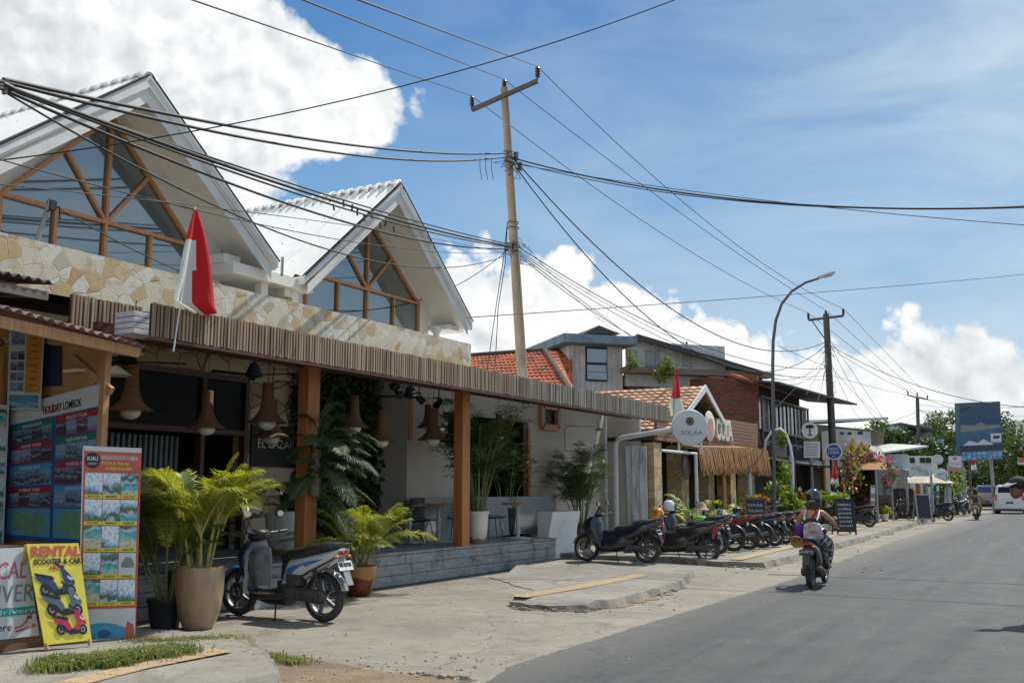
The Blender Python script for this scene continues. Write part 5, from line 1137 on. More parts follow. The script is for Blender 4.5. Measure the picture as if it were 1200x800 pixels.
b = MB(); b.bar((-10.35,3.5,3.84),(-10.35,7.3,3.84),.04,.1); b.bar((-10.4,7.2,3.86),(-13,7.2,4.15),.04,.1); b.build('upper_beam', woodmat('grey_timber', (.2,.17,.14), 'Y', .3, .8), K)
b = MB(); b.bx(-13.5,-10.1,5.0,6.2,.0,1.0); b.build('counter', m_darkint, K)
b = MB(); b.box((-10.45,7.8,3.02),(.30,.1,.035)); b.build('tube_lamp', m_globe, K)
b = MB(); b.prism([PY(50,385,7.87),PY(71,385,7.87),PY(71,452,7.87),PY(50,452,7.87)],(0,.01,0)); b.build('navy_cloth', mat('navy_cloth', (.015,.025,.07), .9), K)
# stack of white boxes on the canopy edge
t = thing('white_box', 'stack of white crates on the kiosk roof under the slatted canopy', 'box', (-9.9,8.2,3.47))
b = MB()
for k in range(4): b.box((-9.95,8.33,3.50+k*.07),(.34,.52,.062))
b.build('crate', mat('white_crate', (.55,.57,.62), .5), t, bevel=.006)
# --- boards.  B(u,v): bilinear on four corners; v from the bottom
class Board:
    def __init__(s, name, label, cat, TL, TR, BR, BL, m, th=.02, group=None):
        s.c = [Vector(q) for q in (TL,TR,BR,BL)]; s.n = (s.c[1]-s.c[3]).cross(s.c[0]-s.c[2]).normalized(); 
        if s.n.dot(Vector((0,0,1.6))-s.c[0]) < 0: s.n = -s.n
        s.t = thing(name, label, cat, s.c[3], 0, group); b = MB(); b.prism([s.c[0],s.c[1],s.c[2],s.c[3]], -s.n*th); s.base = b.build('panel', m, s.t); s.k = 0; s.L = {}
    def B(s, u, v, o=0): return (s.c[3]*(1-u)+s.c[2]*u)*(1-v) + (s.c[0]*(1-u)+s.c[1]*u)*v + s.n*o
    def rect(s, u0, u1, v0, v1, m, o=.002, seed=None):
        b = s.L.setdefault(m.name, (MB(), m))[0]
        uv = None
        if seed is not None: uv = [(seed*7.0,seed*3.0),(seed*7.0+.999,seed*3.0),(seed*7.0+.999,seed*3.0+.999),(seed*7.0,seed*3.0+.999)]
        b.quad(s.B(u0,v0,o), s.B(u1,v0,o), s.B(u1,v1,o), s.B(u0,v1,o), uv)
    def poly(s, pts, m, o=.003): s.L.setdefault(m.name, (MB(), m))[0].add([s.B(u,v,o) for u,v in pts], [tuple(range(len(pts)))])
    def disc(s, u, v, ru, rv, m, o=.003, n=20): s.poly([(u+ru*math.cos(2*PI*k/n), v+rv*math.sin(2*PI*k/n)) for k in range(n)], m, o)
    def text(s, tx, u0, u1, v, h, m, o=.004, bold=0):
        a = s.B(u0,v,o); c = s.B(u1,v,o); xd = c-a; up = (s.B((u0+u1)/2,v+h,o)-s.B((u0+u1)/2,v,o))
        up2 = up - xd.normalized()*up.dot(xd.normalized())
        return text(tx, m, s.t, (a+c)/2, xd, up2, xd.length, up2.length, ext=.001, bold=bold)
    def done(s):
        for k, (b, m) in s.L.items(): b.build('print', m, s.t)
        return s.t
P_ = lambda x, y: PY(x, y, 7.82)
bd = Board('tour_board', 'large blue holiday tour price board in shade on the kiosk wall', 'board', P_(13,477), P_(118,449), P_(119,640), P_(4,630), m_pblue, .015)
bd.rect(0,1,.86,1,m_pw); bd.text('HOLIDAY LOMBOK', .38,.80,.885,.055,m_pblack,bold=.02); bd.text('HOLIDAY', .38,.585,.886,.054,m_pdred,.006,.02)
heads = [[('MANGKEL SUKOR',m_pgreen),('BEACH TOUR',m_pdred)],[('SASAK TOUR',m_pdred),('GREEN WOK TOUR',m_pgreen)],[('RAFTING TOUR',m_pcy),('WATERFALL TOUR',m_pdred)],[('LOMBOK TOUR',m_pdred),('SNORKLING TOUR',m_pcy)]]
rows = [(.71,.85),(.55,.70),(.39,.54),(.235,.38)]
for r_, (v0, v1) in enumerate(rows):
    for c_ in (0,1):
        u0 = .03+.49*c_; u1 = u0+.46; h, mm = heads[r_][c_]; bd.rect(u0,u1,v0,v1,mm); bd.text(h, u0+.12,u1-.12, v1-.035,.022,m_pw,bold=.01)
        for k in range(4): bd.rect(u0+.01+k*.112,u0+.01+k*.112+.106,v0+.008,v1-.045,m_drk,.004,seed=r_*8+c_*4+k+1)
m_map = mat('printed_map', (.1,.3,.38), .5, var=.1)
for c_ in (0,1):
    u0 = .03+.49*c_; bd.rect(u0,u0+.46,.03,.225,m_map); rnd = random.Random(5+c_)
    bd.poly([(u0+.23+(.15+.03*rnd.random())*math.cos(2*PI*k/22), .125+(.07+.02*rnd.random())*math.sin(2*PI*k/22)) for k in range(22)], mat('map_land', (.16,.3,.17), .5, var=.25, scale=9), .005)
bd.done()
bd = Board('price_poster', 'orange poster of prices beside a white poster high on the kiosk wall', 'poster', PY(11,380,7.76), PY(52,380,7.76), PY(47,480,7.76), PY(8,480,7.76), m_pw, .008)
bd.rect(.52,.98,.20,.99,m_porange); 
for k in range(4): bd.rect(.08,.27,.22+k*.12,.32+k*.12,m_drk,.004,seed=60+k); bd.rect(.29,.48,.22+k*.12,.32+k*.12,m_drk,.004,seed=70+k)
bd.rect(.08,.48,.76,.98,m_drk,.004,seed=81); bd.rect(.06,.94,.02,.17,m_blu,.004,seed=82)
for k in range(9): bd.text(['LEMBUR','1 DAY','GILI','TREK','KUTA','BOAT','CAR','SURF','TOUR'][k], .62,.88,.9-k*.078,.018,m_pblack)
bd.done()
bd = Board('side_banner', 'narrow white tour banner at the very left edge of the kiosk', 'banner', PY(-30,470,7.7), PY(10,475,7.7), PY(3,645,7.7), PY(-34,640,7.7), m_pw, .008)
for k in range(6): bd.rect(.55,.97,.04+k*.16,.17+k*.16,m_sea,.003,seed=90+k)
bd.text('TOME', .6,.98,.57,.03,m_pblack); bd.done()
def VPt(x, y, A, Bp):          # survey point on the vertical plane through two ground points
    A = Vector(A); Bp = Vector(Bp); n = Vector((-(Bp-A).y, (Bp-A).x, 0)); r_ = _ray(x, y); C = Vector((0,0,CAMH)); return C + r_*((A-C).dot(n)/r_.dot(n))
# --- red standing tour banner
A_, B_ = G(91,750,.09), G(159,747,.09)
bd = Board('standing_banner', 'tall red standing tour banner with photo grid in front of the kiosk', 'banner', VPt(97,522,A_,B_), VPt(166,525,A_,B_), B_, A_, m_pred, .01)
bd.rect(0,.02,0,1,m_pw); bd.rect(0,1,.975,1,m_pw); bd.rect(.03,.985,.0,.155,m_pw,.0025)
bd.disc(.17,.925,.13,.042,m_pblack,.004); bd.text('KIKI', .08,.26,.925,.02,m_pw,.006,.02); bd.text('HOLIDAY', .09,.25,.902,.012,m_pw,.006)
bd.text('SENGGIGI HOLIDAY LOMBOK', .31,.95,.932,.022,m_pw,bold=.02); bd.text('TOUR & TRAVEL', .32,.80,.905,.015,m_pyel,bold=.02); bd.text('+62 838-5818-2054', .38,.84,.878,.016,m_pyel,bold=.02)
caps = ['BEACH TOUR','RINJANI TREKKING','GILI TRIP','FAST BOAT','SNORKELING TRIP','WATERFALL TOUR','SURFING LESSON','SASAK TOUR','FISHING TRIP','RAFTING','MOTORCYCLE TOUR','CAR RENTAL','GUITAR','LAPTOP','SCOOTER RENTAL']
for r_ in range(5):
    for c_ in range(3):
        u0 = .055+c_*.305; v1 = .86-r_*.139; bd.rect(u0,u0+.295,v1-.133,v1,m_pyel,.003); bd.rect(u0,u0+.295,v1-.113,v1,m_sea if (r_,c_) != (3,2) else m_pw,.0045,seed=100+r_*3+c_); bd.text(caps[r_*3+c_], u0+.05,u0+.245,v1-.128,.010,m_pblack,.005)
u0 = .055+.61; bd.poly([(u0+.04,.38),(u0+.07,.40),(u0+.12,.42),(u0+.2,.42),(u0+.25,.4),(u0+.27,.38),(u0+.25,.365),(u0+.05,.365)], m_pgrey, .006)
bd.poly([(.05,.0)]+[(.05+.9*k/12,.055+.03*math.sin(k/12*3.4+.2)) for k in range(13)]+[(.95,.0)], m_pcy, .004); bd.poly([(.8,.0),(.84,.09),(.95,.07),(.985,.0)], m_pred, .005)
bd.disc(.45,.03,.12,.02,m_pblue,.0055); b = MB(); b.bar(bd.B(.03,0,-.03), bd.B(.03,.99,-.03), .02,.02); b.bar(bd.B(.97,0,-.03), bd.B(.97,.99,-.03), .02,.02); b.build('frame', m_grey, bd.t); bd.done()
# --- yellow A-board
bl, br = G(52,763,.09), G(107,757,.09); bl.z += .06; br.z += .06
tl = VPt(31,637,bl+Vector((-.2,0,0)),br+Vector((-.2,0,0))); tr = VPt(92,636,bl+Vector((-.2,0,0)),br+Vector((-.2,0,0)))
bd = Board('pavement_sign', 'yellow sandwich board advertising scooter rental beside the red banner', 'sign', tl, tr, br, bl, m_pyel, .02)
bd.text('RENTAL', .03,1.0,.87,.105,m_pred,bold=.04); bd.text('SCOOTER & CAR', .06,.99,.79,.055,m_pblack,bold=.03); bd.text('HERE', .36,.64,.735,.04,m_pred,bold=.03)
def sticker(bd, u, v, s, mm, k):
    o = .004+k*.003; q = lambda pts: [(u+s*x, v+s*y*.5) for x, y in pts]
    for wx, wy in ((-.31,-.16),(.33,-.2)):
        bd.disc(u+wx*s,v+wy*s*.5,.125*s,.075*s,m_pblack,o); bd.disc(u+wx*s,v+wy*s*.5,.07*s,.042*s,m_pgrey,o+.0005); bd.disc(u+wx*s,v+wy*s*.5,.03*s,.018*s,m_pblack,o+.001)
    bd.poly(q([(-.38,.0),(-.1,-.02),(.0,-.14),(.2,-.18),(.22,-.3),(-.05,-.32),(-.22,-.2),(-.36,-.1)]), m_pblack, o+.0012)
    bd.poly(q([(-.50,.22),(-.30,.14),(-.10,.10),(-.02,-.02),(.02,-.16),(-.08,-.2),(-.2,-.04),(-.36,.0),(-.48,.1)]), mm, o+.0016)
    bd.poly(q([(.08,-.16),(.2,.0),(.16,.2),(.14,.36),(.22,.38),(.34,.22),(.46,.0),(.44,-.08),(.30,-.02),(.2,-.22)]), mm, o+.0016)
    bd.poly(q([(-.52,.27),(-.3,.22),(-.08,.17),(-.04,.08),(-.12,.08),(-.3,.13),(-.5,.21)]), m_pblack, o+.002)
    bd.poly(q([(.10,.40),(.12,.45),(.24,.42),(.22,.36)]), m_pblack, o+.002); bd.poly(q([(.0,.50),(.10,.41),(.13,.43),(.04,.53)]), m_pblack, o+.002); bd.poly(q([(.3,.18),(.42,.08),(.38,.04),(.28,.12)]), m_pw, o+.002)
sticker(bd,.45,.60,.80,mat('print_navy', (.03,.05,.13), .35),0); sticker(bd,.52,.40,.82,mat('print_slate', (.08,.13,.15), .35),1); sticker(bd,.60,.19,.72,mat('print_crimson', (.5,.02,.07), .35),2)
b = MB(); b.bar(bd.B(.04,-.05,-.01), bd.B(.04,.02,-.01), .03,.03); b.bar(bd.B(.96,-.05,-.01), bd.B(.96,.02,-.01), .03,.03); bk = bd.B(.04,.97,-.03)
for u in (.04,.96): q = bd.B(u,.97,-.03); b.bar(q, Vector((q.x-.34,q.y,.09)), .025,.025)
b.build('frame', m_ply2, bd.t); b = MB(); e0 = bd.B(0,1,-.035); e1 = bd.B(1,1,-.035); b.prism([e0,e1,e1+Vector((-.3,0,-.95)),e0+Vector((-.3,0,-.95))], (-.01,0,0)); b.build('rear_panel', m_pyel, bd.t); bd.done()
# --- white local driver banner over a brown crate
A_, B_ = G(-60,776,.09), G(47,758,.09); A_.x = -8.95; B_.x = -8.95
bd = Board('driver_banner', 'white vinyl banner with red and grey lettering above the brown crate', 'banner', VPt(-60,645,A_,B_), VPt(31,641,A_,B_), VPt(46,744,A_,B_), VPt(-60,756,A_,B_), m_pw, .01)
bd.text('LOCAL', .30,.93,.66,.19,mat('print_rose', (.5,.1,.14), .4)); bd.text('DRIVER', .22,.98,.40,.19,m_pgrey); bd.rect(.0,1,.25,.34,m_pteal); bd.text('localdriverfi', .2,.99,.27,.055,m_pw,.006); bd.text('is here', .35,.68,.09,.08,m_pblack)
bd.poly([(.72,.10),(.82,.12),(.88,.17),(.92,.22),(.90,.23),(.86,.18),(.81,.135),(.72,.12)], m_pred); bd.poly([(.87,.22),(.95,.26),(.94,.19)], m_pred); bd.poly([(.72,.08),(.95,.13),(.95,.115),(.74,.06)], m_pred); bd.poly([(.93,.15),(.99,.12),(.93,.09)], m_pred); bd.done()
t = thing('brown_crate', 'brown timber crate under the white driver banner', 'crate', (-9.3,6,.09))
b = MB(); b.bx(-9.9,-8.96,4.9,6.55,.09,.33); b.build('side', mat('brown_card', (.16,.09,.05), .8, var=.2), t, bevel=.006)
b = MB(); b.bx(-9.9,-9.0,4.9,6.5,.33,1.05); b.build('stand', m_darkint, t)
# ------------------------------------------------------------------ the row of shops beyond
FH = Vector((-math.sin(YAW), math.cos(YAW), 0))
def Wp(x, y, D): r_ = _ray(x, y); return Vector((0,0,CAMH)) + r_*(D/r_.dot(FH))
def PRJ(p):
    d = Vector(p)-Vector((0,0,CAMH)); a = d.dot(_F); return 600+FPX*d.dot(_R)/a, 400-FPX*d.dot(_U)/a
def tilemat(name, c1, c2, dark):
    m, nt, b = _nt(name); v = coords(nt); vo = N(nt, 'ShaderNodeTexVoronoi'); vo.inputs['Scale'].default_value = 4.5; nt.links.new(v, vo.inputs['Vector']); s = N(nt, 'ShaderNodeSeparateColor'); nt.links.new(vo.outputs['Color'], s.inputs[0])
    col = ramp(nt, s.outputs[0], [(0,c1),(.7,c2),(1,tuple(x*1.3 for x in c2))]); n = noise(nt, v, 2.2, 7, .7, .5); col = mixc(nt, ramp(nt, n, [(.47,(0,0,0)),(.63,(.85,)*3)]), col, dark)
    nt.links.new(col, b.inputs['Base Color']); b.inputs['Roughness'].default_value = .85; return m
m_tileR = tilemat('red_tiles', (.30,.07,.03), (.42,.12,.05), (.07,.03,.025)); m_tileO = tilemat('weathered_orange_tiles', (.34,.185,.10), (.47,.30,.19), (.16,.1,.07))
def tileroof(b, r0, r1, e0, e1, nc, nw, amp=.035, step=.05, seg=4):
    """tile slope: nc courses from ridge to eave, nw barrel waves across"""
    r0,r1,e0,e1 = map(Vector,(r0,r1,e0,e1)); nr = (e0-r0).cross(r1-r0).normalized(); nr = nr if nr.z > 0 else -nr; n = nw*seg
    for c in range(nc):
        t0 = c/nc; t1 = (c+1.12)/nc; top = []; bot = []; low = []
        for i in range(n+1):
            u = i/n; o = amp*abs(math.sin(PI*i/seg)) if True else 0
            a = r0.lerp(r1,u); e = e0.lerp(e1,u); top.append(a.lerp(e,t0)+nr*o); bot.append(a.lerp(e,min(t1,1.03))+nr*(o+step)); low.append(a.lerp(e,min(t1,1.03))+nr*(o-.01))
        vs = top+bot+low; m1 = n+1; b.add(vs, [(i,i+1,m1+i+1,m1+i) for i in range(n)]+[(m1+i,m1+i+1,2*m1+i+1,2*m1+i) for i in range(n)])
# --- red tiled house behind the canopy
T = thing('tiled_house', 'house with bright red tiled hip roof behind the utility pole', 'house', Wp(610,573,33))
D1, D2 = 36, 31
r0, r1 = Wp(545,419,D1), Wp(638,412,D1); e0 = Wp(545,470,D2); e1 = Wp(674,470,D2)
b = MB(); tileroof(b, r0, r1, e0, e1, 15, 20, .04, .045); 
tileroof(b, r1, Wp(652,412,D1+.6), e1, Wp(672,458,D1+1), 13, 7, .04, .045)
b.build('roof', m_tileR, T)
b = MB(); tileroof(b, Wp(643,417,D1+5), Wp(670,398,D1+5.5), Wp(643,450,D1+2.5), Wp(672,450,D1+2.5), 12, 5, .04, .045); b.build('rear_roof', m_tileR, T)
b = MB(); b.tube([r0+Vector((0,0,.05)), r1+Vector((0,0,.05)), e1+Vector((0,0,.08))], .11, 8); mrd = mat('mossy_ridge', (.08,.045,.035), .9, var=.4, scale=5); b.build('ridge_tiles', mrd, T, smooth=50); b = MB(); b.tube([Wp(640,417,D1+5), Wp(655,406,D1+5.2), Wp(668,398,D1+5.5)], .1, 8); b.build('ridge_tiles', mat('mossy_ridge', (.08,.045,.035), .9, var=.4, scale=5), T, smooth=50)
b = MB(); w0 = Wp(550,573,D2+.4); w1 = Wp(675,573,D2+.4); b.prism([Vector((w0.x,w0.y,0)),Vector((w1.x,w1.y,0)),Vector((w1.x,w1.y,e1.z)),Vector((w0.x,w0.y,e0.z))], FH*5); b.build('wall', m_white, T)
# --- weathered clapboard upper floor with a window, long eave and brick wall: one old building, turned to the street
ux = Vector((.677,.736,0)); nx = Vector((.736,-.677,0)); O = Wp(665,573,40); O.z = 0
def QP(x, y, off=0.0): r_ = _ray(x, y); C = Vector((0,0,CAMH)); return C + r_*((O+nx*off-C).dot(nx)/r_.dot(nx))
def qbox(b, x0, x1, y0, y1, off, dep, ref=None):
    """box whose front face spans the surveyed corners on the turned facade plane"""
    a = QP(x0, y0, off); c = QP(x1, y1, off); s0 = (a-O).dot(ux); s1 = (c-O).dot(ux); zt, zb = a.z, QP(x0, y1, off).z
    P = [O+ux*s+nx*off+Vector((0,0,z)) for s, z in ((s0,zb),(s1,zb),(s1,zt),(s0,zt))]; b.prism(P, -nx*dep)
T = thing('old_timber_building', 'weathered two-storey building with pale clapboard box, blue fascia and red brick wall', 'building', O)
m_clap = woodmat('whitewashed_boards', (.56,.59,.60), 'Z', .25, .85, .85, .5); m_bluef = mat('flaking_blue_paint', (.16,.23,.29), .8, var=.3, scale=3, dirt=.6, dirtc=(.1,.1,.1)); m_brick = brickmat('old_brick', (.33,.125,.09), (.22,.085,.06), (.10,.075,.065), 'XZ', 1, .3, .1, .018)
b = MB(); qbox(b, 667,733,398,640,0,4)
k = 0; x = 667
while x < 733: qbox(b, x, x+.7, 399, 470, .04, .05); x += 6.2
b.build('clapboard_wall', m_clap, T)
b = MB(); qbox(b, 661,747,390,400,.9,5.2); b.build('blue_fascia', m_bluef, T)
b = MB(); a = QP(702,381,.2); qa = QP(684,391,.2); qb = QP(727,391,.2); b.prism([qa,qb,a], -nx*6); b.build('roof_gablet', mat('dark_roof_sheet', (.05,.05,.052), .7, var=.3), T)
b = MB(); qbox(b, 686,712,406,446,.06,.08); wn = b.build('window', m_black, T)
b = MB(); qbox(b, 688,711,407.5,424,.08,.01); qbox(b, 688,711,427,444,.08,.01); b.build('pane', glassmat('old_pane', (.03,.05,.08), .25), wn)
b = MB(); P0 = QP(747,391,.75); P1 = QP(893,434,.75); P1b = QP(893,431,-5); P0b = QP(733,392,-5)
b.add([P0,P1,P1b-Vector((0,0,.5)),P0b-Vector((0,0,.3))]+[p-Vector((0,0,.22)) for p in (P0,P1,P1b-Vector((0,0,.5)),P0b-Vector((0,0,.3)))], [(0,1,2,3),(7,6,5,4),(0,4,5,1),(1,5,6,2),(2,6,7,3),(3,7,4,0)]); b.build('main_roof', MATS['dark_roof_sheet'], T)
b = MB(); qbox(b, 733,905,429,436,.6,.5); b.build('eave_beam', woodmat('brown_eave', (.22,.16,.12), 'X', .2, .8, .5), T)
b = MB(); qbox(b, 735,850,400,432,.2,.2); b.build('upper_wall', m_clap, T)
b = MB(); qbox(b, 733,830,437,452,0,.2); b.build('pale_band', m_clap, T)
b = MB(); qbox(b, 735,897,438,620,-.1,5); 
b.build('brick_wall', m_brick, T)
for x0,x1 in ((738,747),(757,766),(768,774),(800,812)):
    b = MB(); qbox(b, x0,x1,410,429,.26,.08); b.build('louvre_window', mat('dusty_louvre', (.3,.32,.33), .6), T)
b = MB(); 
for x0 in (742,775,805): qbox(b, x0,x0+1.5,400,430,-.2,.12)
b.build('balcony_post', m_black, T)
def bush(name, lab, c, r, n, size, m, group=None, sc=(1,1,1), seed=1, trunk=None, cat='shrub', clumps=9, extra=None):
    t = thing(name, lab, cat, (c[0],c[1],0) if trunk else c, 0, group); rnd = random.Random(seed); b = MB(); c = Vector(c)
    cl = [(c+Vector((rnd.gauss(0,.42)*r*sc[0], rnd.gauss(0,.42)*r*sc[1], rnd.gauss(0,.4)*r*sc[2])), r*rnd.uniform(.28,.5)) for _ in range(clumps)]
    for i in range(n):
        cc, rr = rnd.choice(cl); d = Vector((rnd.gauss(0,1),rnd.gauss(0,1),rnd.gauss(0,1))).normalized(); p = cc+Vector((d.x*sc[0],d.y*sc[1],d.z*sc[2]))*rr*rnd.uniform(.5,1.08)
        a = Vector((rnd.gauss(0,1),rnd.gauss(0,1),rnd.gauss(0,1)-.3)).normalized(); s_ = a.cross(d+Vector((.01,0,.3))).normalized(); L = size*rnd.uniform(.6,1.4); b.add([p, p+a*L*.5+s_*L*.28, p+a*L, p+a*L*.5-s_*L*.28], [(0,1,2,3)])
    b.build('crown' if trunk else 'foliage', m, t)
    if trunk:
        b = MB(); base = Vector((c.x,c.y,0)); top_ = c-Vector((0,0,r*.2*sc[2])); b.tube([base, base.lerp(top_,.5)+Vector((.1,.1,0)), top_], [trunk,trunk*.8,trunk*.5], 8)
        for cc, rr in cl[:7]: b.tube([base.lerp(top_,rnd.uniform(.55,.9)), top_.lerp(cc,.5)+Vector((0,0,.1)), cc], [trunk*.4,trunk*.25,trunk*.1], 5)
        b.build('trunk', mat('bark', (.12,.09,.07), .9, var=.4, scale=6, bump=.8), t, smooth=50)
    if extra:
        b = MB(); em, en, es = extra
        for i in range(en):
            cc, rr = rnd.choice(cl); d = Vector((rnd.gauss(0,1),rnd.gauss(0,1),rnd.gauss(0,1))).normalized(); p = cc+Vector((d.x*sc[0],d.y*sc[1],d.z*sc[2]))*rr*rnd.uniform(.9,1.15)
            for j in range(5):
                a = Vector((rnd.gauss(0,1),rnd.gauss(0,1),rnd.gauss(0,1))).normalized(); s_ = a.cross(d).normalized(); b.add([p, p+a*es*.5+s_*es*.35, p+a*es, p+a*es*.5-s_*es*.35], [(0,1,2,3)])
        b.build('blossom', em, t)
    return t
m_lg = leafmat('tree_leaf', (.025,.055,.012), (.09,.14,.025), .3, .5, .6); m_lb = leafmat('bright_leaf', (.07,.13,.015), (.2,.27,.035), .4, .5, 1.5); m_ld = leafmat('dark_leaf', (.02,.045,.015), (.06,.1,.03), .25, .5, 1)
m_pink = leafmat('bougainvillea_bract', (.38,.02,.13), (.52,.07,.26), .3, .6, 3); m_orf = leafmat('orange_flower', (.7,.12,.02), (.75,.25,.04), .3); m_yel = leafmat('yellow_flower', (.6,.4,.02), (.65,.5,.05), .3)
c = QP(780,433,1.1); bush('balcony_plant', 'yellow-green plant on the ledge of the old timber building, above the brown eave', c+Vector((0,0,.1)), .5, 420, .14, m_lb, seed=3)
c = QP(741,424,.9); bush('balcony_plant', 'small bright plant at the corner ledge beside the clapboard box', c, .4, 260, .12, m_lb, seed=4)
# --- COLA shop
T = thing('cola_shop', 'stone fronted shop with wooden fascia lettered COLA and a small tiled gable', 'shop', (-11,32,0))
X0 = -10.5
m_fw = woodmat('fascia_planks', (.25,.14,.085), 'Y', .3, .6)
b = MB(); q = [PX(770,477,X0),PX(888,497,X0),PX(888,527,X0),PX(770,516,X0)]; NP = 8
for k in range(NP):
    t0, t1 = k/NP, (k+.88)/NP; b.prism([q[0].lerp(q[3],t0), q[1].lerp(q[2],t0), q[1].lerp(q[2],t1), q[0].lerp(q[3],t1)], (-.05,0,0))
b.prism([p+Vector((-.06,0,0)) for p in q], (-.04,0,0)); b.build('fascia', m_fw, T)
for k, y in enumerate((27.0, 29.3, 31.8, 34.2, 36.6)): b = MB(); b.bx(X0-.55,X0-.05,y,y+.62,0,2.95); b.build('stone_pillar', stonemat('pillar_stone', 3.0, [(.0,(.50,.36,.2)),(.3,(.60,.47,.29)),(.6,(.42,.29,.16)),(.85,(.58,.48,.33))], (.2,.15,.1), 'XYZ') if 'pillar_stone' not in MATS else MATS['pillar_stone'], T, bevel=.015)
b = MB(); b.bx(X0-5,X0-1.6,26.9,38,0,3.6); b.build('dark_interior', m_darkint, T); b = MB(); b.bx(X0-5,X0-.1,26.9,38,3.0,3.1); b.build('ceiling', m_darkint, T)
b = MB(); Yc, zr, ze = 31.3, 4.92, 3.35
tileroof(b, (X0+.1,Yc,zr),(X0-8,Yc,zr),(X0+.1,Yc-3.4,ze),(X0-8,Yc-3.4,ze),13,30,.035,.05); b.build('tiled_roof', m_tileO, T)
b = MB(); b.add([(X0+.1,Yc,zr),(X0-8,Yc,zr),(X0-8,Yc+2.2,zr-1.15),(X0+.1,Yc+2.2,zr-1.15)],[(0,1,2,3)]); b.build('rear_slope', m_tileO, T, solid=.06)
b = MB(); X1 = X0+.14; 
for s, w_ in ((-1,2.0),(1,2.0)): b.prism([(X1,Yc,zr+.06),(X1,Yc+s*w_,zr+.06-w_*.52*(1.0 if s<0 else 1.05)),(X1,Yc+s*w_,zr-.12-w_*.52*(1.0 if s<0 else 1.05)),(X1,Yc,zr-.16)], (-.06,0,0))
b.build('barge_board', m_pipe, T)
b = MB(); b.prism([(X0-.5,Yc-1.9,zr-1.05),(X0-.5,Yc+1.9,zr-1.05),(X0-.5,Yc,zr-.1)], (-.1,0,0)); b.build('gable_infill', woodmat('brown_board', (.13,.09,.07), 'Z', .2, .8), T); b = MB(); b.bar((X0-.4,Yc,zr-.15),(X0-.4,Yc-.6,zr-1.0),.05,.08,(1,0,0)); b.bar((X0-.4,Yc,zr-.15),(X0-.4,Yc+.9,zr-1.0),.05,.08,(1,0,0)); b.build('gable_strut', m_black, T)
m_sgn = mat('sign_white', (.58,.585,.6), .5, var=.05, bump=0); m_sgl = mat('letter_white', (.62,.6,.55), .5)
L = PX(822,511,X0+.03); L2 = PX(856,513,X0+.03)
oc = PX(831,499,X0+.08); b = MB(); b.lathe([(.001,.05),(.46,.05),(.5,.02),(.5,0)], oc, 26, Matrix.Rotation(PI/2,3,'Y')); lg = b.build('logo_disc', m_sgl, T, smooth=40)
b = MB(); b.lathe([(.001,.06),(.27,.06),(.27,.05)], oc, 24, Matrix.Rotation(PI/2,3,'Y')); b.build('logo_centre', mat('salmon_disc', (.5,.26,.17), .5), lg)
p0 = PX(836,508,X0+.03); text('COLA', m_sgl, T, (X0+.03, (PX(836,508,X0).y+PX(855,508,X0).y)/2, 3.27), (0,1,0), (0,0,1), PX(855,508,X0).y-PX(836,508,X0).y, .70, bold=.03, ext=.06)
# round white hanging sign on its bracket
c = PX(808,501,-9.0); RS = 21.5/1180*c.dot(FH)
t = thing('round_sign', 'large round white shop sign on a grey bracket, before the wooden fascia', 'sign', (c.x,c.y,c.z))
nd = (Vector((0,0,CAMH))-c); nd.z = 0; nd.normalize(); a_ = math.atan2(nd.y, nd.x)+.22; nd = Vector((math.cos(a_),math.sin(a_),0)); Mx = Matrix((Vector((-nd.y,nd.x,0)), Vector((0,0,1)), nd)).transposed()
b = MB(); b.lathe([(.001,-.07),(RS*.97,-.07),(RS,-.05),(RS,.05),(RS*.97,.07),(.001,.07)], c, 44, Mx); b.build('sign_face', m_sgn, t, smooth=35)
b = MB(); b.lathe([(RS*.24,.073),(.001,.075)], c+Vector((0,0,RS*.35)), 22, Mx); b.build('emblem', mat('olive_disc', (.15,.12,.06), .6), t); b = MB(); b.lathe([(RS*.07,.078),(.001,.08)], c+Vector((0,0,RS*.33)), 10, Mx); b.build('emblem_bird', m_pblack, t)
xd = Vector((-nd.y,nd.x,0)); text('SOLAA', m_pgrey, t, c+nd*.075-Vector((0,0,RS*.4))+xd*.04, xd, (0,0,1), RS*1.2, RS*.24, ext=.003)
b = MB(); zb = PX(790,529,-9.0).z; ce = PX(775,529,-9.0); cr = PX(819,529,-9.0); b.tube([(c.x,ce.y,zb),(c.x,c.y+.5,zb)],.035,8)
for s in (-.3,.3): q = c+xd*s; b.cyl((q.x,q.y,zb),(q.x,q.y,c.z-RS*.8),.035,8)
b.cyl((c.x,c.y+.45,zb),(c.x,c.y+.45,0),.045,8); b.build('bracket', m_pipe, t, smooth=50)
t = thing('lamp_sconce', 'carved grey oval plaque hanging under the round sign', 'plaque', (-10.3,29.6,2.0)); b = MB(); q = PX(804,548,-10.35); b.sph(q, .33, 14, 10, (.3,.8,1.1)); b.build('plaque', mat('grey_plaque', (.2,.17,.15), .8, var=.3, scale=8), t, smooth=60)
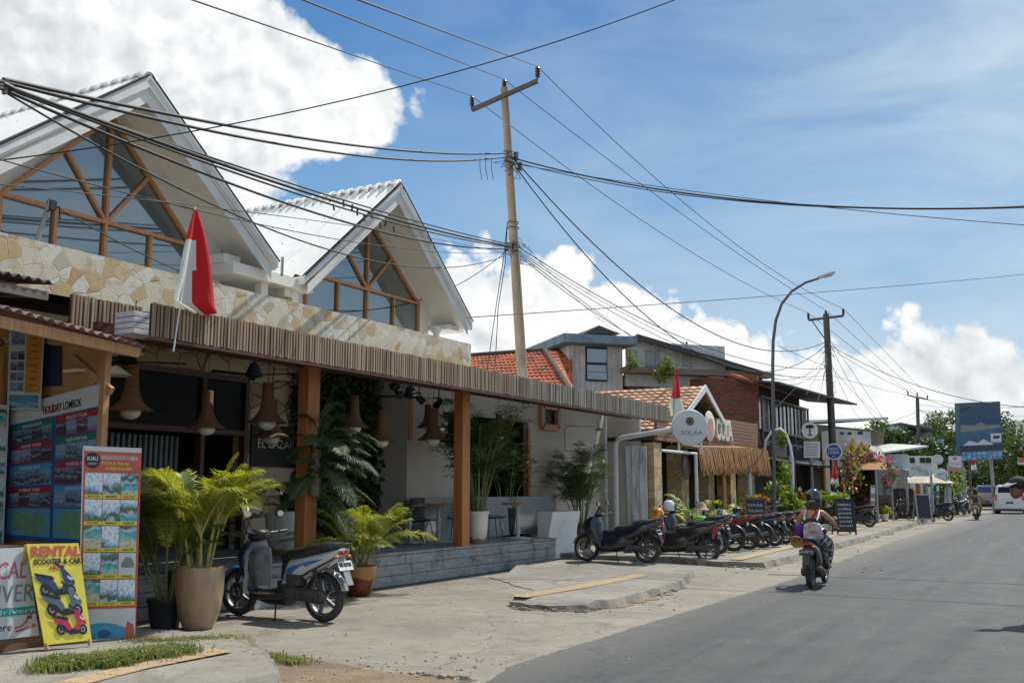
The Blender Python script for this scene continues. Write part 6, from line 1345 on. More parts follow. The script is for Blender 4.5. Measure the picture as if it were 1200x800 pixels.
# thatched awning
T2 = thing('thatched_awning', 'brown straw thatched awning in front of the COLA shop', 'awning', (-9.9,33,2))
m_that = None
m, nt, bb = _nt('straw_thatch'); v = coords(nt, (6,6,.6)); n_ = noise(nt, v, 4, 5, .7); nt.links.new(ramp(nt, n_, [(.3,(.20,.10,.035)),(.6,(.36,.19,.075)),(.75,(.5,.29,.13))]), bb.inputs['Base Color']); bb.inputs['Roughness'].default_value = .9; bumpn(nt, bb, n_, .8, .03); m_that = m
rnd = random.Random(12); b = MB(); Pa, Pb = PX(818,525,-9.9), PX(880,526,-9.9)
def thatch(b, A, B2, drop, out, n):
    A = Vector(A); B2 = Vector(B2)
    for i in range(n):
        t_ = rnd.random(); p = A.lerp(B2,t_)+Vector((rnd.uniform(-.1,.02),0,rnd.uniform(-.03,.05))); L = drop*rnd.uniform(.8,1.08); e_ = p+Vector(out)*rnd.uniform(.6,1.3)+Vector((rnd.uniform(-.05,.05),rnd.uniform(-.05,.05),-L)); w_ = (B2-A).normalized()*.035; b.add([p-w_,p+w_,e_+w_*.4,e_-w_*.4],[(0,1,2,3)])
thatch(b, Pa, Pb, .78, (.08,0,0), 2300)
cA = PX(880,526,-9.9); thatch(b, cA+Vector((0,.1,0)), PX(899,528,-9.7), .85, (.08,.03,0), 1000); b.build('straw_fringe', m_that, T2)
b = MB(); b.add([Pa+Vector((-.6,0,.08)), Pb+Vector((-.6,0,.08)), Pb, Pa],[(0,1,2,3)]); b.build('straw_top', m_that, T2, solid=.08)
for px in (848, 878): q = PX(px,560,-9.95); b = MB(); b.cyl((q.x,q.y,.1),(q.x,q.y,2.9),.07,8); b.build('post', m_pipe if px == 878 else m_ply2, T2, smooth=50)
# ---------------- black framed building with balcony, and the low roofs before it
T = thing('glass_front_building', 'black steel framed building with upstairs windows and dark sloping awning', 'building', (-11.5,42,0))
Xb = -11.0; b = MB(); y0 = PX(893,500,Xb).y; y1 = PX(948,500,Xb).y; b.bx(Xb-6,Xb-.4,y0+.12,y1,0,6.0); b.build('dark_core', m_darkint, T); b = MB(); b.bx(Xb-7.5,Xb-.1,y0-.1,y0+.1,0,PX(893,441,Xb).z); b.build('brick_side_wall', m_brick, T)
m_win = glassmat('green_reflecting_pane', (.05,.08,.05), .3)
b = MB(); zt, zb_ = PX(900,465,Xb).z, PX(900,503,Xb).z
for k in range(7): y = y0+.1+(y1-y0-.2)*k/6; b.bx(Xb-.05,Xb+.03,y-.04,y+.04,0,zt)
b.bx(Xb-.05,Xb+.035,y0,y1,zb_-.1,zb_); b.bx(Xb-.05,Xb+.035,y0,y1,zt-.1,zt); b.bx(Xb-.04,Xb+.04,y0,y1,zb_-.55,zb_-.45)
for k in range(40): y = y0+(y1-y0)*k/40; b.bx(Xb,Xb+.02,y,y+.02,zb_-.5,zb_)
b.build('steel_frame', m_bmetal, T)
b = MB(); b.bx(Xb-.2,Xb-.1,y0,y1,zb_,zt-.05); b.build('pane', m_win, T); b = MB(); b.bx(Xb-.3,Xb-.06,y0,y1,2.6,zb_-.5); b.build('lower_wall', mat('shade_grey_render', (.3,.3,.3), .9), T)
b = MB(); A1 = [PX(893,452,Xb+.4), PX(948,456,Xb+.4), PX(975,472,Xb+1.2), PX(925,476,Xb+.8)]
a0 = Vector((Xb-.5,y0-1,PX(893,450,Xb).z)); a1 = Vector((Xb-.5,y1+2,PX(893,450,Xb).z+.1)); a0.z += .1; b.add([a0,a1,a1+Vector((2.4,0,-.28)),a0+Vector((1.5,0,-.2))],[(0,1,2,3)]); b.build('sloping_awning', mat('dark_awning_sheet', (.045,.05,.055), .6, var=.3), T, solid=.08)
a0 = Vector((Xb-1,y0-1,PX(893,440,Xb).z)); b = MB(); b.add([a0,a0+Vector((0,y1-y0+1,.2)),a0+Vector((1.0,y1-y0+1,-.3)),a0+Vector((1.0,0,-.4))],[(0,1,2,3)]); b.build('tiled_eave', m_tileR, T, solid=.12)
# arch sign frame in front of it
t = thing('arched_frame', 'pale curved steel arch holding a small slatted board, right of the thatch', 'arch', (-9.3,38,0)); YY = 37.5
b = MB(); b.tube([PY(x,y,YY) for x,y in ((896,527),(898,515),(905,505),(914,502),(921,508),(926,522),(929,540))], .05, 8); b.tube([PY(929,540,YY), PY(930,620,YY)], .05, 8); b.build('arch', m_pipe, t, smooth=50); b = MB(); q = [PY(*p,YY) for p in ((905,518),(921,519),(921,536),(905,535))]; b.prism(q,(0,.05,0)); b.build('board', m_pgrey, t)
# ---------------- shop signs along the pavement
def dsc(name, lab, px, py, rpx, Y, m, mb_=None, txts=(), post=None, ring=None, group=None):
    c = PY(px, py, Y); D = c.dot(FH); r_ = rpx*D/1180; t = thing(name, lab, 'sign', c, 0, group); n = Vector((0,0,CAMH))-c; n.z = 0; n.normalize(); xd = Vector((-n.y,n.x,0)); Mx = Matrix((xd, Vector((0,0,1)), n)).transposed()
    b = MB(); b.lathe([(.001,-.06),(r_,-.06),(r_,.06),(.001,.06)], c, 32, Mx); b.build('sign_face', m if not ring else ring, t, smooth=35)
    if ring: b = MB(); b.lathe([(r_*.86,.062),(r_*.86,.068),(.001,.068)], c, 32, Mx); b.build('inner_disc', m, t)
    for s, dy, w_, h, tm in txts: text(s, tm, t, c+n*.075+Vector((0,0,dy*r_)), xd, (0,0,1), w_*r_, h*r_, ext=.004)
    if post: b = MB(); q = PY(px+post, py, Y); b.cyl((q.x,q.y,0),(q.x,q.y,c.z+r_*.3),.06,8); b.build('post', m_grey, t, smooth=50)
    return t, c, r_, n, xd
t, c, r_, n, xd = dsc('palm_tree_sign', 'round white sign with a black palm tree on the black building', 949, 504, 9.4, 41, m_sgn, ring=None)
b = MB(); b.bar(c+n*.08-Vector((0,0,r_*.6)), c+n*.08+Vector((0,0,r_*.45)), .05,.01,n)
for k in range(7): a = R(-20+k*36.6); b.bar(c+n*.08+Vector((0,0,r_*.42)), c+n*.08+Vector((0,0,r_*.42))+xd*math.cos(a)*r_*.5+Vector((0,0,math.sin(a)*r_*.28)), .06,.01,n)
b.bar(c+n*.08-xd*r_*.3-Vector((0,0,r_*.62)), c+n*.08+xd*r_*.3-Vector((0,0,r_*.62)), .03,.01,n); b.build('palm_emblem', m_pblack, t)
Y = 41; q = [PY(*p,Y) for p in ((941,517),(960.5,517),(960.5,536),(941,536))]
bd = Board('menu_sign', 'rectangular white sign of five text lines under the palm tree sign', 'sign', *q, m_sgn, .06)
for k, s in enumerate(['ARCHITECTURE','DEVELOPMENT','LAND SALES','DESIGN','MANAGEMENT']): bd.text(s, .12,.88,.80-k*.17,.09,m_pblack,.006)
bd.rect(0,.05,0,1,m_pblack,.004); bd.done()
dsc('blue_round_sign', 'round dark blue sign with white lettering beside the second utility pole', 977, 529, 9.6, 42, mat('sign_blue', (.012,.03,.25), .4), txts=[('DEPOT',.15,1.25,.34,m_sgn),('LOMBOK',-.28,1.3,.34,m_sgn),('est',-.66,.4,.2,m_sgn)], ring=m_sgn)
# shop awning and front under those signs
T = thing('awning_shop', 'low shop with thin black awning and open dark front below the blue sign', 'shop', (-9.5,44,0))
Xs = -9.6; b = MB(); ya, yb = PX(912,560,Xs).y, PX(995,560,Xs).y; b.bx(Xs-5,Xs-1.4,ya,yb,0,3.4); b.build('dark_interior', m_darkint, T)
b = MB(); b.add([PX(912,541,Xs), PX(993,549,Xs), PX(993,549,Xs)+Vector((-2,0,.5)), PX(912,541,Xs)+Vector((-2,0,.5))],[(0,1,2,3)]); b.build('awning', m_bmetal, T, solid=.07)
for px, mm in ((927,m_grey),(932,m_black),(952,m_pgrey),(967,m_post),(1000,m_grey)):
    q = PX(px,580,Xs-.1); b = MB(); b.cyl((q.x,q.y,0),(q.x,q.y,2.9),.07,8); b.build('post', mm, T, smooth=50)
b = MB(); q = PX(957,560,Xs-.9); b.bx(q.x-.1,q.x,q.y-.5,q.y+.9,.1,2.6); b.build('shutter', mat('grey_shutter', (.25,.24,.24), .7), T)
# ---------------- chalkboards
def chalk(lab, px0, px1, yt, yb, m_f, lines, rz=0, z=zC, legs=True):
    A, B2 = G(px0, yb, z), G(px1, yb, z); mid = (A+B2)/2; w_ = max(.5, (B2-A).length*.0+ (px1-px0)/1180*mid.dot(FH)); h = (yb-yt)/1180*mid.dot(FH)
    r_ = _R; A = mid-r_*w_/2; B2 = mid+r_*w_/2; lean = FH*.18; up = Vector((0,0,h))
    bd = Board('chalkboard', lab, 'chalkboard', A+up+lean, B2+up+lean, B2+Vector((0,0,h*.1)), A+Vector((0,0,h*.1)), m_pblack, .03, 'chalkboard menus on the footpath')
    n = len(lines)
    for k, s in enumerate(lines): bd.text(s, .14,.86,.86-.8*(k+.4)/n,.38/n,m_pw,.006)
    b = MB(); c = [bd.B(0,0,.004),bd.B(1,0,.004),bd.B(1,1,.004),bd.B(0,1,.004)]
    for i in range(4): b.bar(c[i], c[(i+1)%4], .06,.05,bd.n)
    for u in (0,1): b.bar(bd.B(u,0,0), bd.B(u,-.12,0), .05,.05); b.bar(bd.B(u,1,-.03), bd.B(u,1,-.03)+Vector((0,0,-h))+lean*2.2, .04,.04)
    b.build('frame', m_f, bd.t); return bd.done()
chalk('framed chalkboard with white writing, left of the black scooters', 876,900,585,637, woodmat('red_brown_frame', (.2,.07,.04), 'Z'), ['COLAA','Today Special','Welcome','Happy Hour','2 for 1','Open'])
chalk('black chalkboard with a price list, just right of the rider', 982,1003,586,626, m_black, ['MENU','coffee','pizza','beer','wifi','lunch'])
chalk('dark grey standing board turned sideways before the blue scooter', 1076,1092,580,611, m_grey, [])
# ---------------- planting and bougainvillea
def gp(x, y, X): return PX(x, y, X)
bush('flower_bed_shrub', 'orange flowered shrub behind the framed chalkboard', gp(908,592,-8.9), .48, 900, .22, m_lb, seed=5, extra=(m_orf,40,.14), cat='shrub', group='shrubs before the shops')
bush('flower_bed_shrub', 'yellow-green croton shrub left of the rider', gp(922,597,-8.6), .5, 1000, .2, m_lb, seed=6, extra=(m_yel,60,.14), group='shrubs before the shops')
bush('flower_bed_shrub', 'red-orange flowering shrub just above the rider helmet', gp(938,587,-8.4), .45, 700, .2, m_lg, seed=7, extra=(m_orf,60,.16), group='shrubs before the shops')
bush('climbing_plant', 'leafy green climber on the thatch side wall', gp(910,562,-9.8), .8, 1100, .18, m_lb, seed=8, sc=(.6,.7,1.3), cat='climbing plant')
bush('flower_bed_shrub', 'low green hedge right of the rider shoulder', gp(980,583,-8.6), .8, 700, .18, m_lb, seed=9, sc=(1,1.8,.4), group='shrubs before the shops')
t = bush('bougainvillea', 'large arching bougainvillea with magenta blossom beyond the blue round sign', gp(1008,560,-9.0), 1.9, 4200, .2, m_lg, seed=10, sc=(.5,1.2,.85), extra=(m_pink,230,.2), cat='shrub', clumps=22)
b = MB(); rnd = random.Random(3); L0_ = MB(); fl_ = MB(); q0 = gp(1000,560,-9.0)
for i in range(26):
    e_ = gp(rnd.uniform(985,1040), rnd.uniform(522,580), rnd.uniform(-9.4,-8.4)); mid = q0.lerp(e_,.5)+Vector((0,0,.7)); P = [q0, mid, e_]; b.tube(P, [.03,.02,.008], 5)
    for k in range(46):
        f = rnd.uniform(.35,1); p = (q0.lerp(mid,f*2) if f < .5 else mid.lerp(e_,f*2-1))+Vector((rnd.gauss(0,.1),rnd.gauss(0,.12),rnd.gauss(0,.1))); a = Vector((rnd.gauss(0,1),rnd.gauss(0,1),rnd.gauss(0,1))).normalized(); s_ = a.cross(Vector((.3,.2,1))).normalized(); (L0_ if rnd.random() < .72 else fl_).add([p,p+a*.12+s_*.06,p+a*.22,p+a*.12-s_*.06],[(0,1,2,3)])
b.build('stems', MATS['bark'] if 'bark' in MATS else m_trunk, t); L0_.build('sprays', m_lb, t); fl_.build('spray_blossom', m_pink, t)
for k, (px, py, lab, mm) in enumerate([(1032,606,'yellow flowers in a pot at the end of the shrub row',m_yel),(1037,611,'small white pot of yellow and violet flowers by the kerb',m_yel),(1027,611,'low green plant in a white tub at the kerb',m_lb),(1048,607,'leafy pot plant right of the yellow flowers',m_lb)]):
    p = G(px, py, zC); t = thing('flower_pot', lab, 'flower pot', (p.x,p.y,zC), 0, 'flower pots by the kerb'); b = MB(); b.lathe([(.12,0),(.2,.32),(.2,.36),(.17,.36),(.16,.3)], n=14); b.build('pot', m_whitepot, t, world=False); rnd = random.Random(k); b = MB()
    for i in range(420):
        d = Vector((rnd.gauss(0,1),rnd.gauss(0,1),abs(rnd.gauss(0,1)))).normalized(); q = Vector((0,0,.42))+d*.36*rnd.random()**.4; a = Vector((rnd.gauss(0,1),rnd.gauss(0,1),rnd.gauss(0,1))).normalized(); s_ = a.cross(d).normalized(); b.cur = 1 if rnd.random() < .35 else 0; b.add([q,q+a*.05+s_*.03,q+a*.1,q+a*.05-s_*.03],[(0,1,2,3)])
    b.build('foliage', [m_lb, mm], t, world=False)
# pyramid thatch hut behind a dark screen
t = thing('thatched_kiosk', 'small kiosk with pointed brown thatch roof above a black screen', 'kiosk', gp(1035,600,-7.9)); A = gp(1028,550,-7.9); B2 = gp(1043,550,-7.9); ap = gp(1035,531,-8.6)
b = MB(); b.add([A,B2,B2+Vector((-1.4,0,0)),A+Vector((-1.4,0,0)),ap],[(0,1,4),(1,2,4),(2,3,4),(3,0,4)]); b.build('thatch_roof', m_that, t); b = MB(); q = [gp(1028,550,-7.85),gp(1045,550,-7.85),gp(1045,580,-7.85),gp(1028,580,-7.85)]; b.prism(q,(-.06,0,0)); b.build('dark_screen', mat('screen_fabric', (.03,.03,.04), .8, var=.5, scale=6), t)
for px in (1028,1046): q = gp(px,590,-7.86); b = MB(); b.cyl((q.x,q.y,0),(q.x,q.y,A.z),.05,8); b.build('post', m_grey, t)
# ---------------- further buildings, behind
def wbox(b, x0, x1, yt, D, dep, yb=None, ang=0):
    a = Wp(x0, yt, D); c = Wp(x1, yt, D*(1+ang)); zt = a.z; zb = 0 if yb is None else Wp(x0, yb, D).z; d = Vector((a.x,a.y,0)); e = Vector((c.x,c.y,0)); b.prism([d+Vector((0,0,zb)), e+Vector((0,0,zb)), e+Vector((0,0,zt)), d+Vector((0,0,zt))], FH*dep)
T = thing('olive_building', 'olive green warehouse with pale sheet roof and grey block front beyond the second pole', 'building', Wp(995,573,62))
b = MB(); wbox(b,958,1035,497,62,10,ang=.12); b.build('wall', mat('olive_render', (.13,.12,.07), .9), T)
b = MB(); wbox(b,981,1020,502,58,3,ang=.06); b.build('grey_block', mat('grey_block', (.27,.28,.28), .9), T); b = MB(); wbox(b,1016,1034,520,57,2,ang=.1); b.build('white_block', m_white, T)
for x0,x1,y0_,y1_ in ((986,989,506,509),(995,998,506,509),(1007,1011,505,509)): b = MB(); wbox(b,x0,x1,y0_,57.6,.3,yb=y1_); b.build('vent_opening', m_black, T)
b = MB(); a, c = Wp(935,494,60), Wp(1041,490,68); b.add([a,c,c+FH*12+Vector((0,0,.5)),a+FH*12+Vector((0,0,.5))],[(0,1,2,3)]); b.build('sheet_roof', mat('pale_sheet', (.42,.44,.45), .5, var=.1), T, solid=.15)
T = thing('pale_blue_building', 'pale blue two-storey building with dark recessed upper floor, beyond the olive one', 'building', Wp(1065,573,95))
b = MB(); wbox(b,1036,1059,500,92,6,ang=-.02); b.build('side_wall', mat('pale_blue_render', (.33,.40,.47), .8), T)
b = MB(); wbox(b,1059,1092,498,92,8); b.build('upper_wall', mat('grey_blue_render', (.2,.22,.24), .8), T)
b = MB(); wbox(b,1059,1078,505,91.5,.2,yb=522); b.build('recess', m_darkint, T)
b = MB(); a, c = Wp(1055,496,90), Wp(1096,504,90); b.add([a,c,c+FH*9,a+FH*9],[(0,1,2,3)]); b.build('roof', mat('dark_sheet', (.06,.06,.065), .6), T, solid=.2)
T = thing('white_balcony_house', 'low white house with a pale canopy and small dark windows left of the billboard', 'house', Wp(1070,573,70))
b = MB(); wbox(b,1036,1064,532,66,5); b.build('wall', mat('bluish_white_render', (.36,.42,.47), .8), T); b = MB(); wbox(b,1063,1098,534,68,5); b.build('upper_wall', m_white, T)
for x0 in (1067,1079,1086): b = MB(); wbox(b,x0,x0+5,536,67.8,.2,yb=542); b.build('window', m_black, T)
b = MB(); a, c = Wp(1036,530,62), Wp(1088,523,62); b.add([a,c,c+FH*6+Vector((0,0,.4)),a+FH*6+Vector((0,0,.4))],[(0,1,2,3)]); b.build('canopy', mat('pale_canopy', (.48,.5,.45), .6), T, solid=.1)
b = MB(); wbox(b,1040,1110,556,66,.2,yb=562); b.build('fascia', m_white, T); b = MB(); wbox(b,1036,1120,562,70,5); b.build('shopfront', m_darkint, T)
T = thing('low_blue_roof', 'pale blue banner roof edge under the trees left of the billboard', 'roof', Wp(1090,573,85)); b = MB(); a, c = Wp(1073,516,85), Wp(1106,514,85); b.prism([a,c,c-Vector((0,0,1)),a-Vector((0,0,.7))], FH*4); b.build('panel', mat('pale_blue_sheet', (.25,.4,.5), .6), T)
# far roadside shops and clutter
for k,(x0,x1,yt,D,mm,lab) in enumerate([(1046,1070,548,52,mat('a_frame_grey',(.25,.24,.22),.9),'small grey hut with pitched front behind the parked scooters')]):
    T = thing('small_hut', lab, 'hut', Wp(x0,573,D)); b = MB(); a, c = Wp(x0,573,D), Wp(x1,573,D); m0 = (a+c)/2; b.prism([Vector((a.x,a.y,1.2)),Vector((c.x,c.y,1.2)),Vector((m0.x,m0.y,Wp(1057,545,D).z))], FH*3); b.build('gable', mm, T); b = MB(); wbox(b,x0,x1,572,D,3); b.build('base', m_darkint, T)
def panel(name, lab, cat, x0, x1, y0_, y1_, D, m, th=.06, post=None, ang=0):
    q = [Wp(x0,y0_,D),Wp(x1,y0_,D),Wp(x1,y1_,D),Wp(x0,y1_,D)]; bd = Board(name, lab, cat, *q, m, th)
    for px in (post or []): b = MB(); p = Wp(px,y1_,D)+FH*.1; b.cyl((p.x,p.y,0),(p.x,p.y,Wp(px,(y0_+y1_)/2,D).z),.06*D/50,8); b.build('post', m_grey, bd.t, smooth=50)
    return bd
bd = panel('shop_sign', 'white rectangular shop sign with loose black script above the parked scooters', 'sign', 1065,1091,544,558,50,m_sgn,post=[1063,1092]); bd.text('artsy', .12,.55,.55,.3,m_pgrey); bd.text('TAILOR', .4,.85,.3,.3,m_pgrey); bd.text('CAFE', .7,.9,.12,.18,m_pblue); bd.done()
dsc('pale_round_sign', 'round white and blue sign on the pavement left of the pink banner', 1103, 556, 7.6, 62, m_sgn, txts=[('SIX',-.2,1.1,.55,m_pcy),('surf',-.6,.6,.2,m_pcy)], post=6)
dsc('grey_round_sign', 'pale round sign among the trees above the blue-white one', 1099, 538, 6, 72, mat('sign_pale', (.42,.46,.45), .6))
bd = panel('pink_sign', 'white and pink hanging sign left of the billboard', 'sign', 1112,1127,534,552,66,m_sgn,post=[1112]); bd.rect(0,1,0,.25,mat('print_pink',(.55,.15,.35),.5)); bd.disc(.45,.85,.15,.09,mat('print_magenta',(.6,.03,.3),.5)); bd.text('BOUTIQUE', .15,.85,.45,.12,m_pgrey); bd.done()
bd = panel('white_banner', 'narrow white standing banner beside the parked scooters far down the footpath', 'banner', 1107,1115,571,597,58,mat('banner_pale',(.45,.42,.5),.6)); bd.done()
bd = panel('red_panel', 'red and white panel at the right edge among the trees', 'sign', 1193,1215,536,544,75,m_pw); bd.rect(0,1,.3,1,m_pred); bd.done()
for k,(x0,y0_,lab) in enumerate([(1188,550,'pale blue sign board behind the right edge trees')]): bd = panel('road_sign', lab, 'sign', x0,x0+14,y0_,y0_+9,90,mat('pale_blue_panel',(.3,.45,.55),.6)); bd.done()
# small lean-to roofs over the footpath stalls
for k,(x0,x1,y0_,y1_,X,lab) in enumerate([(1046,1082,560,563,-8.6,'thin white lean-to roof on posts over the parked scooters'),(1084,1096,556,566,-8.2,'short white sloping stall roof right of the script sign')]):
    t = thing('stall_roof', lab, 'stall roof', PX(x0,600,X), 0, 'stall roofs over the footpath'); b = MB(); a, c = PX(x0,y0_,X), PX(x1,y1_,X); b.add([a,c,c+Vector((-2,0,.6)),a+Vector((-2,0,.6))],[(0,1,2,3)]); b.build('roof_sheet', m_pipe, t, solid=.07)
    for q in (a,c): b = MB(); b.cyl((q.x,q.y,0),(q.x,q.y,q.z),.05,8); b.build('post', m_grey, t)
# stall goods
rnd = random.Random(17)
for k,(px,py,mm,lab) in enumerate([(1074,574,m_post,'orange round woven display behind the turquoise box'),(1068,580,m_pred,'red cloth hanging in the stall behind the scooters'),(1083,577,m_pteal,'dark teal cooler cabinet behind the standing board')]):
    q = PX(px,py,-8.8); t = thing('stall_display', lab, 'display', (q.x,q.y,0), 0, 'goods in the footpath stall'); b = MB(); b.loft([sring(0,q.z,.35,.4,12,2.2 if k==0 else 5), sring(.2,q.z,.3,.35,12,2.2 if k==0 else 5)]); b.build('panel', mm, t, world=False); b = MB(); b.cyl((.1,0,0),(.1,0,q.z-.3),.04,6); b.build('leg', m_grey, t, world=False)
for k,(x0,x1,y0_,y1_,D,mm,lab) in enumerate([(1052,1060,572,592,52,m_sgn,'small white standing notice under the lean-to roof'),(1097,1101,566,586,60,m_pgreen,'narrow green feather banner between the round sign posts'),(1119,1124,562,578,66,m_pred,'small red standing notice near the far scooters'),(1020,1026,568,590,44,m_pgrey,'grey notice board by the flower pots'),(1128,1133,566,580,74,m_sgn,'tiny white notice beside the distant lamp post')]):
    bd = panel('notice_board', lab, 'sign', x0,x1,y0_,y1_,D,mm,post=[(x0+x1)/2]); bd.rect(.12,.88,.55,.85,m_pblack if mm is m_sgn else m_pw); bd.rect(.12,.88,.15,.3,m_pblack if mm is m_sgn else m_pw); bd.done()
t = thing('parasol', 'faded cream parasol over the stalls left of the pale round sign', 'parasol', (-9.2,58,0)); q = Wp(1086,566,58); b = MB(); b.lathe([(1.5,0),(.8,.35),(.02,.62)], q, 8); b.build('canopy', mat('faded_canvas', (.45,.40,.32), .8), t, solid=.02); b = MB(); b.cyl((q.x,q.y,0),(q.x,q.y,q.z+.6),.03,6); b.build('pole', m_grey, t)
# ---------------- billboard
T = thing('billboard', 'large blue billboard of a seaside pool on steel posts above the trees', 'billboard', Wp(1150,573,66)); D = 66
q = [Wp(1124,472,D),Wp(1172,470,D*1.02),Wp(1175,538,D*1.02),Wp(1126,540,D)]; n = (q[1]-q[3]).cross(q[0]-q[2]).normalized(); n = n if n.dot(FH) < 0 else -n
def BB(u, v, o=0): return (q[3]*(1-u)+q[2]*u)*(1-v)+(q[0]*(1-u)+q[1]*u)*v+n*o
b = MB(); b.prism(q, -n*.4); b.build('panel', mat('billboard_sky', (.04,.09,.15), .5, var=.2, scale=.3), T)
def bbp(pts, m, o, name='print'): b = MB(); b.add([BB(u,v,o) for u,v in pts],[tuple(range(len(pts)))]); b.build(name, m, T)
bbp([(0,.55),(1,.55),(1,.74),(0,.74)], mat('bb_sea', (.02,.07,.15), .5), .02); bbp([(0,.24),(1,.24),(1,.55),(0,.55)], mat('bb_pool', (.035,.13,.24), .5, var=.4, scale=.8), .02)
bbp([(0,.5),(0,.62),(.35,.6),(.5,.66),(.62,.6),(.98,.6),(.98,.55),(.6,.52),(.3,.5)], m_pgrey, .03); bbp([(0,.16),(1,.16),(1,.26),(0,.26)], mat('bb_navy', (.015,.03,.08), .5), .03)
b = MB(); 
for k in range(8): b.add([BB(.01+k*.123,.01,.035),BB(.12+k*.123,.01,.035),BB(.12+k*.123,.15,.035),BB(.01+k*.123,.15,.035)],[(0,1,2,3)],[[(k*5.,k*2.),(k*5.+.99,k*2.),(k*5.+.99,k*2.+.99),(k*5.,k*2.+.99)]])
b.build('print', m_blu, T); bbp([(.05,.26),(.2,.34),(.4,.3),(.55,.36),(.75,.28),(.8,.26)], m_pw, .03); bbp([(0,.88),(.25,.92),(.28,.9),(.02,.84)], m_pblack, .03); bbp([(.72,.3),(.98,.3),(.98,.45),(.72,.45)], m_pw, .032); bbp([(.78,.36),(.94,.36),(.94,.41),(.78,.41)], m_pblack, .034)
for u in (.15,.85): b = MB(); p = BB(u,.3,-.5); b.cyl((p.x,p.y,0),(p.x,p.y,p.z),.11,10); b.build('post', m_grey, T, smooth=50)
# ---------------- trees and hills
def tree(lab, px, py, D, r, n, m, sc=(1,1,1), seed=1, size=.5, clumps=14, tr=.25): return bush('tree', lab, Wp(px,py,D), r, n, size, m, 'trees at the end of the road', sc, seed, tr, 'tree', clumps)
tree('leafy green tree left of the billboard', 1098,516,100,2.7,4600,m_lg,(1,1,.9),21,.3,18)
tree('brighter tree right behind the left edge of the billboard', 1112,532,95,2.7,4200,m_lg,(1,1,.9),22,.28,18)
tree('big dense tree right of the billboard', 1190,530,84,2.9,6500,m_lg,(1,1,1.0),23,.28,24)
tree('dark shady tree under the billboard', 1147,557,96,2.7,5200,m_ld,(1.8,1,.6),24,.28,20)
tree('tree filling the right edge of the photograph', 1206,536,78,2.3,4200,m_lg,(1,1,.9),25,.26,20)
tree('small yellow-green tree before the pale blue building', 1048,516,78,1.9,1900,m_lg,(1.3,1,.7),26,.3,12,.12)
tree('dark rounded tree above the script shop sign', 1090,530,80,2.1,2600,m_ld,(1.2,1,.7),27,.3,14,.14)
tree('slim dark conifer-like tree before the pale blue building', 1044,520,74,.9,1100,m_ld,(.5,.5,1.6),28,.25,8,.1)
tree('tree behind the van at the end of the road', 1168,560,105,2.8,3600,m_ld,(1.8,1,.7),29,.35,16)
bush('roadside_shrub', 'bright shrub on the footpath right of the pale round sign', Wp(1108,585,64), 1.5, 1500, .25, m_lb, seed=31, sc=(.8,.8,1.2), group='shrubs before the shops')
def hill(name, pts, D, dep, m, seed):
    rnd = random.Random(seed); b = MB(); P = []
    xs = [p[0] for p in pts]
    n = 120; front = []; crest = []; back = []
    for i in range(n+1):
        x = xs[0]+(xs[-1]-xs[0])*i/n
        for (xa,ya),(xb,yb_) in zip(pts[:-1],pts[1:]):
            if xa <= x <= xb: y = ya+(yb_-ya)*(x-xa)/(xb-xa)
        c = Wp(x, y+rnd.uniform(-.7,.7), D); crest.append(c); f = Wp(x, 573, D*.7); f.z = -1; front.append(f); bk = Wp(x,573,D*1.3); bk.z = -1; back.append(bk)
    mid = [front[i].lerp(crest[i],.6)+Vector((0,0,rnd.uniform(-3,3))) for i in range(n+1)]
    vs = front+mid+crest+back; k = n+1; b.add(vs, [(r_*k+i,r_*k+i+1,(r_+1)*k+i+1,(r_+1)*k+i) for r_ in range(3) for i in range(n)]); return tag(b.build(name, m, smooth=180), kind='structure')
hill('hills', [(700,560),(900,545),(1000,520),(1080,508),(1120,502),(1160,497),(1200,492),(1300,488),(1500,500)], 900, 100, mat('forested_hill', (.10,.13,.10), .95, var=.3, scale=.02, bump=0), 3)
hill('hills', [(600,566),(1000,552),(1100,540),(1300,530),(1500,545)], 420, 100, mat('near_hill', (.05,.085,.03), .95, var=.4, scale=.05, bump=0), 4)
# ------------------------------------------------------------------ utility poles, street lights, overhead wires
m_conc = mat('pole_concrete', (.33,.265,.19), .9, var=.2, scale=4, bump=.4, dirt=.5, dirtc=(.14,.12,.095), stretch=(1,1,.4))
m_polem = mat('painted_steel_pole', (.10,.108,.115), .5, .4, var=.15)
m_steel = mat('galvanised_arm', (.10,.095,.09), .6, .5, var=.3, scale=8); m_ins = mat('brown_insulator', (.05,.03,.025), .25)
m_wire = mat('cable_black', (.012,.012,.013), .6, bump=0)
def utility_pole(name_lab, base, top, r0, r1, armA, armB, ins, m, brace=True):
    t = thing('utility_pole', name_lab, 'utility pole', base, 0, 'utility poles along the street'); b = MB(); b.tube([base, Vector(base).lerp(Vector(top),.5), top], [r0,(r0+r1)/2,r1], 16); b.build('pole', m, t, smooth=50)
    b = MB(); b.bar(armA, armB, .1, .1); b.build('crossarm', m_steel, t)
    if brace: b = MB(); b.bar(Vector(armA).lerp(Vector(armB),.08), Vector(base).lerp(Vector(top),.86), .03,.05); b.build('brace', m_steel, t)
    out = []
    for p in ins:
        p = Vector(p); b = MB(); b.lathe([(.02,.0),(.03,.05),(.075,.07),(.035,.1),(.075,.14),(.035,.17),(.075,.21),(.035,.24),(.07,.28),(.045,.33),(.001,.35)], p, 12); b.build('insulator', m_ins, t, smooth=40); out.append(p+Vector((0,0,.34)))
    return t, out
XP = -12.4
t1 = PX(591,103,XP); t0_ = PX(612,440,XP); d = (t0_-t1)/(t0_.z-t1.z); b1 = t1 - d*t1.z; 
aL, aR = PX(552,129,XP), PX(630,95,XP); aL = Vector((t1.x, aL.y, aL.z)); 
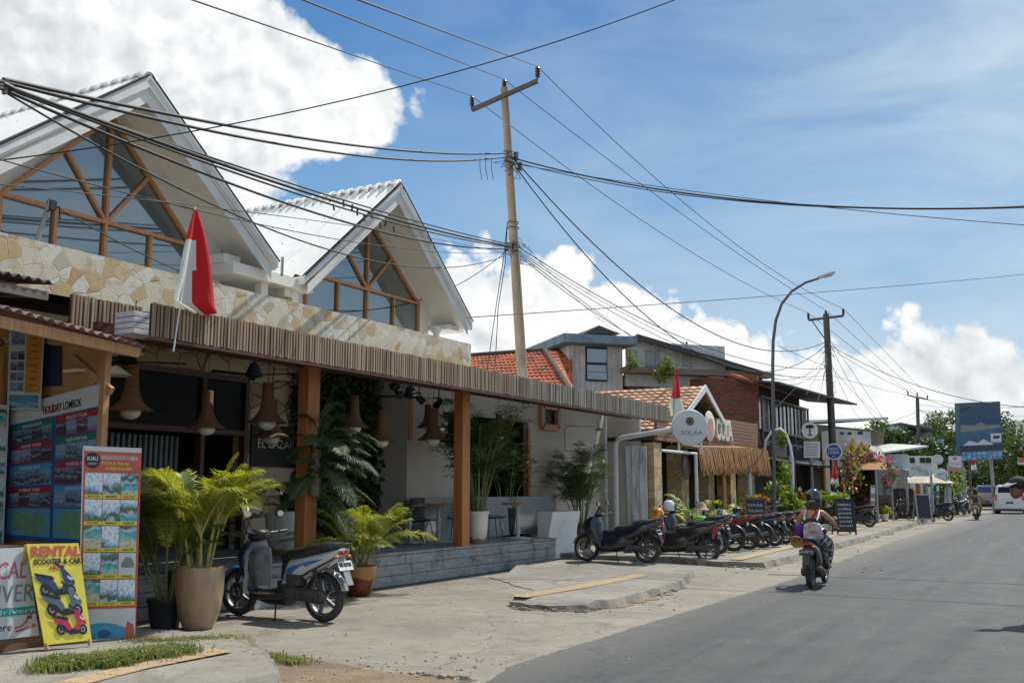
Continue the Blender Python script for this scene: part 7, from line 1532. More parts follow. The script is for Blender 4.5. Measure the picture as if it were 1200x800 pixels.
# crossarm runs square to the street: towards the road on its right end
D1_ = t1.dot(FH); aL = Wp(553,129,D1_+.35); aR = Wp(630,95,D1_-.5); aM = Wp(591,110,D1_)
T1, I1 = utility_pole('near leaning concrete utility pole rising behind the slatted canopy', b1, t1, .165, .10, aL, aR, [aL+Vector((0,0,.05)), aM+Vector((0,0,.05)), aR+Vector((0,0,.05))], m_conc, False)
P1 = lambda y: t1.lerp(t0_, (y-103)/(440-103))
b = MB()
for yy in (180,186,192,262,268,288,296): 
    p = P1(yy); n = 14; b.tube([p+Vector((.15*math.cos(2*PI*k/n),.15*math.sin(2*PI*k/n),.02*math.sin(k*2))) for k in range(n+1)], .012, 4)
rnd = random.Random(2)
for k in range(16):
    p = P1(rnd.choice([188,192,196,285,292,300])); a = rnd.uniform(0,2*PI); q = p+Vector((.16*math.cos(a),.16*math.sin(a),0)); r_ = rnd.uniform(.08,.3); b.tube([q, q+Vector((rnd.uniform(-.3,.3),rnd.uniform(-.3,.3),-r_)), q+Vector((rnd.uniform(-.35,.35),rnd.uniform(-.3,.3),-r_*1.6)), q+Vector((rnd.uniform(-.25,.25),rnd.uniform(-.3,.3),-.1))], .008, 4)
for dx in (-.75,-.6,-.45): p = P1(185)+_R*dx; b.tube([p, p+Vector((0,0,-.3)), p+_R*.05+Vector((0,0,-.62))], .009, 4)
for off in (0,.12): 
    p = P1(265)+_R*(-.2-off*.5); b.tube([P1(262)-_R*.14, p+Vector((0,0,-1)), p-_R*.18+Vector((0,0,-2.2)), p-_R*(.25+off)+Vector((0,0,-3.6)), p-_R*.55+Vector((0,0,-5.2))], .011, 5)
b.build('cable_coil', m_wire, T1)
b = MB()
for p in (P1(184)+_R*.2, P1(196)+_R*.28, P1(290)-_R*.2): b.box(p, (.09,.09,.22))
b.build('cable_clamp', m_steel, T1)
X2 = -9.6; t2 = PX(968,368,X2); q2 = PX(975.5,515,X2); d2_ = (q2-t2)/(q2.z-t2.z); b2 = t2-d2_*t2.z; D2_ = t2.dot(FH)
aL2, aR2, aM2 = Wp(947.5,375,D2_+.3), Wp(988.5,370,D2_-.3), Wp(968,372,D2_)
T2_, I2 = utility_pole('second dark utility pole with crossarm beside the sloping awning', b2, t2, .19, .14, aL2, aR2, [aL2, aM2, aR2], m_steel)
P2 = lambda y: t2.lerp(q2, (y-368)/(515-368))
b = MB(); rnd = random.Random(3)
for k in range(18): p = P2(rnd.uniform(395,455)); b.tube([p, p+Vector((rnd.uniform(-.25,.25),rnd.uniform(-.25,.25),-rnd.uniform(.2,.6))), p+Vector((rnd.uniform(-.3,.3),rnd.uniform(-.2,.2),-rnd.uniform(.3,.9)))], .011, 4)
b.build('cable_coil', m_wire, T2_)
D3 = 78; t3 = Wp(1075,465,D3); b3 = Wp(1077,573,D3); b3.z = 0
T3, I3 = utility_pole('third utility pole, small in the distance before the trees', b3, t3, .17, .13, Wp(1064,463,D3+.3), Wp(1087,468,D3-.3), [Wp(1064,463,D3+.3), Wp(1075,465,D3), Wp(1087,468,D3-.3)], m_steel, False)
# street lights
def street_light(lab, path, head, r, mm):
    t = thing('street_lamp', lab, 'street lamp', (path[0].x,path[0].y,0), 0, 'street lamps'); b = MB(); b.tube(path, [r*(1-.45*k/(len(path)-1)) for k in range(len(path))], 12); b.build('pole', mm, t, smooth=60)
    b = MB(); a, c = head; b.loft([[a+_U*.0+ (c-a)*f + Vector((0,0,h)) + _R.cross(Vector((0,0,1)))*s for s, h in ((-w_,0),(-w_,.07),(w_,.07),(w_,0))] for f, w_ in ((0,.06),(.3,.13),(.9,.12),(1,.05))]); b.build('lamp_head', m_grey, t); b = MB(); b.bar(a.lerp(c,.35)+Vector((0,0,-.01)), a.lerp(c,.85)+Vector((0,0,-.01)), .16,.02); b.build('lens', m_clear, t); return t
YL = 29.6; S = [(908,640),(907,560),(906,480),(905.5,430),(906,400),(909,376),(916,356),(928,341),(944,331),(960,326)]
path = [PY(x,y,YL) for x,y in S]; path[0].z = .1
street_light('tall dark curved street lamp between the thatch and the second pole', path, (PY(958,327,YL), PY(978,321,YL)), .06, m_polem)
YL = 74; S = [(1137,600),(1137,560),(1136,500),(1138,487),(1143,478),(1152,473)]; path = [PY(x,y,YL) for x,y in S]; path[0].z = .1
street_light('small distant curved street lamp in front of the billboard', path, (PY(1152,473,YL), PY(1162,472,YL)), .09, m_polem)
# wires: hanging curves fitted so that their middle passes the surveyed height
def wire(A, B2, my, r, label, group=None, mx=None, n=30, cat='cable'):
    A = Vector(A); B2 = Vector(B2); s = 0
    if my is not None:
        lo_, hi_ = -3, 12; f = .5
        for _ in range(40):
            s = (lo_+hi_)/2
            if mx is not None:   # find parameter where x = mx
                a_, c_ = 0, 1
                for _k in range(24):
                    f = (a_+c_)/2; x = PRJ(A.lerp(B2,f)-Vector((0,0,4*s*f*(1-f))))[0]
                    if (x < mx) == (PRJ(A)[0] < PRJ(B2)[0]): a_ = f
                    else: c_ = f
            y = PRJ(A.lerp(B2,f)-Vector((0,0,4*s*f*(1-f))))[1]
            if y < my: lo_ = s
            else: hi_ = s
    b = MB(); b.tube([A.lerp(B2,k/n)-Vector((0,0,4*s*(k/n)*(1-k/n))) for k in range(n+1)], r, 6)
    o = b.build('overhead_cable', m_wire, None, smooth=80); return tag(o, label, cat, group or 'overhead cables')
# three bare conductors along the street
L1 = [Wp(225,0,9.5), Wp(355,0,9.0), Wp(420,0,8.5)]; names = ['left','middle','right']
for k in range(3):
    A = L1[k]; dirv = (A-I1[k]); wire(I1[k], A+dirv*.25, None, .0095, f'thin bare wire from the {names[k]} insulator of the near pole to the top edge', 'bare conductors')
    wire(I1[k], I2[k], [(300,255),(232,240),(215,240)][k][0], .0105, f'thin wire from the {names[k]} insulator of the near pole to the second pole', 'bare conductors', mx=[800,800,800][k]) if False else wire(I1[k], I2[k], [270,237,228][k], .0105, f'thin wire from the {names[k]} insulator of the near pole to the second pole', 'bare conductors', mx=[770,780,790][k])
    wire(I2[k], I3[k], None, .012, f'thin wire from the {names[k]} insulator of the second pole to the third pole', 'bare conductors')
# service wire crossing the sky
wire(Wp(-60,195,9), Wp(860,-28,12), 101, .007, 'thin wire crossing the whole upper sky, rising to the right')
# bundle from the left clamp to the near pole
KX = -8.6; KP = PX(6,100,KX); KC = KP
for k,(dy,ey,my,mx,r,lab) in enumerate([(-3,180,153,300,.017,'upper thick black cable from the left clamp to the near pole'),(0,184,164,300,.016,'second thick black cable from the left clamp to the near pole'),(4,290,206,300,.017,'thick black cable falling from the left clamp to the pole middle'),(5,288,202,300,.011,'slimmer cable beside the thick one falling from the left clamp'),(6,291,211,300,.012,'lowest strand of the falling cable bundle with the clips on it'),(7,289,207,300,.009,'thin twisted strand within the falling cable bundle'),(9,292,226,300,.014,'black cable from the left clamp passing over the second gable peak'),(11,296,262,300,.009,'thin slack cable from the left clamp across both gables')]):
    wire(PX(4,96+dy,KX), (P1(ey)), my, r*1.25, lab, mx=mx)
for k,(x,y,r) in enumerate([(-90,88,.02),(-90,96,.018),(-90,100,.02)]): wire(PX(4,96+k*4,KX), Wp(x,y,7.2), None, r, 'black cable leaving the left clamp towards the frame edge')
t = thing('cable_clamp', 'black suspension clamp gathering the cables at the upper left edge', 'cable clamp', KP); b = MB(); q = PX(6,102,KX); b.tube([PX(0,97,KX),PX(14,104,KX)], .035, 8); b.build('body', m_black, t); b = MB(); b.bar(q-Vector((0,0,.07)), q+Vector((0,0,.07)), .03,.05); b.build('bolt', m_steel, t)
wire(Wp(-40,176,8.5), P1(296), 262, .007, 'thin wire across the gables from the left frame edge to the near pole', mx=300)
wire(Wp(-40,212,8.5), P1(300), 232, .006, 'hair-thin wire just under the roof ridge of the first gable', mx=150)
mast = Vector((-11.2,7.87,5.22)); c1 = PX(245,345,-11.0); wire(mast, P1(287), 364, .009, 'long drooping cable from the small mast to the near pole', mx=400)
wire(Wp(548,372,16.2), Wp(1300,311,40), 347, .009, 'thin wire crossing behind the pole from the second gable to the right edge', mx=900)
# cable clips on the bundle
t = thing('cable_clips', 'cluster of small black clips on the cable bundle above the second gable', 'cable clips', Wp(400,245,12)); rnd = random.Random(8); Dk = 13.2
for k in range(9): b = MB(); p = Wp(392+k*9+rnd.uniform(-3,3), 236+k*3.6+rnd.uniform(-3,6), Dk+k*.2); b.bar(p+Vector((0,0,.03)), p-Vector((rnd.uniform(-.03,.03),0,.06)), .02,.02); b.build('clip', m_black, t)
# near pole onwards to the right
R1_ = P1(186)+_R*.12
wire(R1_, Wp(1320,236,17), 237, .020, 'thick twisted cable from the near pole to the right frame edge', mx=900); wire(R1_+Vector((0,0,-.1)), Wp(1320,234,17), 241, .012, 'second strand of the thick cable to the right frame edge', mx=940)
wire(R1_+Vector((0,0,-.15)), Wp(1320,272,18), 243, .009, 'thin cable to the right edge, lowest of that pair of strands', mx=970)
wire(R1_, P2(400), 330, .018, 'sagging bundled cable between the near pole and the second pole, upper one', mx=745); wire(P1(192)+_R*.1, P2(403), 350, .017, 'sagging bundled cable between the near pole and the second pole, lower one', mx=735)
for k,(y0_,y1_,my,r) in enumerate([(290,432,387,.013),(296,440,398,.010),(294,446,392,.008)]): wire(P1(y0_)+_R*.1, P2(y1_), my, r, ['upper','middle','lower'][k]+' cable from the middle of the near pole to the second pole', mx=780)
wire(P1(298)+_R*.1, QP(742,396,.5), 345, .012, 'cable from the near pole to the blue fascia', mx=672); wire(P1(278)+_R*.1, QP(728,392,.3), 330, .007, 'thin cable from the near pole to the clapboard roof', mx=655); wire(P1(300)+_R*.1, QP(850,432,.6), 386, .011, 'cable from the near pole along the old timber building roof', mx=728)
# second pole onwards
for k,(y0_,x1,y1_,D,my,mx,r,lab) in enumerate([(405,1320,470,40,462,1110,.016,'heavy cable from the second pole to the right frame edge'),(398,1036,492,60,437,1000,.012,'cable dropping from the second pole to the pale sheet roof'),(402,1032,494,60,455,1000,.011,'second cable dropping from the second pole to the pale sheet roof'),(424,1012,494,58,462,990,.010,'short cable dropping to the middle of the pale roof'),(408,1260,488,60,463,1075,.010,'thin cable below the heavy one towards the right edge'),(440,1260,470,70,470,1100,.009,'level thin cable from the second pole to the right edge'),(430,1064,500,85,478,1020,.010,'cable from the second pole to the pale blue building')]): wire(P2(y0_)+_R*.1, Wp(x1,y1_,D), my, r, lab, mx=mx)
for k,(x,y,D,my,mx,y0_,r,lab) in enumerate([(912,405,30,418,940,430,.009,'short wire from the street lamp to the second pole'),(900,442,34,441,940,418,.010,'cable from the brick building to the second pole'),(915,450,36,446,945,424,.009,'lower cable from the brick building to the second pole'),(958,470,41,440,966,415,.010,'steep cable falling beside the second pole'),(975-30,462,40,440,957,412,.009,'steep slack cable left of the second pole'),(880,500,34,462,925,405,.006,'thin stay wire down to the arched frame')]): wire(P2(y0_), Wp(x,y,D), my, r, lab, mx=mx)
P3 = lambda y: t3.lerp(b3, (y-465)/(597-465))
for k,(x,y,D,my,mx,y0_) in enumerate([(1044,494,66,489,1058,482),(1062,497,88,491,1068,488),(1127,500,86,490,1105,480),(1105,495,96,486,1090,482),(1260,470,60,478,1150,474),(1240,486,70,487,1150,480)]): wire(P3(y0_), Wp(x,y,D), my, .012, ['cable from the third pole to the olive building roof','cable from the third pole to the pale blue building','cable from the third pole to the billboard','cable from the third pole into the trees','upper cable from the third pole to the right edge','lower cable from the third pole to the right edge'][k], mx=mx)
# ------------------------------------------------------------------ flags
def clothmat(n, c): return leafmat(n, tuple(x*.9 for x in c), c, .25, .8, 2)
m_fr = clothmat('flag_red', (.55,.01,.015)); m_fw2 = clothmat('flag_white', (.68,.68,.70))
def flag(lab, X, rows, pole, split, seed=0, folds=3, rp=.014, pm=None):
    """rows: (y, xl, xr) outline of the hanging cloth on the plane X; split(v) -> u where white ends and red begins"""
    t = thing('flag', lab, 'flag', PX(*pole[0],X), 0, 'red and white flags')
    b = MB(); a, c = PX(*pole[0],X-.02), PX(*pole[1],X-.02); b.tube([a,c], rp, 8); b.build('pole', pm or m_grey, t, smooth=50)
    nv, nu = 26, 18; grid = []
    for i in range(nv+1):
        v = i/nv*(len(rows)-1); k = min(int(v), len(rows)-2); f = v-k; y,xl,xr = [rows[k][j]*(1-f)+rows[k+1][j]*f for j in range(3)]; row = []
        wv = abs(PX(xr,y,X).y-PX(xl,y,X).y)
        for j in range(nu+1):
            u = j/nu; o = math.sin(u*PI*folds+seed+i*.06)*min(.12,wv*.22)*(.3+.7*i/nv); ys = y+(rows[0][3] if len(rows[0])>3 else 0)*0+ (3.0*math.sin(u*PI)*i/nv)
            row.append(PX(xl+(xr-xl)*u, ys, X) + Vector((o,0,0)))
        grid.append(row)
    for part, test in (('red_cloth', lambda u,v: not split(u,v)), ('white_cloth', lambda u,v: split(u,v))):
        b = MB()
        for i in range(nv):
            for j in range(nu):
                if test((j+.5)/nu,(i+.5)/nv): b.quad(grid[i][j],grid[i][j+1],grid[i+1][j+1],grid[i+1][j])
        b.build(part, m_fr if part[0] == 'r' else m_fw2, t, smooth=180)
    return t
flag('large red and white flag hanging before the first gable, its pole on the canopy', -9.15, [(246,227,231),(270,220,240),(300,211,248),(330,203,254),(352,196,258),(366,222,258)], [(203,412),(229,242)], lambda u,v: v > .26 and u < (.55-.10*(v-.28)), 0, rp=.010, pm=m_pipe)
flag('smaller red and white flag above the round white shop sign', -9.6, [(432,791,794),(450,789,795),(462,786,796),(472,783,799),(486,786,804)], [(787,520),(793,430)], lambda u,v: v > .58, 1, 2.4)
flag('tiny red and white flag hanging below the blue round sign', -8.9, [(540,974,978),(552,973,979),(564,975,980)], [(976,570),(976,538)], lambda u,v: v > .8, 1, 2)
flag('tiny flag on the distant street lamp in front of the billboard', -7.0, [(536,1136,1139),(543,1137,1142),(548,1139,1143)], [(1137,560),(1136.5,535)], lambda u,v: v > .55, 1, 2, rp=.03)
# ------------------------------------------------------------------ people
m_skin = mat('skin', (.42,.22,.14), .5, var=.06, bump=0, spec=.3); m_skind = mat('skin_tan', (.20,.095,.05), .5, var=.06, bump=0)
m_hair = mat('hair_auburn', (.07,.022,.012), .6, var=.4, scale=30); m_hairb = mat('hair_black', (.012,.01,.01), .55, var=.4, scale=30)
def skinmesh(V, E, parent, name, m, sub=2):
    """continuous body grown from a jointed skeleton: V name -> (co, radius)"""
    names = list(V); me = bpy.data.meshes.new('sk'); me.from_pydata([V[n][0] for n in names], [(names.index(a), names.index(b_)) for a, b_ in E], [])
    o = bpy.data.objects.new('sk', me); COL.objects.link(o); md = o.modifiers.new('s','SKIN'); md.use_smooth_shade = True; 
    for i, n in enumerate(names):
        r = V[n][1]; r = r if isinstance(r, tuple) else (r, r); me.skin_vertices[0].data[i].radius = r; me.skin_vertices[0].data[i].use_root = (i == 0)
    s_ = o.modifiers.new('u','SUBSURF'); s_.levels = sub; s_.render_levels = sub
    bpy.context.view_layer.update(); me2 = bpy.data.meshes.new_from_object(o.evaluated_get(bpy.context.evaluated_depsgraph_get())); bpy.data.objects.remove(o)
    me2.name = name; me2.materials.clear(); me2.materials.append(m); me2.shade_smooth(); ob = bpy.data.objects.new(name, me2); COL.objects.link(ob); ob.parent = parent; return ob
def fingers(mb, wrist, d, up, s):
    """five curled fingers round a grip: unequal, thumb from the side of the palm"""
    d = Vector(d).normalized(); up = Vector(up).normalized(); sd_ = d.cross(up)*s
    for k, L in enumerate((.07,.078,.074,.06)):
        o = Vector(wrist)+d*.085+sd_*(-.032+k*.021); mb.tube([o-d*.03, o, o+d*L*.4-up*.012, o+d*L*.45-up*.04, o+d*L*.2-up*.055], [.0095,.0095,.009,.0085,.007], 6)
    o = Vector(wrist)+d*.03-sd_*.035; mb.tube([o, o-sd_*.02+d*.03-up*.01, o-sd_*.01+d*.055-up*.03], [.012,.011,.009], 6)
def join_mb(ob, mb, m=None):
    """merge tubes into an existing mesh object"""
    import bmesh
    bm = bmesh.new(); bm.from_mesh(ob.data); vs = [bm.verts.new(p) for p in mb.v]
    for f in mb.f:
        try: q = bm.faces.new([vs[i] for i in f]); q.smooth = True
        except ValueError: pass
    bm.to_mesh(ob.data); bm.free()
def head_mesh(mb, c, fwd, up=Vector((0,0,1)), r=.1):
    """head with nose, ears, brow"""
    c = Vector(c); f = Vector(fwd).normalized(); s_ = up.cross(f).normalized(); Mx = Matrix((f, s_, up)).transposed()
    rings = []
    for i in range(11):
        a = PI*i/10; z = -math.cos(a); rr = math.sin(a)**.8 if 0 < i < 10 else .01
        rings.append([c + Mx @ Vector((rr*r*.95*math.cos(t)*(1+(.08 if z < -.3 and math.cos(t) > 0 else 0)) , rr*r*.78*math.sin(t)*(1-.12*max(0,-z)), z*r*1.25)) for t in [2*PI*j/16 for j in range(16)]])
    mb.loft(rings); P = lambda x, y, z: c + Mx @ Vector((x, y, z))
    mb.tube([P(r*.9,0,.03), P(r*1.08,0,-.012), P(r*.95,0,-.025)], [.008,.015,.01], 6)
    for s in (-1,1): mb.tube([P(0,s*r*.78,.02), P(-.01,s*r*.86,.0), P(-.005,s*r*.8,-.035)], [.01,.016,.01], 6)
    mb.tube([P(r*.86,-.022,-.058), P(r*.95,0,-.056), P(r*.86,.022,-.058)], .007, 5)
    return P
def seated_rider(t, look=0, skin=m_skin, top=None, legm=None, legr=1.0, hair=None, hatm=None, topname='tank_top', legname='trousers', grip=True, w=1.0, hairlong=True):
    B_ = {'pelvis':((-.30,0,.87),(.135*w,.12)), 'waist':((-.27,0,1.0),(.115*w,.09)), 'chest':((-.20,0,1.17),(.135*w,.105)), 'collar':((-.15,0,1.30),(.10,.07)), 'neck':((-.12,0,1.37),.048), 'skull':((-.09,0,1.44),.05)}
    E = [('pelvis','waist'),('waist','chest'),('chest','collar'),('collar','neck'),('neck','skull')]
    for n, s in (('L',1),('R',-1)):
        B_.update({'sh'+n:((-.15,s*.175,1.285),.058), 'el'+n:((.0,s*.335,1.09),.042), 'wr'+n:((.205,s*.315,1.015),.027), 'pm'+n:((.25,s*.30,1.005),(.034,.022)),
                   'hp'+n:((-.26,s*.12,.84),.10*legr), 'kn'+n:((.12,s*.20,.73),.068*legr), 'an'+n:((.13,s*.15,.39),.042), 'ft'+n:((.26,s*.16,.335),(.042,.026))})
        E += [('collar','sh'+n),('sh'+n,'el'+n),('el'+n,'wr'+n),('wr'+n,'pm'+n),('pelvis','hp'+n),('hp'+n,'kn'+n),('kn'+n,'an'+n),('an'+n,'ft'+n)]
    body = skinmesh(B_, E, t, 'body', skin); mb = MB()
    for s in (1,-1): fingers(mb, (.205,s*.315,1.015), (.85,-s*.2,-.1), (0,0,1), s)
    head_mesh(mb, (-.07,0,1.50), (math.cos(look),math.sin(look),-.05)); join_mb(body, mb)
    TV = {'a':((-.30,0,.90),(.15*w,.135)), 'b':((-.27,0,1.0),(.13*w,.105)), 'c':((-.20,0,1.16),(.147*w,.118)), 'd':((-.165,0,1.235),(.13,.09))}; TE = [('a','b'),('b','c'),('c','d')]
    skinmesh(TV, TE, t, topname, top or m_black)
    LV = {'p':((-.29,0,.87),(.15*w,.115))}; LE = []
    for n, s in (('L',1),('R',-1)): LV.update({'h'+n:((-.2,s*.13,.83),.115*legr), 'k'+n:((.13,s*.20,.73),.088*legr), 'm'+n:((.13,s*.18,.56),.082*legr), 'a'+n:((.12,s*.155,.41),.075*legr)}); LE += [('p','h'+n),('h'+n,'k'+n),('k'+n,'m'+n),('m'+n,'a'+n)]
    skinmesh(LV, LE, t, legname, legm or m_black)
    b = MB()
    for s in (1,-1): b.loft([sring(x,.325,hw,hh,10,2.5,yc=s*.16) for x,hw,hh in ((.06,.03,.02),(.12,.045,.035),(.25,.048,.025),(.33,.03,.015))])
    b.build('sandals', m_black, t, world=False, smooth=50)
    if hair:
        rnd = random.Random(5); b = MB()
        for k in range(90 if hairlong else 40):
            a = rnd.uniform(.55*PI,1.45*PI); p = Vector((-.07+.085*math.cos(a), .085*math.sin(a), 1.5+rnd.uniform(-.04,.06))); q = p+Vector((-.05+rnd.uniform(-.03,.02), rnd.uniform(-.06,.06), -rnd.uniform(.12,.27 if hairlong else .14))); b.tube([p, p.lerp(q,.5)+Vector((-.03,0,0)), q], [.016,.018,.006], 5)
        if not hatm: b.sph((-.085,0,1.535), .112, 14, 9, (1,.9,1.05))
        b.build('hair', hair, t, world=False, smooth=60)
    if hatm:
        Mz = Matrix.Rotation(look, 3, 'Z'); b = MB(); prof = [(.001,.185),(.05,.18),(.095,.15),(.128,.1),(.14,.04),(.138,-.02),(.128,-.07),(.118,-.075),(.122,-.02)]; b.lathe([(r,z) for r,z in prof], (-.085,0,1.535), 24); h = b.build('helmet', hatm, t, world=False, smooth=60)
        b = MB(); b.loft([[Vector((-.085+.144*math.cos(a),.144*math.sin(a),z)) for z in (1.50,1.57)]+[Vector((-.085+.139*math.cos(a),.139*math.sin(a),z)) for z in (1.57,1.50)] for a in [R(-60+i*12) for i in range(11)]]); b.build('visor', MATS['smoked_screen'], h, world=False, smooth=50)
        b = MB(); b.bar((-.226,-.05,1.50),(-.226,.05,1.50),.006,.02); b.build('helmet_badge', m_grey, h, world=False)
def patmat():
    m, nt, b = _nt('patterned_cotton'); vo = N(nt, 'ShaderNodeTexVoronoi'); vo.inputs['Scale'].default_value = 26; nt.links.new(coords(nt), vo.inputs['Vector']); s = N(nt, 'ShaderNodeSeparateColor'); nt.links.new(vo.outputs['Color'], s.inputs[0])
    nt.links.new(ramp(nt, s.outputs[0], [(0,(.05,.05,.055)),(.45,(.42,.4,.38)),(.7,(.08,.07,.07)),(.85,(.3,.27,.25))], 'CONSTANT'), b.inputs['Base Color']); b.inputs['Roughness'].default_value = .9; return m
def bagmat():
    m, nt, b = _nt('printed_tote'); n = noise(nt, coords(nt), 13, 3, .6, .6); nt.links.new(ramp(nt, n, [(.40,(.42,.42,.43)),(.56,(.5,.03,.07)),(.60,(.12,.12,.13)),(.62,(.55,.55,.55))], 'CONSTANT'), b.inputs['Base Color']); b.inputs['Roughness'].default_value = .9; return m
# rider in the road
pr_ = G(957,690); hd = R(92)
s9 = scooter('black scooter ridden along the road by the person with the tote bag', (pr_.x-.11,pr_.y+.62,.004), hd, P_blk, kind='classic', group='scooters on the road', plate='DR 2407 CB', sc=.94)
t = thing('person', 'person in black helmet and strappy top riding away with a tote bag on the back', 'person', (pr_.x-.11,pr_.y+.62,.004), hd, sc=.94)
seated_rider(t, 0, m_skin, m_black, patmat(), 1.12, m_hair, paint('helmet_navy', (.012,.014,.022), .2), w=1.05)
m_tote = bagmat(); m_purple = mat('purple_cloth', (.07,.02,.22), .85, var=.2)
b = MB(); b.loft([sring(x,.97,hw,.16,16,3,yc=-.03) for x,hw in ((-.52,.10),(-.5,.16),(-.43,.17),(-.41,.14))]); b.loft([sring(x,.98,hw,hh,14,2.5,yc=.22) for x,hw,hh in ((-.45,.03,.06),(-.4,.08,.13),(-.25,.09,.14),(-.2,.04,.08))]) if False else None
bg_ = b.build('tote_bag', m_tote, t, world=False, smooth=50)
b = MB(); b.tube([(-.50,.10,1.17),(-.36,.12,1.27),(-.22,.11,1.345),(-.08,.10,1.29)], .013, 6, flat=.5); b.tube([(-.50,-.12,1.17),(-.36,-.13,1.27),(-.22,-.12,1.345),(-.08,-.11,1.29)], .013, 6, flat=.5); b.build('bag_strap', m_pw, bg_, world=False)
text('ON', m_pred, None, (-.526,-.04,.93), (0,-1,0), (0,0,1), .14, .07).parent = bg_
b = MB(); b.loft([sring(x,.96,hw,hh,14,2.3,yc=.22) for x,hw,hh in ((-.46,.02,.05),(-.42,.07,.12),(-.28,.09,.15),(-.15,.05,.08))]); b.build('purple_bundle', m_purple, t, world=False, smooth=50)
b = MB(); b.tube([(-.36,0.02,1.18),(-.33,-.06,1.28),(-.26,-.10,1.34)], .02, 6); b.build('red_scarf', m_fr, t, world=False, smooth=50)
t = thing('straw_hat', 'straw hat with yellow brim hanging at the back of the ridden scooter', 'hat', tuple(wm(s9) @ Vector((-.90,.17,.80))), hd, None, .62); b = MB(); 
Mh = Matrix.Rotation(R(75),3,'Y'); b.lathe([(.16,0),(.165,.02),(.11,.03),(.10,.09),(.06,.12),(.001,.125)], (0,0,0), 18, Mh); b.build('brim', mat('straw_yellow', (.34,.21,.06), .85, var=.3, scale=30), t, smooth=50, world=False); b = MB(); b.lathe([(.111,.028),(.113,.05),(.108,.05)], (0,0,0), 18, Mh); b.build('hat_band', m_black, t, world=False)
# second, far rider
p = G(1145,609); s10 = place_copy(s9, (p.x,p.y,.004), R(90), 'small white and teal scooter far down the road under its rider', 'scooters on the road', 1, {'body_panel':paint('pale_teal',(.35,.5,.52)),'rear_fender':P_white,'seat':m_seat})
t = thing('person', 'person with loose black hair and yellow bottoms riding away far down the road', 'person', (p.x,p.y,.004), R(90)); seated_rider(t, 0, m_skind, m_black, mat('mustard_cloth',(.42,.24,.03),.85), 1.1, m_hairb, None)
# person leaning into the frame at the right edge
t = thing('person', 'person in a dark cap and red shirt leaning in at the right edge', 'person', (0,0,0)); H0 = Wp(1192,571,12.6); rt = _R; fw = -rt
q = lambda a, f, z: H0 + rt*a + FH*f + Vector((0,0,z-H0.z+0))
Hz = H0.z
V_ = {'pelvis':(q(.75,.1,1.05),(.15,.12)), 'waist':(q(.68,.08,1.2),(.13,.1)), 'chest':(q(.45,.04,1.52),(.16,.12)), 'collar':(q(.26,.01,1.66),(.11,.08)), 'neck':(q(.13,.0,1.66),.052), 'skull':(q(.05,.0,1.62),.05)}
Ee = [('pelvis','waist'),('waist','chest'),('chest','collar'),('collar','neck'),('neck','skull')]
for n, s in (('L',1),('R',-1)):
    V_.update({'sh'+n:(q(.30,s*.19,1.6),.062), 'el'+n:(q(.46,s*.26,1.36),.045), 'wr'+n:(q(.40,s*.24,1.12),.03), 'pm'+n:(q(.38,s*.24,1.04),(.036,.024)), 'hp'+n:(q(.76,s*.11,1.0),.1), 'kn'+n:(q(.62,s*.14,.55),.07), 'an'+n:(q(.72,s*.14,.1),.045), 'ft'+n:(q(.58,s*.14,.04),(.045,.035))})
    Ee += [('collar','sh'+n),('sh'+n,'el'+n),('el'+n,'wr'+n),('wr'+n,'pm'+n),('pelvis','hp'+n),('hp'+n,'kn'+n),('kn'+n,'an'+n),('an'+n,'ft'+n)]
bo = skinmesh(V_, Ee, t, 'body', m_skind); mb = MB(); Ph = head_mesh(mb, H0, (fw*.95-FH*.25+Vector((0,0,-.35))).normalized(), Vector((0,0,1)), .105)
for s in (1,-1): fingers(mb, q(.40,s*.24,1.12), (-.1,0,-1), -rt, s)
join_mb(bo, mb)
S_ = {k: (V_[k][0], tuple(1.14*x for x in (V_[k][1] if isinstance(V_[k][1],tuple) else (V_[k][1],)*2))) for k in ('waist','chest','collar','shL','shR','elL','elR')}
skinmesh(S_, [('waist','chest'),('chest','collar'),('collar','shL'),('collar','shR'),('shL','elL'),('shR','elR')], t, 'shirt', m_fr)
S_ = {k: (V_[k][0], tuple(1.16*x for x in (V_[k][1] if isinstance(V_[k][1],tuple) else (V_[k][1],)*2))) for k in ('pelvis','hpL','hpR','knL','knR','anL','anR')}
skinmesh(S_, [('pelvis','hpL'),('pelvis','hpR'),('hpL','knL'),('hpR','knR'),('knL','anL'),('knR','anR')], t, 'trousers', m_pblue)
b = MB(); b.sph(H0+Vector((0,0,.045))+rt*.02, .118, 16, 10, (1,1,.85)); b.build('cap', mat('black_cap',(.015,.014,.014),.8), t, smooth=60)
b = MB(); br_ = fw*.9-FH*.3; br_.normalize(); sdv = Vector((-br_.y,br_.x,0)); c0 = H0+Vector((0,0,.05)); b.prism([c0+br_*.08+sdv*.08, c0+br_*.19+sdv*.05+Vector((0,0,-.04)), c0+br_*.205+Vector((0,0,-.045)), c0+br_*.19-sdv*.05+Vector((0,0,-.04)), c0+br_*.08-sdv*.08], (0,0,.012)); b.build('cap_peak', m_grey, t)
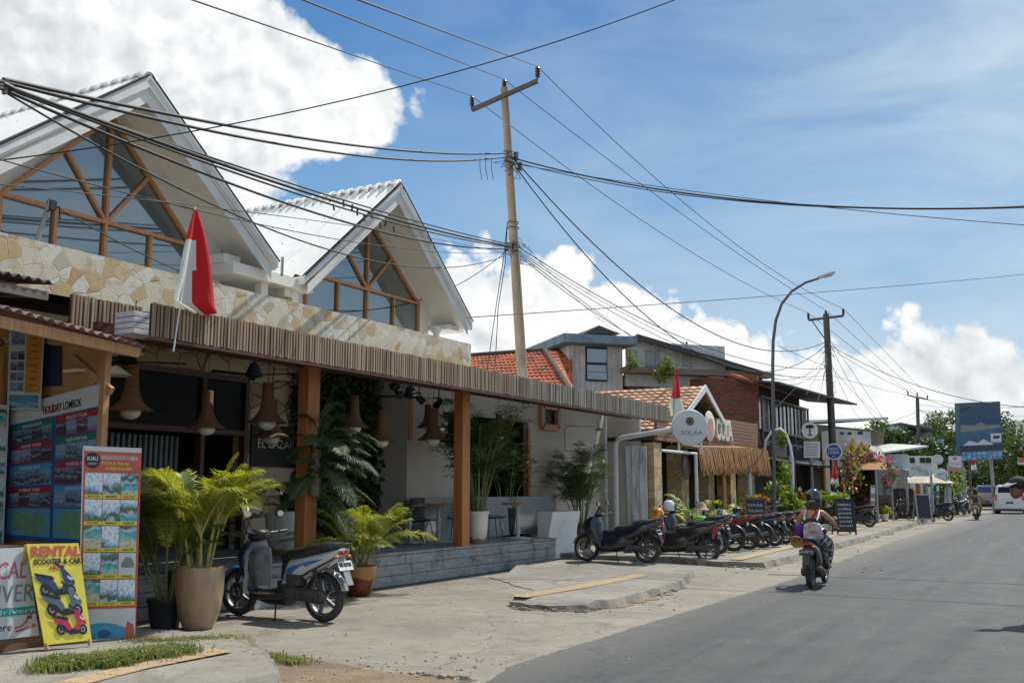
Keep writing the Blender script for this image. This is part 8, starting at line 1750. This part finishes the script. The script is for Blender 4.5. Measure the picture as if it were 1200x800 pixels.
# ------------------------------------------------------------------ vehicles
def van(lab, loc, rz, m_body, L=4.3, W=1.7, H=1.72, boxy=.0, rear_glass=None, plate='DR 1482 AS'):
    t = thing('parked_van' if False else 'van', lab, 'van', loc, rz, 'vans on the road'); 
    def ring(x, zb, zs, zr, wb_, wr, n=4):      # cross-section at x: sill, shoulder, roof
        pts = [(-wb_*.92,zb),(-wb_,zb+.12),(-wb_,zs),(-wr-.02,zr-.10),(-wr+.1,zr),(wr-.1,zr),(wr+.02,zr-.10),(wb_,zs),(wb_,zb+.12),(wb_*.92,zb)]; return [Vector((x,y,z)) for y,z in pts]
    w2 = W/2; b = MB(); b.loft([ring(-L/2,.32,.85,.95,w2*.88,w2*.8), ring(-L/2+.04,.28,.98,1.15,w2*.96,w2*.84), ring(-L/2+.22+boxy*.0,.25,1.0,H-.08,w2,w2*.80), ring(-L/2+.45,.22,1.02,H,w2,w2*.80), ring(0,.2,1.02,H,w2,w2*.82), ring(L*.2,.2,1.0,H-.06,w2,w2*.8), ring(L*.36,.22,.98,1.08,w2,w2*.86), ring(L*.46,.25,.8,.86,w2*.95,w2*.84), ring(L*.5,.32,.55,.6,w2*.85,w2*.75)]); b.build('body', m_body, t, world=False, smooth=32)
    gm = MATS['dark_glass']; x0 = -L/2+.125
    b = MB(); b.prism([(-L/2+.045,-w2*.74,1.08),(-L/2+.045,w2*.74,1.08),(-L/2+.205,w2*.68,H-.16),(-L/2+.205,-w2*.68,H-.16)], (-.015,0,.004)); b.build('rear_window', rear_glass or gm, t, world=False)
    for s in (1,-1):
        b = MB(); 
        for xa, xb in ((-L*.40,-L*.16),(-L*.14,L*.04),(L*.06,L*.22)): b.add([(xa,s*(w2+.006),1.06),(xb,s*(w2+.006),1.06),(xb-(.1 if xb > 0 else 0),s*(w2*.84+.018),H-.16),(xa+.02,s*(w2*.84+.018),H-.16)],[(0,1,2,3)])
        b.build('side_window', gm, t, world=False)
        b = MB(); b.prism([(-L/2+.0,s*w2*.80,.88),(-L/2+.0,s*w2*.97,.88),(-L/2+.1,s*w2*.93,1.28),(-L/2+.09,s*w2*.80,1.28)], (-.03,0,0)); b.build('tail_light', m_red, t, world=False)
        for x in (-L*.31,L*.32):
            W_ = thing('wheel', None, None, (x,s*(w2-.1),.31)); W_.parent = t; b = MB(); b.lathe([(.19,-.1),(.29,-.1),(.31,-.07),(.31,.07),(.29,.1),(.19,.1),(.19,-.1)], n=28, M=YUP); b.build('tyre', m_tyre, W_, smooth=40, world=False); b = MB(); b.lathe([(.001,s*.07),(.06,s*.08),(.18,s*.05),(.19,s*.09),(.2,s*.09),(.19,-s*.08)], n=20, M=YUP); b.build('rim', m_alu, W_, smooth=40, world=False)
        b = MB(); b.sph((L*.24,s*(w2+.12),1.05), .1, 10, 8, (.5,1,.7)); b.build('wing_mirror', m_body, t, world=False, smooth=60)
    b = MB(); b.box((-L/2-.02,0,.42),(.14,W*.94,.2)); b.build('bumper', m_body if boxy == 0 else m_blkpl, t, world=False, bevel=.04)
    b = MB(); b.box((-L/2-.05,0,.24),(.06,W*.8,.1)); b.build('bumper_insert', m_blkpl, t, world=False)
    b = MB(); b.box((-L/2-.02,0,.74 if boxy==0 else .66),(.02,.42,.13)); pl = b.build('number_plate', m_plateb, t, world=False); tx_ = text(plate, m_plate, None, (-L/2-.035,0,.71 if boxy==0 else .63), (0,-1,0), (0,0,1), .34,.06); tx_.parent = pl
    b = MB(); b.bx(-L/2-.0,-L/2+.02,-.3,.3,.92,.95); b.build('tailgate_trim', m_chrome, t, world=False); return t
p = G(1183.5,602); van('white minivan with dark rear window driving away, nearest of the vans', (p.x,p.y+2.1,.004), R(91), paint('van_white', (.6,.62,.63)), W=1.85, H=1.9)
p = G(1157,597); van('grey van with blue rear window parked further down the road', (p.x,p.y+2.1,.004), R(90), paint('van_grey', (.28,.28,.28)), W=1.75, H=1.95, boxy=1, rear_glass=mat('blue_window_film', (.02,.04,.2), .3), plate='DR 7719 SY')
p = G(1174,592); van('pale van mostly hidden behind the white minivan', (p.x,p.y+2.1,.004), R(90), paint('van_pale', (.55,.55,.5)), W=1.7, H=2.0, plate='DR 5083 KM')
for o in bpy.data.objects:
    if o.get('label') and len(o['label'].split()) > 16: print('LONG', o.name, o['label'])
print('objects', len(bpy.data.objects))
